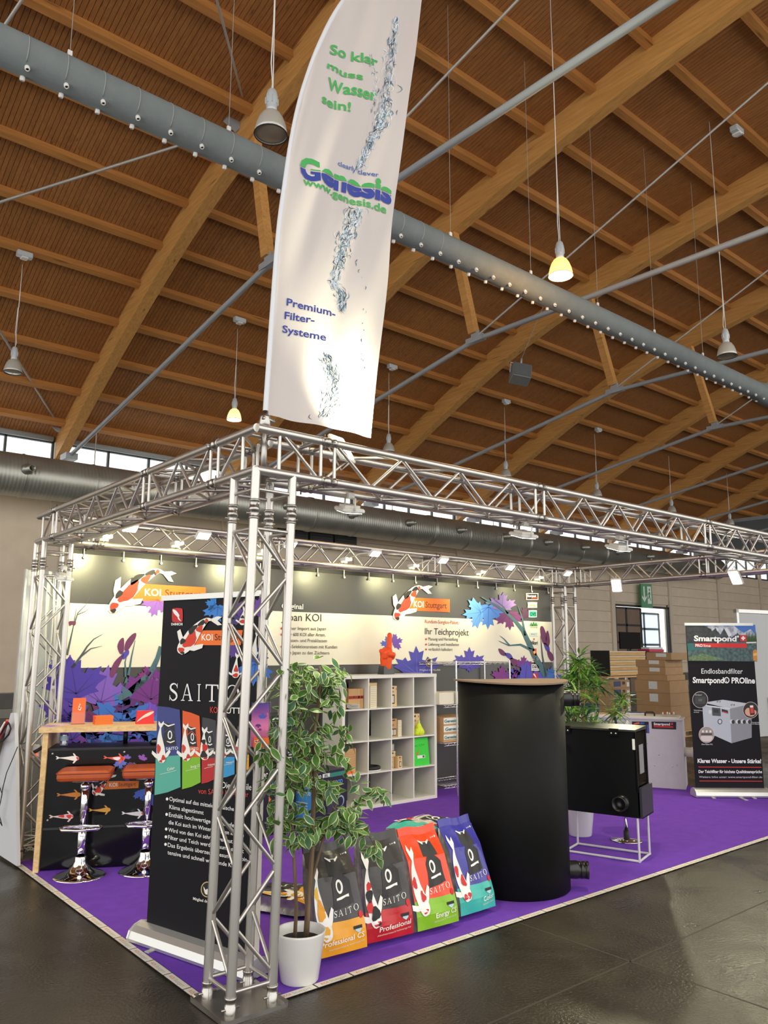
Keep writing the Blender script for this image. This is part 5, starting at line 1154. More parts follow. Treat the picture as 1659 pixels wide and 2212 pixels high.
# ================================================================== potted fig tree beside the corner tower
FZ0 = .007
m_pot = mat('white_pot', srgb(222,220,216), .25, coat=.3)
m_leafg = mat('fig_leaf_green', srgb(88,136,58), .42, 0, .22, 14, transl=.18, objvar=.28); m_leafe = mat('fig_leaf_cream', srgb(212,217,162), .5, transl=.18)
m_leafd = mat('fig_leaf_bluegreen', srgb(74,120,84), .42, 0, .2, 14, transl=.15, objvar=.25)
m_bark = wood('fig_bark', srgb(84,66,48), srgb(120,98,74), 'Z', 4, .8, .05)
fp = Vector((.357,.050,FZ0))
fig = thing('potted_fig', 'artificial variegated fig tree in a white pot at the carpet corner', 'plant', tuple(fp))
q = MB(); q.lathe([(.0,.0),(.098,.0),(.104,.008),(.138,.245),(.141,.255),(.136,.258),(.129,.25),(.118,.20),(.0,.20)], 36); q.build('pot', m_pot, fig)
q = MB(); q.lathe([(.119,.205),(.06,.212),(.0,.21)], 24); q.build('soil', mat('dark_soil', srgb(28,22,20), .9, 0, .4, 60, .6, 90), fig)
FW = lambda x, y, dy=0.: at(x, y, 'y', fp.y+dy)-fp
def stem(px, r, dys=None):
    pts = [FW(x, y, (dys[i] if dys else 0)) for i, (x, y) in enumerate(px)]; N = len(pts)
    q = MB(); q.path(pts, [r*(1-.55*i/(N-1)) for i in range(N)], 9); q.build('stem', m_bark, fig)
stem([(661,2028),(664,1980),(670,1900),(675,1820),(677,1740),(680,1660),(676,1600),(686,1540),(692,1480),(690,1440)], .017)
stem([(637,2026),(640,1960),(637,1890),(632,1800),(630,1740),(622,1690),(640,1650),(655,1600),(650,1520)], .011, [.0]*9)
stem([(668,1925),(685,1860),(702,1800),(716,1760),(730,1730)], .010); stem([(676,1700),(668,1660),(655,1620),(640,1560),(632,1500)], .010)
twigs = [((632,1820),(650,1795),(672,1790),(690,1800)),((716,1760),(760,1745),(790,1725),(815,1705),(832,1722)),((716,1755),(750,1770),(785,1790),(805,1820),(818,1850)),((622,1690),(600,1700),(585,1730)),((640,1650),(610,1640),(585,1660)),((680,1640),(715,1625),(745,1640),(768,1690)),((676,1600),(705,1575),(735,1572),(750,1600)),((650,1560),(620,1545),(596,1570)),((690,1480),(712,1460),(735,1450)),((690,1500),(715,1500),(728,1530)),((650,1520),(630,1480),(622,1450)),((632,1800),(612,1780),(600,1800)),((655,1600),(630,1590),(605,1600)),((690,1450),(665,1445),(640,1440)),((677,1745),(695,1720),(700,1700)),((676,1780),(720,1775),(745,1800))]
LF = []
def leafmesh(mg_, L, W, curl):
    q = MB(); n = 6; cv = []; 
    prof = [0,.55,.92,1.0,.82,.45,.0]
    def row(k, s): t = k/n; return (s*W*prof[k], L*t, curl*L*(t*t)-abs(s)*.0-.15*W*abs(s)*prof[k])
    for k in range(n):
        a, b = k, k+1
        q.add([row(a,-.78), row(a,0), row(b,0), row(b,-.78)], [(0,1,2,3)], 0, True); q.add([row(a,0), row(a,.78), row(b,.78), row(b,0)], [(0,1,2,3)], 0, True)
        q.add([row(a,-1), row(a,-.78), row(b,-.78), row(b,-1)], [(0,1,2,3)], 1, True); q.add([row(a,.78), row(a,1), row(b,1), row(b,.78)], [(0,1,2,3)], 1, True)
    return q.mesh('leaf', [mg_, m_leafe])
lms = [leafmesh(m_leafg, .082, .022, -.25), leafmesh(m_leafd, .076, .022, -.12), leafmesh(m_leafg, .070, .020, -.45)]
rl = random.Random(11); nleaf = 0
spots = []
for tw in twigs:
    dys = [0]+[rl.uniform(-.12,.12)]*(len(tw)-1); sp_ = spline(list(tw), 5, False)
    q = MB(); N = len(sp_); d1 = rl.uniform(-.16,.16)
    pts = [FW(x, y, d1*i/(N-1)) for i, (x, y) in enumerate(sp_)]
    q.path(pts, [.004*(1-.6*i/(N-1)) for i in range(N)], 6); q.build('twig', m_bark, fig)
    for i in range(1, N):
        for _ in range(2 if i < N-2 else 3): spots.append((pts[i], (pts[min(i+1,N-1)]-pts[i-1]).normalized(), .03))
clus = [(655,1470,45,38),(690,1455,40,26),(625,1500,40,40),(700,1495,30,30),(650,1530,45,30),(620,1580,45,40),(665,1590,50,42),(700,1610,40,34),(640,1640,50,36),(600,1660,36,30),(664,1655,26,26),(655,1690,40,26),(620,1720,34,30),(640,1765,36,26),(690,1785,34,18),(740,1755,26,20),(600,1770,20,24),(640,1810,22,18),(760,1790,22,16),(575,1620,16,24),(720,1470,20,24),(715,1700,14,14)]
while len(spots) < 1050:
    cx, cy, sx_, sy_ = rl.choice(clus); spots.append((FW(cx+rl.gauss(0,sx_*.5), cy+rl.gauss(0,sy_*.5), rl.gauss(0,.11)), Vector((rl.uniform(-1,1), rl.uniform(-1,1), rl.uniform(-.6,.3))).normalized(), .012))
stf = MB(); 
def leafrot():
    az = rl.uniform(0, 6.28); drop = rl.uniform(-1.2, .35)
    d = Vector((math.cos(az)*math.cos(drop), math.sin(az)*math.cos(drop), math.sin(drop)))
    up = Vector((rl.uniform(-.5,.3), rl.uniform(-.9,.1), 1)).normalized()
    x = d.cross(up).normalized(); z = x.cross(d)
    return Matrix((x, d, z)).transposed()
rl.shuffle(spots)
for k, (p, d, j) in enumerate(spots):
    p = p+Vector((rl.uniform(-j,j), rl.uniform(-j,j), rl.uniform(-j,j))); R_ = leafrot(); s = rl.uniform(.75,1.2); me = rl.choice(lms)
    if k < 300: inst(me, 'leaf', fig, p, R_, (s,s,s))
    else:
        stf.add([R_ @ (v.co*s)+p for v in me.vertices], [list(f.vertices) for f in me.polygons]); 
        for i, f in enumerate(me.polygons): stf.m[-len(me.polygons)+i] = (f.material_index if f.material_index else (0 if me is not lms[1] else 2))
tag(stf.build('foliage', [m_leafg, m_leafe, m_leafd], fig), kind='stuff')
# ================================================================== feed bags
m_sbag = mat('bag_silver_side', srgb(176,170,162), .25, .5, .25, 20, .25, 25)
def bag_mats(up, lo, nm): return [mat('bag_top_'+nm, srgb(*up), .32, 0, .05, 6, .35, 14), mat('bag_low_'+nm, srgb(*lo), .32, 0, .04, 6, .35, 14), m_sbag]
BW, BH, BT = .345, .565, .13
def bagf(u, v):
    """front surface: u 0..1 across, v 0..1 up; local metres"""
    s = math.sin(math.pi*min(1, max(0, u)))**.6 if 0 < u < 1 else 0
    pv = min(1, .55+3*v)
    wv = .006*math.sin(9*u+14*v)+.004*math.sin(23*u-9*v)
    w = BW*(1-.09*v+.012*math.sin(7*v)); taper = 1-.9*max(0, (v-.72)/.28)
    return Vector(((u-.5)*w, -BT*.5*(.72+.28*s)*pv*taper-.006*taper+wv*s*pv, .012+v*BH+.006*math.sin(8*u)*v))
def bagb(u, v): p = bagf(u, v); return Vector((p.x, -p.y*.9, p.z))
def make_bag(name, label, up, lo, split, pname, kp, loc, rot, title, group, kbase=(236,232,228), toph=.05, thick=1.):
    t = thing(name, label, 'feed bag', loc, 0, group); t.rotation_euler = rot
    ms = bag_mats(up, lo, pname)
    vs = [j/22 for j in range(23)]; k0 = min(range(23), key=lambda j: abs(vs[j]-split)); vs[k0] = split
    q = MB(); nu, nv = 14, 22
    pts = [bagf(i/nu, vs[j]) for j in range(nv+1) for i in range(nu+1)]
    for j in range(nv):
        q.add([pts[(j+a)*(nu+1)+i] for a in (0,1) for i in range(nu+1)], [(i, i+1, nu+1+i+1, nu+1+i) for i in range(nu)], 1 if j < k0 else 0, True)
    q.build('front_panel', ms[:2], t)
    q = MB(); q.grid(lambda u, v: bagb(1-u, v), 8, 10); q.build('back_panel', m_sbag, t)
    q = MB()
    for u in (0, 1): q.grid(lambda a, v: bagf(u, v).lerp(bagb(u, v), a)+Vector(((.5-abs(a-.5))*.03*(1 if u == 0 else -1), 0, 0)), 4, 12)
    q.grid(lambda u, a: bagf(u, 0).lerp(bagb(u, 0), a), 8, 2); q.build('gusset', m_sbag, t)
    q = MB(); q.grid(lambda u, v: bagf(u, 1)+Vector((0, .0, v*toph)), 12, 1); q.grid(lambda u, v: bagb(u, 1)+Vector((0, .0, v*toph)), 12, 1); q.build('top_seam', ms[0], t)
    fm_ = lambda x, y, l: bagf(x, y)+Vector((0, -.0012-.0009*l, 0))
    dk = (48,46,46)
    P = Print(fm_); S = .05
    P.poly([(.36,.40),(.84,.44),(.80,.66),(.66,.745),(.57,.78),(.47,.735),(.40,.66)], dk, 1, S); P.poly([(.40,.74),(.48,.80),(.57,.835),(.67,.80),(.76,.74),(.74,.905),(.42,.905)], dk, 1, S)
    P.build('emblem_ground', t)
    P = Print(fm_); Wc = (240,238,232)
    P.line([(.40,.925),(.48,.895),(.60,.895),(.70,.925)], [.012,.03,.03,.012], Wc, 3)
    for a in range(16):
        t0, t1 = a*.3927, (a+1)*.3927; P.poly([(.555+.085*math.cos(t0), .625+.072*math.sin(t0)), (.555+.085*math.cos(t1), .625+.072*math.sin(t1)), (.555+.048*math.cos(t1), .625+.046*math.sin(t1)), (.555+.048*math.cos(t0), .625+.046*math.sin(t0))], Wc, 3)
    P.line([(.44,.50),(.55,.51),(.66,.525),(.74,.525)], [.02,.026,.02,.03], Wc, 3); P.build('emblem', t)
    P = Print(fm_); saito(P, (.36,.335), (.90,.365), (.362,.395), Wc, 3); P.build('brand_name', t)
    P = Print(fm_); P.circ(.92, .315 if split > .25 else .3, .055, .036, (206,36,40), 2, 16); P.build('red_dot', t)
    P = Print(fm_); P.rect(.72, split-.105, .90, split-.075, (28,26,26), 3, .06); P.poly([(.75,split-.075),(.87,split-.075),(.87,split-.12),(.81,split-.145),(.75,split-.12)], (176,206,214), 2, .06); P.build('seal', t)
    x0 = .93-.058*len(title); P = Print(fm_); P.text(title, (x0, .085), (.93, .105), (x0, .135), (240,236,222), 3, .012); P.text('Alleinfuttermittel für hochwertige Koi', (max(.2,x0-.05), .045), (.93, .065), (max(.2,x0-.05), .062), (226,214,196), 3); P.build('title', t)
    P = Print(fm_); P.text('3 mm', (.78,.925), (.88,.93), (.78,.942), Wc, 3); P.rect(.895,.925,.925,.945,Wc,3); P.build('size_mark', t)
    P = Print(fm_); koi(P, [(.20,split-.16),(.17,split-.05),(.10,split+.12),(.07,split+.30),(.09,split+.42)], .11, 5, base=kbase, patches=kp); P.build('koi_print', t)
    return t
Rk, Bk_ = (200,40,40), (26,24,26)
kY = ((.2,.2,.12,.7,(226,166,40)),(.5,-.2,.14,.8,(222,150,30)),(.75,.2,.1,.8,(230,180,60))); kR = ((.10,.0,.05,.8,Rk),(.27,-.2,.10,.9,Bk_),(.42,.4,.08,.7,Rk),(.55,0,.08,.9,Bk_),(.68,-.3,.07,.8,Rk),(.06,-.6,.04,.5,Bk_)); kG = ((.12,.1,.05,.6,Rk),(.35,-.5,.08,.5,Rk),(.6,.4,.08,.6,Rk)); kT = ((.12,-.5,.07,.5,Rk),(.15,.5,.07,.5,Rk),(.4,-.5,.1,.6,Rk),(.6,.4,.08,.6,Rk))
SP = .295
def standing(bl, br, th):
    a, b = at(*bl, 'z', FZ0), at(*br, 'z', FZ0); c = (a+b)/2; d = (b-a)
    yaw = math.atan2(d.y, d.x); back = Vector((-d.y, d.x, 0)).normalized(); c += back*.055
    return (c.x, c.y, FZ0+.012), (math.radians(-th), 0, yaw)
G_ = 'koi feed bags standing along the carpet edge'
for bl, br, th, nm, lab, up, lo, sp_, kp, ti in (((694,2090),(797,2062),19,'yellow','dark and yellow koi feed bag standing behind the white plant pot',(58,54,52),(228,156,22),SP,kY,'Professional CS'),
    ((797,2055),(899,2030),15,'red','dark and red koi feed bag standing between the yellow and green ones',(56,52,50),(186,26,34),SP,kR,'Professional'),
    ((905,2030),(1002,2003),20,'green','orange and green koi feed bag standing between the red and teal ones',(232,70,30),(130,184,26),SP,kG,'Energy CS'),
    ((1002,1995),(1079,1970),20,'teal','blue and teal koi feed bag leaning by the black tank',(62,58,150),(58,178,164),SP,kT,'Color')):
    loc, rot = standing(bl, br, th); make_bag('feed_bag', lab, up, lo, sp_, nm, kp, loc, rot, ti, G_)
# bags lying behind
def lying(label, up, lo, nm, kp, x, y, z, yaw, ti, grp):
    return make_bag('feed_bag', label, up, lo, SP, nm, kp, (x, y, z), (math.radians(-90), 0, yaw), ti, grp)
lying('yellow koi feed bag lying flat on the carpet behind the potted fig', (70,66,58), (232,160,24), 'yellow', kY, 1.08, .86, FZ0+.066, math.radians(28), 'Professional CS', 'koi feed bags lying behind the standing row')
for k in range(4):
    lying(('teal koi feed bag on top of the lying pile behind the standing bags' if k == 3 else 'koi feed bag lying in the pile behind the standing bags'), (206,196,188) if k == 3 else (150,140,136), (58,178,164), 'lying_top' if k == 3 else 'lying', kT, 1.50+.02*(k % 2), .50, FZ0+.073+k*.142, math.radians(-78), 'Color', 'koi feed bags lying behind the standing row')
# ================================================================== white cube shelf
m_shelf = mat('white_laminate', srgb(226,224,214), .4); m_shedge = m_shelf
SX0, SX1, SY0, SY1, SZ0, SZ1 = 3.165, 4.628, 3.42, 3.80, .007, 1.49
sh = thing('cube_shelf', 'white open shelf with four by four square compartments', 'shelf', (SX0, SY0, SZ0))
def sbx(nm, x0, x1, y0, y1, z0, z1): q = MB(); q.box(x0, x1, y0, y1, z0, z1); return q.build(nm, m_shelf, sh, sh.location)
TH = .038
sbx('side_panel', SX0, SX0+TH, SY0, SY1, SZ0, SZ1-TH); sbx('side_panel', SX1-TH, SX1, SY0, SY1, SZ0, SZ1-TH); sbx('top_panel', SX0-.003, SX1+.003, SY0-.003, SY1, SZ1-TH, SZ1); sbx('bottom_panel', SX0+TH, SX1-TH, SY0, SY1, SZ0, SZ0+TH)
CW = (SX1-SX0-2*TH-3*.016)/4; CH = (SZ1-SZ0-2*TH-3*.016)/4
for k in range(1, 4): z = SZ0+TH+k*CH+(k-1)*.016; sbx('shelf_board', SX0+TH, SX1-TH, SY0+.002, SY1, z, z+.016)
for r_ in range(4):
    for k in range(1, 4): x = SX0+TH+k*CW+(k-1)*.016; z = SZ0+TH+r_*(CH+.016); sbx('divider', x, x+.016, SY0+.002, SY1, z, z+CH)
def cell(c, r): return SX0+TH+c*(CW+.016), SZ0+TH+(3-r)*(CH+.016)      # left, floor of cell (row 0 = top)
m_card = mat('cardboard', srgb(196,154,104), .7, 0, .06, 7, objvar=.06); m_card2 = mat('cardboard_pale', srgb(222,190,140), .7, 0, .05, 7, objvar=.05)
def carton(label, x, y, z, w, d, h, m=None, rot=0., group=None, prints=None, cat='box', name='cardboard_box', flap=True):
    t = thing(name, label, cat, (x, y, z), rot, group); q = MB(); q.rbox(0, w, 0, d, 0, h, min(.006, w*.08)); q.build('carton', m or m_card, t)
    if flap: q = MB(); q.box(w*.02, w*.98, d*.47, d*.53, h, h+.0015); q.build('tape_strip', mat('parcel_tape', srgb(176,136,88), .4), t)
    if prints:
        P = Print(lambda a, b, l: Vector((a*w, -.001-.0006*l, b*h))); prints(P); P.build('print', t)
    return t
def pband(P): P.rect(0,.50,1,.64,(150,36,30)); P.circ(.35,.60,.04,.05,(70,30,20),2,8); P.rect(.66,0,.72,1,(214,170,110),1); P.rect(.86,0,.90,1,(206,160,100),1)
def plabel(P): P.rect(.16,.14,.62,.84,(232,224,196)); [P.rect(.16,.14+.7*k/11,.62,.14+.7*k/11+.012,(150,140,110),2) for k in range(11)]
def pwin(P): P.rect(.28,.12,.72,.58,(60,50,44)); P.rect(.36,.18,.64,.52,(214,206,190),2); P.rect(.2,.86,.65,.94,(70,50,40)); P.text('Am', (.36,.68), (.64,.68), (.36,.80), (70,50,40)); P.circ(.88,.85,.03,.05,(90,60,40),2,8)
def pwin2(P): P.rect(.08,.06,.92,.46,(52,44,40)); [P.rect(.12+.27*k,.10,.34+.27*k,.40,(206,196,180),2) for k in range(3)]; P.rect(.2,.88,.8,.95,(70,50,40)); P.text('Am', (.34,.60), (.66,.60), (.34,.76), (70,50,40))
def pcrop(P): P.rect(.15,.84,.6,.93,(60,44,38)); P.text('Am', (.3,.62), (.62,.62), (.3,.76), (60,44,38)); P.circ(.86,.86,.03,.05,(90,60,40),2,8)
def pkoi(P):
    for k in range(7): P.line(spline([(.05,.18+.09*k),(.3,.22+.1*k),(.6,.16+.1*k),(.95,.26+.09*k)],4,False), .012, (176,128,84), 1)
    koi(P, [(.35,.42),(.42,.34),(.40,.24),(.30,.20),(.22,.26)], .09, 3, base=(206,52,34), patches=()); P.rect(0,0,.8,.10,(232,104,32),4); P.text('Am', (.06,.84), (.2,.84), (.06,.9), (60,40,30))
cx, cz = cell(0,0); carton('brown carton with dark red band beside paper stack on the top shelf row', cx+.10, SY0+.07, cz, .22, .22, .225, m_card, 0, 'boxes on the cube shelf', pband)
for k in range(5):
    t = thing('magazine', 'pale magazine in the curling pile on the top shelf row', 'magazine', (cx+.04, SY0+.02, cz+.001+k*.011), 0, 'curling magazine pile on the shelf'); q = MB(); q.grid(lambda u, v: (u*.19, v*.16, .003+.035*max(0,(.45-u))**1.5*2.2), 8, 1); q.grid(lambda u, v: (u*.19, v*.16, .009+.035*max(0,(.45-u))**1.5*2.2), 8, 1); q.build('cover', m_white, t)
    q = MB(); q.grid(lambda u, v: (u*.19, 0, .003+.006*v+.035*max(0,(.45-u))**1.5*2.2), 8, 1); q.build('pages', mat('pages_grey', srgb(196,192,182), .7), t)
carton('narrow upright brown folder at the side of the top shelf row', cx+.006, SY0+.03, cz, .028, .25, .30, m_card2, 0, 'boxes on the cube shelf')
cx, cz = cell(1,0); carton('tall brown carton behind a white striped strip on the top shelf row', cx+.03, SY0+.10, cz, .17, .2, .285, m_card2, 0, 'boxes on the cube shelf'); carton('slim pale carton with ruled label on the top shelf row', cx+.045, SY0+.04, cz, .10, .05, .25, mat('ruled_box', srgb(232,222,190), .6), 0, 'boxes on the cube shelf', lambda P: [P.rect(.05,k/12,.95,k/12+.012,(160,146,110)) for k in range(1,12)])
cx, cz = cell(2,0); carton('brown carton with picture window on the top shelf row', cx+.02, SY0+.10, cz, .14, .15, .24, m_card2, 0, 'boxes on the cube shelf', pwin)
cx, cz = cell(2,1); carton('wide brown carton with dark window print on the second shelf row', cx+.01, SY0+.10, cz, .15, .18, .21, m_card, 0, 'boxes on the cube shelf', pwin2); carton('slim white ruled carton on the second shelf row', cx+.17, SY0+.09, cz, .06, .06, .19, mat('ruled_box', srgb(232,222,190), .6), 0, 'boxes on the cube shelf', lambda P: [P.rect(.05,k/10,.95,k/10+.015,(170,160,130)) for k in range(1,10)])
cx, cz = cell(3,1); carton('brown carton behind the neon bag on the second shelf row', cx+.03, SY0+.12, cz, .17, .16, .25, m_card2, 0, 'boxes on the cube shelf', pcrop)
t = thing('neon_bag', 'small neon yellow net bag tied at the top on the second shelf row', 'bag', (cx+.13, SY0+.06, cz)); q = MB(); q.lathe([(.0,.0),(.075,.004),(.085,.03),(.075,.06),(.045,.10),(.02,.145),(.012,.155),(.022,.175),(.0,.172)], 18); o = q.build('bag', mat('neon_yellow', srgb(206,226,24), .4, 0, .25, 50, .5, 60), t); o.scale = (1,.6,1); q = MB(); q.lathe([(.014,.15),(.017,.155),(.014,.16)], 10); o = q.build('tie', m_white, t)
cx, cz = cell(0,2); carton('brown paper pack with red koi swirl on the third shelf row', cx+.02, SY0+.06, cz, .20, .12, .27, m_card, .06, 'boxes on the cube shelf', pkoi, 'package', 'paper_pack', False)
cx, cz = cell(1,2); t = thing('hose_ring', 'black hose ring with white clips on the third shelf row', 'hose', (cx+.12, SY0+.13, cz)); q = MB(); q.path([(.11*math.cos(a), .10*math.sin(a), .03) for a in [i*.2618 for i in range(24)]], .022, 10, closed=True); q.build('hose', m_black, t); q = MB(); q.path([(.125*math.cos(a), .115*math.sin(a), .008) for a in [i*.2618 for i in range(24)]], .007, 8, closed=True); q.build('clip_ring', m_white, t)
cx, cz = cell(2,2)
for i, (dx, dy, w, h) in enumerate(((.005,.03,.035,.15),(.05,.10,.09,.19),(.115,.03,.07,.135),(.015,.14,.07,.12))): carton(('small slim brown carton','taller brown carton','small brown carton with dark picture','grey striped carton')[i]+' in the group on the third shelf row', cx+dx, SY0+dy, cz, w, .06 if i != 1 else .1, h if i < 3 else .12, m_card2 if i < 3 else mat('grey_striped', srgb(120,118,112), .6), 0, 'boxes on the cube shelf', (pwin if i in (0,2) else (pcrop if i == 1 else (lambda P: [P.rect(.1+.2*k,.1,.2+.2*k,.9,(206,204,196)) for k in range(4)]))), flap=False)
t = [o for o in COL.objects if o.get('label','').startswith('grey striped carton')][0]; t.location = (cx+.01, SY0+.115, cz+.191) if False else (cx+.005, SY0+.17, cz)
carton('grey striped carton standing on the taller brown one on the third shelf row', cx+.055, SY0+.11, cz+.1915, .075, .07, .085, mat('grey_striped', srgb(120,118,112), .6), 0, 'boxes on the cube shelf', lambda P: [P.rect(.08+.2*k,.1,.2+.2*k,.9,(206,204,196)) for k in range(4)], flap=False)
cx, cz = cell(3,2); t = thing('green_board', 'bright green board with small koi and price label on the third shelf row', 'board', (cx+.01, SY0+.03, cz)); t.rotation_euler = (math.radians(-6), 0, 0); q = MB(); q.box(0, .27, 0, .012, 0, .325); q.build('board', mat('bright_green', srgb(40,206,40), .45), t); P = Print(lambda a, b, l: Vector((a, -.001-.0005*l, b))); koi(P, [(.06,.12),(.085,.15),(.10,.175)], .012, 1, base=(206,120,40)); P.rect(.075,.085,.20,.12,(232,236,226),1); P.rect(.16,.09,.19,.115,(70,80,76),2); P.text('KOI', (.05,.22), (.2,.23), (.05,.245), (30,150,40), 1); P.build('print', t)
# foam hand on the shelf
hx, hz = at(834, 1440, 'y', 3.60).x, SZ1
t = thing('foam_hand', 'orange foam hand with raised index finger standing on the shelf', 'foam hand', (hx, 3.60, hz))
q = MB(); q.hexa([(-.085,-.06,0),(.085,-.06,0),(.085,.06,0),(-.085,.06,0),(-.072,-.05,.10),(.072,-.05,.10),(.072,.05,.10),(-.072,.05,.10)]); q.build('stand', mat('dark_stand', srgb(62,64,66), .35), t)
bm = bmesh.new()
def blob(c, r, s=(1,1,1)):
    bmesh.ops.create_uvsphere(bm, u_segments=14, v_segments=9, radius=r, matrix=Matrix.Translation(c) @ Matrix.Diagonal((*s, 1)))
def caps(a, b, r0, r1, n=8):
    a, b = Vector(a), Vector(b)
    for i in range(n+1): blob(a.lerp(b, i/n), r0+(r1-r0)*i/n)
caps((0,0,.10),(0,0,.17),.068,.075,5); blob((0,0,.24), .085, (1.05,.75,1.0)); blob((-.01,0,.18), .075, (1,.8,1))
caps((.045,.0,.27),(.055,.0,.47),.037,.032,10)                       # index finger
for k, xx in enumerate((.005,-.045,-.085)): caps((xx,-.01,.30-.012*k),(xx,-.068,.285-.014*k),.030,.030,4); caps((xx,-.068,.285-.014*k),(xx,-.058,.225-.01*k),.030,.026,4)   # curled fingers
caps((.075,-.03,.20),(.045,-.085,.235),.030,.030,5); caps((.045,-.085,.235),(-.02,-.088,.24),.030,.026,5)   # thumb across
me = bpy.data.meshes.new('hand'); bm.to_mesh(me); bm.free(); me.materials.append(mat('foam_orange', srgb(240,84,24), .6, 0, .05, 9, .1, 60))
o = bpy.data.objects.new('hand', me); COL.objects.link(o); o.parent = t; md_ = o.modifiers.new('remesh', 'REMESH'); md_.mode = 'VOXEL'; md_.voxel_size = .007; md_.use_smooth_shade = True; sm2 = o.modifiers.new('smooth', 'SMOOTH'); sm2.iterations = 4
# ================================================================== fish feeder boxes in front of the shelf
def feeder(label, x, y, z, rot, h):
    w, d = .50, .33
    t = thing('feeder_carton', label, 'box', (x, y, z), rot, 'fish feeder cartons'); q = MB(); q.rbox(0, w, 0, d, 0, h, .004); q.build('carton', mat('carton_navy', srgb(26,24,44), .4), t)
    P = Print(lambda a, b, l: Vector((a*w, -.001-.0006*l, b*h))); P.rect(0,.88,1,.955,(36,128,112)); P.rect(.03,.87,.47,.97,(20,20,30),2); P.rect(.24,.89,.46,.96,(220,224,220),3); P.text('PRO', (.04,.89), (.2,.89), (.04,.95), Wt, 3, .03); P.text('POND', (.04,.80), (.26,.80), (.04,.86), Wt, 3, .03); P.text('JBL', (.28,.90), (.42,.90), (.28,.95), (40,60,90), 4, .03)
    P.text('AUTOFOOD', (.30,.72), (.86,.735), (.30,.80), (90,160,226), 3, .02); P.poly([(.38,.60),(.74,.64),(.76,.22),(.66,.18),(.40,.24)], (52,50,72), 2); P.poly([(.40,.60),(.74,.64),(.72,.58),(.42,.54)], (96,94,120), 3); P.circ(.82,.42,.10,.10,(150,180,206),2,18); P.circ(.80,.41,.09,.085,(26,24,44),3,18); P.poly([(.22,.44),(.30,.53),(.24,.60)], (226,120,60), 3)
    for k in range(4): P.rect(.70,.10+.05*k,.92,.12+.05*k,(206,206,214),3)
    P.build('front_print', t)
    P = Print(lambda a, b, l: Vector((-.001-.0006*l, d*(1-a), b*h))); P.rect(.02,.02,.90,.86,(72,152,220)); P.rect(0,.88,1,.955,(36,128,112)); P.rect(0,.86,1,.875,(20,20,30)); P.text('AUTOFOOD', (.30,.60), (.86,.60), (.30,.66), (220,236,246), 3, .02); [P.rect(.2,.30+.05*k,.75,.315+.05*k,(206,226,240),2) for k in range(4)]; P.build('side_print', t)
    return t
ac = at(692, 1772, 'z', FZ0)
feeder('blue and dark fish feeder carton standing on the carpet before the shelf', ac.x-.34, ac.y-.36, FZ0, math.radians(12), .55)
feeder('blue and dark fish feeder carton lying back on the stack behind the fig', ac.x-.92, ac.y-.28, FZ0, math.radians(12), .62)
feeder('teal banded fish feeder carton on top of the stack behind the fig', ac.x-.90, ac.y-.27, FZ0+.623, math.radians(12), .50)
# ================================================================== wire rack behind the tank
m_wire = mat('chrome_wire', (.72,.72,.72), .25, 1.0)
RX0, RX1, RY0, RY1 = 4.70, 5.92, 3.34, 3.80
rk = thing('wire_rack', 'chrome wire shelving rack behind the black tank', 'rack', (RX0, RY0, FZ0))
for x in (RX0+.2, RX1):
    for y in (RY0, RY1): rod(rk, 'post', (x-RX0, y-RY0, 0), (x-RX0, y-RY0, 1.64), .0125, m_wire)
for z in (.14, .64, 1.10, 1.62):
    q = MB()
    for y in (0, RY1-RY0): q.path([(-.02,y,z),(RX1-RX0,y,z)], .005, 6); q.path([(-.02,y,z-.03),(RX1-RX0,y,z-.03)], .004, 6); q.path([(-.02+i*.05, y, z-.03*(i % 2)) for i in range(25)], .003, 5)
    for i in range(26): q.tube((-.02+i*.049,0,z),(-.02+i*.049,RY1-RY0,z),.0025,5)
    q.build('wire_shelf', m_wire, rk)
def pgen(P): P.rect(0,.42,1,.66,(230,232,226)); P.text('Genesis', (.05,.47), (.55,.47), (.05,.60), (40,110,90), 3, .03); P.text('Genesis', (.6,.47), (1.0,.47), (.6,.60), (50,80,150), 3, .03); P.rect(0,.12,.45,.32,(230,232,226)); P.text('Genesis', (.02,.15), (.42,.15), (.02,.27), (40,110,90), 3, .03); P.rect(0,.74,.5,.98,(230,232,226)); P.text('Genesis', (.02,.80), (.45,.80), (.02,.92), (40,110,90), 3, .03)
carton('brown carton with white printed tape on the wire rack', RX0+.0, RY0+.03, FZ0+.646, .50, .36, .30, m_card, 0, 'boxes on the wire rack', pgen)
carton('flat cream carton on the upper level of the wire rack', RX0-.08, RY0+.02, FZ0+1.106, .26, .34, .145, mat('cream_carton', srgb(226,220,196), .5), 0, 'boxes on the wire rack', flap=False)
carton('flat cream carton beside its twin on the upper level of the wire rack', RX0+.20, RY0+.02, FZ0+1.106, .26, .34, .14, mat('cream_carton', srgb(226,220,196), .5), 0, 'boxes on the wire rack', flap=False)
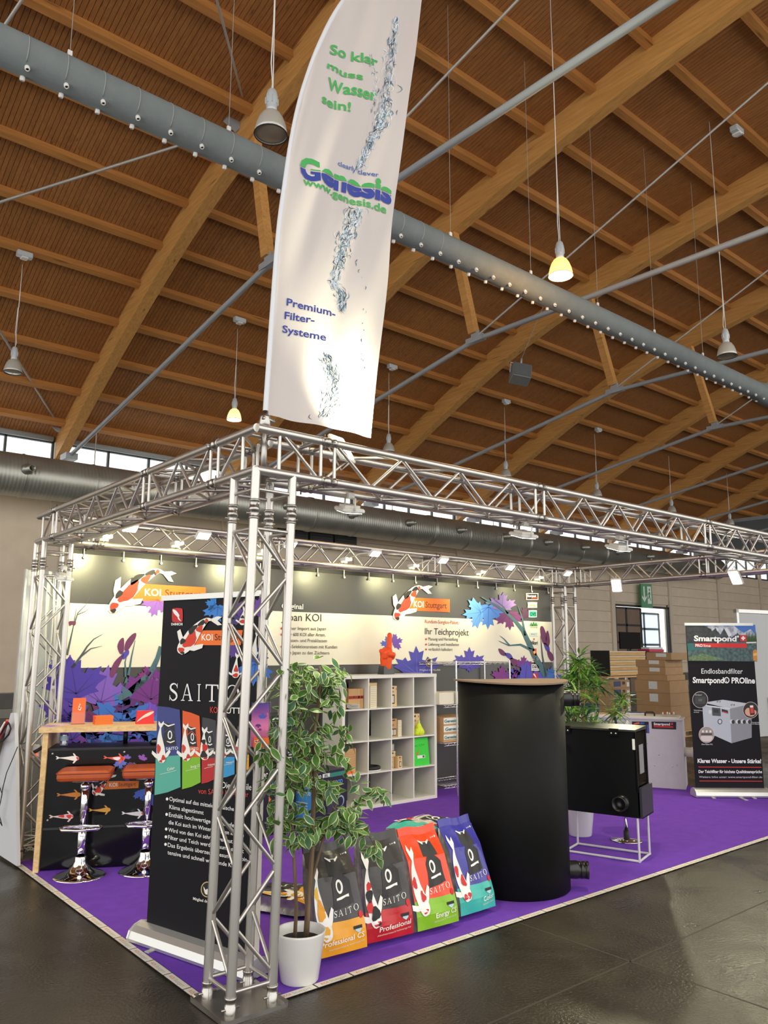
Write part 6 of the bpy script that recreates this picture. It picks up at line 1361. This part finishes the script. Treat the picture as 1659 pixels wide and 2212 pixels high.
# ================================================================== black filter tank
m_tank = mat('black_tank_plastic', srgb(14,14,14), .55, 0, .08, 30, .05, 200, spec=.14)
TKC = Vector((2.62,.46,FZ0)); TR, TZ = .42, 1.53
tk = thing('filter_tank', 'tall black cylindrical filter tank with thin round lid', 'tank', tuple(TKC))
q = MB(); q.lathe([(.0,.0),(TR-.006,.0),(TR,.006),(TR,TZ),(TR-.012,TZ),(TR-.012,.02),(.0,.02)], 72); q.build('drum', m_tank, tk)
q = MB(); q.grid(lambda u, v: (math.cos(u*2*math.pi)*v*(TR+.035), math.sin(u*2*math.pi)*v*(TR+.035), TZ+.012+.008*math.cos(2*u*2*math.pi+.8)*v*v), 72, 8); q.grid(lambda u, v: (math.cos(u*2*math.pi)*(TR+.035), math.sin(u*2*math.pi)*(TR+.035), TZ+.012-.012*v+.008*math.cos(2*u*2*math.pi+.8)), 72, 1); q.grid(lambda u, v: (math.cos(-u*2*math.pi)*v*(TR+.035), math.sin(-u*2*math.pi)*v*(TR+.035), TZ+.0+.008*math.cos(-2*u*2*math.pi+.8)*v*v), 72, 4); q.build('lid', mat('lid_brown', srgb(120,98,80), .4, 0, .06, 4), tk)
pd = Vector((.66,-.75,0)).normalized(); rotp = pd.to_track_quat('Z','X')
def stub(root, base, r, L, d, nm='pipe'):
    q = MB(); Mx = d.to_track_quat('Z','X').to_matrix()
    q.lathe([(r*1.06,-.05),(r*1.06,L*.45),(r,L*.46),(r,L*.62),(r*1.03,L*.63),(r*1.03,L*.68),(r,L*.69),(r,L*.86),(r*1.03,L*.87),(r*1.03,L),(r*.86,L),(r*.86,L*.1),(.0,L*.1)], 28, base, M=Mx)
    return q.build(nm, mat('black_pipe', srgb(24,24,24), .3, 0, .1, 12), root)
stub(tk, Vector((pd.x*TR*.97, pd.y*TR*.97, 1.405)), .058, .13, pd); stub(tk, Vector((pd.x*TR*.97, pd.y*TR*.97, .13)), .062, .15, pd)
# ================================================================== black box filter on a white frame
A_, B_ = Vector((3.724,.834,0)), Vector((3.917,.187,0)); XD = (B_-A_).normalized(); YD = Vector((-XD.y, XD.x, 0)); FL = (B_-A_).length; FD = .333
fx = thing('box_filter', 'black box filter with clear side window on a white wire frame', 'filter', (A_.x, A_.y, FZ0), math.atan2(XD.y, XD.x))
m_fblk = mat('black_filter_plastic', srgb(13,14,15), .45, 0, .06, 20, spec=.16); m_ftop = mat('black_filter_lid', srgb(52,52,48), .28)
Z0, Z1 = .375, 1.08
q = MB(); q.box(-.01, FL+.005, 0, .012, Z0, Z1); q.build('front_wall', m_fblk, fx); q = MB(); q.box(-.01, FL+.005, FD-.012, FD, Z0, Z1); q.build('back_wall', m_fblk, fx)
q = MB(); q.box(-.012, .0, 0, FD, Z0, Z1); q.build('end_wall', m_fblk, fx); q = MB(); q.box(-.01, FL+.04, 0, FD, Z0-.012, Z0); q.build('floor_plate', m_fblk, fx)
q = MB(); q.box(FL+.02, FL+.04, -.004, FD+.004, Z0-.012, Z0+.24); q.build('low_end_wall', mat('black_end', srgb(40,38,44), .4), fx)
q = MB(); q.box(FL-.006, FL+.004, .014, FD-.014, Z0+.24, Z1-.01); q.build('window', glass('clear_pane', (.82,.84,.86), .7, .04), fx)
q = MB(); q.box(FL-.01, FL+.012, 0, .016, Z0+.2, Z1); q.build('window_post', m_fblk, fx); q = MB(); q.box(FL-.01, FL+.012, FD-.016, FD, Z0+.2, Z1); q.build('window_post', m_fblk, fx)
q = MB(); q.box(FL+.0055, FL+.007, .10, .23, Z0+.34, Z1-.12); o = q.build('paper_note', mat('grey_paper', srgb(130,130,132), .6), fx); o.location = (0,0,0)
q = MB(); q.hexa([(-.02,-.012,Z1),(FL+.012,-.012,Z1),(FL+.012,FD+.01,Z1),(-.02,FD+.01,Z1),(-.02,-.012,Z1+.016),(FL+.012,-.012,Z1+.016),(FL+.012,FD+.01,Z1+.03),(-.02,FD+.01,Z1+.03)]); q.build('lid', m_ftop, fx)
for u in (.06, FL*.74): q = MB(); q.box(u-.04, u+.04, -.022, -.002, Z1-.04, Z1+.02); hq = q.build('hinge', m_fblk, fx); q = MB(); [q.lathe([(.0,.004),(.006,.003),(.007,0)], 8, (u+dx, -.022, Z1-.02), M=Matrix.Rotation(math.pi/2, 3, 'X')) for dx in (-.02,.02)]; q.build('screw', m_sil, hq)
q = MB(); q.box(FL-.02, FL+.003, -.003, -.001, Z1-.15, Z1-.06); q.build('sticker', m_white, fx)
stub(fx, Vector((FL*.80, .0, Z0+.10)), .062, .09, Vector((0,-1,0)))
q = MB(); q.tube((-.02,-.005,Z1-.16),(-.02,-.06,Z1-.16),.012,8); q.path([(-.04,-.05,Z1-.15),(.0,-.06,Z1-.152),(.05,-.06,Z1-.16),(.055,-.06,Z1-.22)], [.016,.012,.011,.009], 8); q.build('tap', mat('black_pipe', srgb(24,24,24), .3), fx)
m_wf = mat('white_frame', srgb(206,204,204), .4)
for x in (.01, FL-.01):
    for y in (.01, FD-.01): rod(fx, 'frame_leg', (x, y, .008), (x, y, Z0-.012), .010, m_wf)
for p0, p1 in (((.0,.01),(FL,.01)),((.0,FD-.01),(FL,FD-.01)),((.01,0),(.01,FD)),((FL-.01,0),(FL-.01,FD))): rod(fx, 'frame_bar', (*p0,.011), (*p1,.011), .010, m_wf)
# ================================================================== pedestal stool behind the box filter
sc_ = at(1354, 1815, 'z', FZ0); sd = Vector((sc_.x, sc_.y, FZ0))
t = thing('pedestal_stool', 'low stool with mirror disc foot behind the white wire frame', 'stool', tuple(sd))
q = MB(); q.lathe([(.15,0),(.15,.008),(.02,.016)], 40, capb=True); q.build('foot_disc', m_chrome, t); q = MB(); q.tube((0,0,.014),(0,0,.09),.028,16); q.build('collar', m_black, t); q = MB(); q.tube((0,0,.09),(0,0,.62),.018,16); q.build('column', m_chrome, t); q = MB(); q.lathe([(.0,.62),(.15,.62),(.17,.64),(.17,.67),(.15,.69),(.0,.69)], 28); q.build('seat', m_leather, t)
# ================================================================== bamboo in white pot
bp_ = Vector((4.38,1.14,FZ0))
bam = thing('potted_bamboo', 'artificial bamboo in a white pot behind the box filter', 'plant', tuple(bp_))
q = MB(); q.lathe([(.0,0),(.105,0),(.11,.006),(.15,.33),(.153,.34),(.145,.34),(.135,.29),(.0,.29)], 32); q.build('pot', m_pot, bam)
m_bl = mat('bamboo_leaf', srgb(110,158,60), .42, 0, .2, 9, transl=.2, objvar=.30); m_bl2 = mat('bamboo_leaf_dark', srgb(48,88,44), .42, 0, .2, 9, transl=.15, objvar=.25); m_cane = mat('bamboo_cane', srgb(150,136,76), .5)
def blade(mm, L, W):
    q = MB(); n = 5; pr = [.25,.9,1.,.8,.45,0]
    for k in range(n):
        a, b = k/n, (k+1)/n; za, zb_ = -.35*L*a*a, -.35*L*b*b
        q.add([(-W*pr[k],L*a,za),(0,L*a,za-.003),(0,L*b,zb_-.003),(-W*pr[k+1],L*b,zb_)], [(0,1,2,3)], 0, True); q.add([(0,L*a,za-.003),(W*pr[k],L*a,za),(W*pr[k+1],L*b,zb_),(0,L*b,zb_-.003)], [(0,1,2,3)], 0, True)
    return q.mesh('leaf', mm)
bms = [blade(m_bl, .17, .013), blade(m_bl2, .16, .013), blade(m_bl, .14, .012)]
BWf = lambda x, y, dy=0.: at(x, y, 'y', bp_.y+dy)-bp_
rb_ = random.Random(5); bsp = []
canes = [((1240,1740),(1242,1620),(1240,1520),(1236,1450)),((1252,1740),(1258,1620),(1262,1520),(1270,1440)),((1262,1740),(1274,1640),(1284,1560),(1292,1480)),((1246,1740),(1246,1640),(1228,1560),(1216,1490)),((1258,1740),(1290,1640),(1318,1570),(1330,1540)),((1266,1740),(1300,1600),(1332,1530),(1345,1505)),((1250,1740),(1250,1560),(1250,1480),(1252,1430))]
for ci, c in enumerate(canes):
    d1 = rb_.uniform(-.12,.12); sp_ = spline(list(c), 6, False); N = len(sp_)
    pts = [BWf(x, y, d1*i/(N-1)) for i, (x, y) in enumerate(sp_)]
    q = MB(); q.path(pts, .007, 7); q.build('cane', m_cane, bam)
    for i in range(int(N*.42), N):
        for _ in range(3): bsp.append((pts[i], .02))
    for _ in range(14): bsp.append((pts[-1], .03))
for cx, cy, sx_, sy_, n_ in ((1235,1470,24,30,60),(1262,1450,22,22,56),(1285,1480,18,26,36),(1240,1530,26,22,50),(1215,1520,14,26,26),(1270,1540,18,18,28),(1230,1575,22,10,24),(1290,1565,14,12,14),(1335,1538,12,12,14),(1250,1425,16,10,18),(1350,1512,10,8,10)):
    for _ in range(int(n_*1.5)): bsp.append((BWf(cx+rb_.gauss(0,sx_*.6), cy+rb_.gauss(0,sy_*.6), rb_.gauss(0,.10)), .01))
rb_.shuffle(bsp); bst = MB(); bstm = []
for k, (p, j) in enumerate(bsp):
    az = rb_.uniform(0,6.28); el = rb_.uniform(-.5,.9); d = Vector((math.cos(az)*math.cos(el), math.sin(az)*math.cos(el), math.sin(el))); x = d.cross(Vector((rb_.uniform(-.3,.3),rb_.uniform(-.3,.3),1))).normalized(); R_ = Matrix((x, d, x.cross(d))).transposed(); s = rb_.uniform(.7,1.15); me = rb_.choice(bms)
    if k < 300: inst(me, 'leaf', bam, p, R_, (s,s,s))
    else: bst.add([R_ @ (v.co*s)+p for v in me.vertices], [list(f.vertices) for f in me.polygons], 1 if me is bms[1] else 0, True)
tag(bst.build('foliage', [m_bl, m_bl2], bam), kind='stuff')
# ================================================================== grey pond filter cabinet
C_, E_ = Vector((7.149,2.577,0)), Vector((7.538,1.797,0)); PD = (E_-C_).normalized(); PN = Vector((PD.y, -PD.x, 0)); PN = PN if (CAM-C_).dot(PN) > 0 else -PN; PL = (E_-C_).length
u0 = -.35
pf = thing('pond_filter', 'grey plastic pond filter cabinet with black and red name plates', 'filter', (C_.x, C_.y, FZ0), math.atan2(PD.y, PD.x))
m_pvc = mat('grey_pvc', srgb(196,192,196), .45, 0, .03, 12); DEP = .50
# local frame: x along PD, y away from the viewer
q = MB(); q.box(u0, PL, 0, DEP, 0, .868); q.build('body', m_pvc, pf)
q = MB(); q.box(u0-.02, PL+.012, -.018, DEP+.01, .868, .884); q.build('rim', m_pvc, pf); q = MB(); q.box(u0, PL-.04, .02, DEP-.02, .884, .905); q.build('lid', mat('pvc_lid', srgb(206,202,196), .4), pf)
q = MB(); q.path([(.40,.14,.905),(.40,.14,.94),(.42,.14,.955),(.50,.14,.955),(.52,.14,.94),(.52,.14,.905)], .011, 8); q.build('handle', m_black, pf)
for x, z in ((.42,.56),(.56,.42),(.50,.28),(.72,.28),(.78,.30)): q = MB(); q.lathe([(.0,.008),(.008,.006),(.012,0)], 10, (x,0,z), M=Matrix.Rotation(math.pi/2, 3, 'X')); q.build('bolt', m_sil, pf)
q = MB(); q.lathe([(.06,0),(.06,.09),(.066,.09),(.066,.12),(.05,.12),(.05,0)], 22, (PL,.12,.46), M=Matrix.Rotation(math.pi/2, 3, 'Y')); q.build('pipe', mat('pale_pipe', srgb(222,216,200), .4), pf)
PM = planemap(C_, PN, .0015, .0006); p5 = cr(1240, 1390, 5.925)
def platep(nm, fn): P = Print(PM); fn(P); o = P.build(nm, pf, None); M_ = pf.matrix_basis.inverted(); 
def lw(o):   # world-built print -> local of the rotated root
    Mi = (Matrix.Translation(pf.location) @ pf.rotation_euler.to_matrix().to_4x4()).inverted(); o.data.transform(Mi)
P = Print(PM); P.poly([p5(990,998), p5(1308,1004), p5(1308,1102), p5(996,1092)], (22,18,20), 1); P.poly([p5(1020,1052), p5(1270,1060), p5(1270,1080), p5(1022,1072)], (206,36,40), 2); P.text('Smartpond', p5(1020,1044), p5(1228,1048), p5(1020,1012), (244,240,240), 2, .03); P.circ(*p5(1254,1030), 2.2, 2.4, (226,60,60), 2, 10); o = P.build('name_plate', pf); lw(o); [lw(c) for c in o.children]
P = Print(PM); P.poly([p5(740,998), p5(955,1000), p5(965,1148), p5(745,1140)], (20,18,26), 1); P.poly([p5(930,1040), p5(958,1040), p5(962,1146), p5(935,1146)], (60,80,160), 2); P.poly(spline([p5(760,1028), p5(820,1008), p5(840,1025), p5(790,1035)], 3), (226,110,60), 2); P.poly(spline([p5(840,1026), p5(860,1008), p5(905,1020), p5(870,1034)], 3), (50,90,190), 2); o = P.build('name_plate', pf); lw(o)
# things lying on the cabinet
Tpf = Matrix.Translation(pf.location) @ pf.rotation_euler.to_matrix().to_4x4()
def onpf(x, y, z=.906): return tuple(Tpf @ Vector((x, y, z)))
t = thing('brochure', 'blue and white brochures lying on the grey filter cabinet', 'brochure', onpf(.10,.30), math.radians(-40)); q = MB(); q.box(0,.30,0,.21,0,.012); q.build('pages', m_white, t); q = MB(); q.box(.10,.30,.0,.21,.012,.014); q.build('cover', mat('cover_blue', srgb(60,110,170), .4), t)
t = thing('brochure', 'pale brown leaflets spread on the grey filter cabinet', 'brochure', onpf(-.25,.12), math.radians(-70)); q = MB(); q.box(0,.3,0,.21,0,.008); q.build('pages', mat('tan_paper', srgb(214,186,150), .6), t); q = MB(); q.box(.02,.28,.02,.19,.008,.009); q.build('picture', mat('tan_picture', srgb(196,150,110), .6, 0, .3, 20), t)
t = thing('sample_tray', 'clear tray with small fittings on the grey filter cabinet', 'tray', onpf(.60,.10), math.radians(-60)); q = MB(); q.box(0,.20,0,.14,0,.03); q.build('tray', m_acr, t)
for k in range(6): q = MB(); q.lathe([(.0,.026),(.008,.02),(.01,.0)], 8, (.03+.028*k, .05+.03*(k % 3), .0305)); q.build('fitting', (m_sil, mat('red_bit', srgb(196,40,36), .5), m_white)[k % 3], t)
t = thing('stopper', 'small white conical stopper on the front of the grey filter cabinet', 'stopper', onpf(.18,-.02,.80)); q = MB(); q.lathe([(.03,-.03),(.028,.0),(.016,.04),(.0,.05)], 14); q.build('cone', m_white, t); q = MB(); q.lathe([(.034,-.034),(.034,-.03),(.03,-.03)], 14); q.build('flange', m_white, t)
# ================================================================== cardboard stack on a pallet
m_pal = wood('pallet_wood', srgb(196,154,96), srgb(222,184,126), 'X', 3, .7, .06); m_cb = mat('brown_cardboard', srgb(182,146,104), .7, 0, .05, 5, objvar=.05)
px_, py_ = 12.93, 5.10
t = thing('pallet', 'wooden pallet under the tall stack of brown boxes', 'pallet', (px_-.03, py_-.03, 0))
for k in range(6): q = MB(); q.box(0, .90, k*.155, k*.155+.11, .11, .13); q.build('deck_board', m_pal, t)
for y in (0,.39,.78): 
    for x in (0,.40,.80): q = MB(); q.box(x, x+.10, y, y+.10, .022, .11); q.build('block', m_pal, t)
    q = MB(); q.box(0,.90,y,y+.10,0,.022); q.build('runner', m_pal, t)
hs = [(.13,.335,0,0,.76,.80),(.465,.165,.0,.0,.76,.80),(.63,.175,.0,.01,.74,.80),(.805,.18,.0,.0,.75,.81),(.985,.075,-.0,.03,.76,.74),(1.06,.11,.03,.04,.74,.80),(1.17,.11,.03,.02,.74,.82),(1.28,.11,.02,-.02,.72,.66)]
hs = []; z = .131
for h_, dx, dy, w_, d_ in ((.30,0,0,.76,.80),(.27,0,0,.75,.80),(.29,.0,0,.74,.80),(.285,0,.0,.74,.82),(.13,.02,.06,.72,.72),(.175,.04,.10,.70,.66),(.17,.04,.10,.70,.70),(.165,.06,-.04,.66,.58)):
    hs.append((z, h_, dx, dy, w_, d_)); z += h_+.001
# scale the heights so that the pile reaches its seen height
zs = (1.735-.131)/(z-.131)
labs = ('brown box lowest in the tall stack on the pallet','brown box second from the pallet in the tall stack','large brown box with wide white note in the tall stack','large brown box with blueish note in the tall stack','thin plain brown box in the middle of the tall stack','brown box with note under the upper pair of the tall stack','brown box with note under the topmost of the tall stack','brown box topmost of the tall stack on the pallet')
for k, (z, h_, dx, dy, w_, d_) in enumerate(hs):
    t = thing('cardboard_box', labs[k], 'box', (px_+dx, py_+dy, .131+(z-.131)*zs), 0, 'stacked brown boxes on the pallet'); hh = h_*zs
    q = MB(); q.rbox(0, w_, 0, d_, 0, hh-.001, .006); q.build('carton', m_cb, t)
    if k >= 2 and k != 4: q = MB(); q.box(-.002, 0, d_*(.20 if k > 4 else .35), d_*(.20 if k > 4 else .35)+(.24 if k > 4 else .2), hh*(.42 if k > 4 else .3), hh*.92); q.build('note', mat('white_note', srgb(226,230,232), .6, 0, .1, 40), t)
    q = MB(); q.box(w_*.48, w_*.52, -.0015, 0, hh*.5, hh-.002); q.build('tape_strip', mat('parcel_tape', srgb(176,136,88), .4), t)
# lower stack with blue labels
for k in range(6):
    lab = 'brown box with blue label, '+('lowest','second lowest','third lowest','third from the top','second from the top','topmost')[k]+' in the short stack behind the bamboo'
    t = thing('cardboard_box', lab, 'box', (12.95, 6.8, .001+k*.184), 0, 'brown boxes with blue labels behind the bamboo'); q = MB(); q.rbox(0, 1.15, 0, .6, 0, .182, .005); q.build('carton', m_cb, t)
    q = MB(); q.box(.50, .78, -.002, 0, .04, .16); q.build('blue_label', mat('label_blue', srgb(40,58,110), .5), t); q = MB(); q.box(1.02,1.12,-.002,0,.03,.13); q.build('white_label', m_white, t); q = MB(); q.box(.84,.95,-.002,0,.08,.15); q.build('print_mark', mat('print_brown', srgb(90,60,40), .7), t)
t = thing('blue_bin', 'blue plastic tub in front of the lower box stack', 'tub', (11.75, 6.3, .60)); t.location.z = .45; q = MB(); q.rbox(-.2,.2,-.15,.15,0,.22,.04); q.build('tub', mat('tub_blue', srgb(44,80,150), .4), t); q = MB(); q.rbox(-.215,.215,-.165,.165,.20,.23,.04); q.build('rim', mat('tub_blue2', srgb(36,66,130), .4), t)
t = thing('carton_plinth', 'brown box carrying the blue tub behind the bamboo', 'box', (11.5, 6.1, 0)); q = MB(); q.rbox(0,.52,0,.42,0,.449,.006); q.build('carton', m_cb, t); q = MB(); q.box(.2,.3,-.002,0,.1,.3); q.build('label', m_white, t)
t = thing('green_carton', 'bright green carton lying before the lower box stack', 'box', (11.9, 5.3, 0)); q = MB(); q.rbox(0,.3,0,.7,0,.42,.005); q.build('carton', mat('carton_green', srgb(46,150,70), .5), t); q = MB(); q.box(-.002,0,.2,.5,.3,.38); q.build('label', m_white, t)
# wooden crate, table and monitor further back
cx0, cz0 = at(1312,1406,'y',9.), 0
t = thing('work_table', 'table with pale wooden top and metal legs near the back wall', 'table', (16.3, 8.9, 0)); q = MB(); q.box(0,3.2,0,.8,1.03,1.07); q.build('table_top', wood('table_wood', srgb(206,160,104), srgb(226,184,130), 'X', 2, .5, .03), t)
for x in (.1,.95,2.0,3.1):
    for y in (.08,.72): rod(t, 'leg', (x,y,0), (x,y,1.03), .025, m_sil)
t = thing('slatted_crate', 'wooden crate with pale horizontal slats standing on the table', 'crate', (16.5, 8.95, 1.071))
q = MB(); q.box(0,1.78,.04,.6,0,.66); q.build('crate_body', mat('crate_inside', srgb(96,72,50), .8), t)
for k in range(5): q = MB(); q.box(0,1.78,0,.03,.02+k*.135,.02+k*.135+.10); q.build('slat', m_pal, t)
for k in range(5): q = MB(); q.box(0,1.78,-.01,.01,.12+k*.135,.145+k*.135); q.build('rail', mat('pale_rail', srgb(226,216,196), .5), t)
for x in (-.03,1.78): q = MB(); q.box(x,x+.03,-.01,.6,0,.70); q.build('corner_post', m_black, t)
t = thing('brown_chest', 'brown wooden chest beside the slatted crate on the table', 'chest', (18.35, 8.95, 1.071)); q = MB(); q.rbox(0,1.1,0,.6,0,.62,.01); q.build('chest', m_pal, t); q = MB(); q.box(-.01,1.11,-.01,.61,.62,.66); q.build('lid', mat('chest_lid', srgb(110,84,60), .6), t)
t = thing('monitor', 'black flat screen standing on the slatted crate', 'monitor', (17.35, 9.15, 1.737)); q = MB(); q.box(0,1.05,0,.04,.08,.56); q.build('screen', mat('screen_black', srgb(8,8,9), .5, spec=.1), t); q = MB(); q.box(.42,.62,-.05,.12,0,.02); q.box(.49,.55,.0,.03,.02,.1); q.build('stand', m_black, t)
t = thing('red_case', 'white and magenta case lying on the brown chest', 'case', (18.6, 9.0, 1.732)); q = MB(); q.rbox(0,.8,0,.4,0,.08,.02); q.build('lower_half', mat('magenta', srgb(190,40,84), .4), t); q = MB(); q.rbox(0.02,.78,0.02,.38,.08,.14,.02); q.build('lid', m_white, t)
# grey display wall
ga, gd = Vector((11.0,2.64,0)), Vector((.988,-.15,0))
t = thing('display_wall', 'grey display wall with aluminium frame and angled foot', 'display wall', tuple(ga), math.atan2(gd.y, gd.x))
q = MB(); q.box(.06,2.6,.01,.05,.35,2.42); q.build('panel', mat('panel_grey', srgb(176,178,178), .6), t); q = MB(); q.box(0,.06,0,.06,0,2.49); q.box(0,2.6,0,.06,2.43,2.49); q.build('frame', m_sil, t)
q = MB(); q.prism([(.7,-.02,0),(1.6,-.02,0),(.7,-.02,1.0)], (0,.02,0)); q.build('foot_plate', m_panel, t)
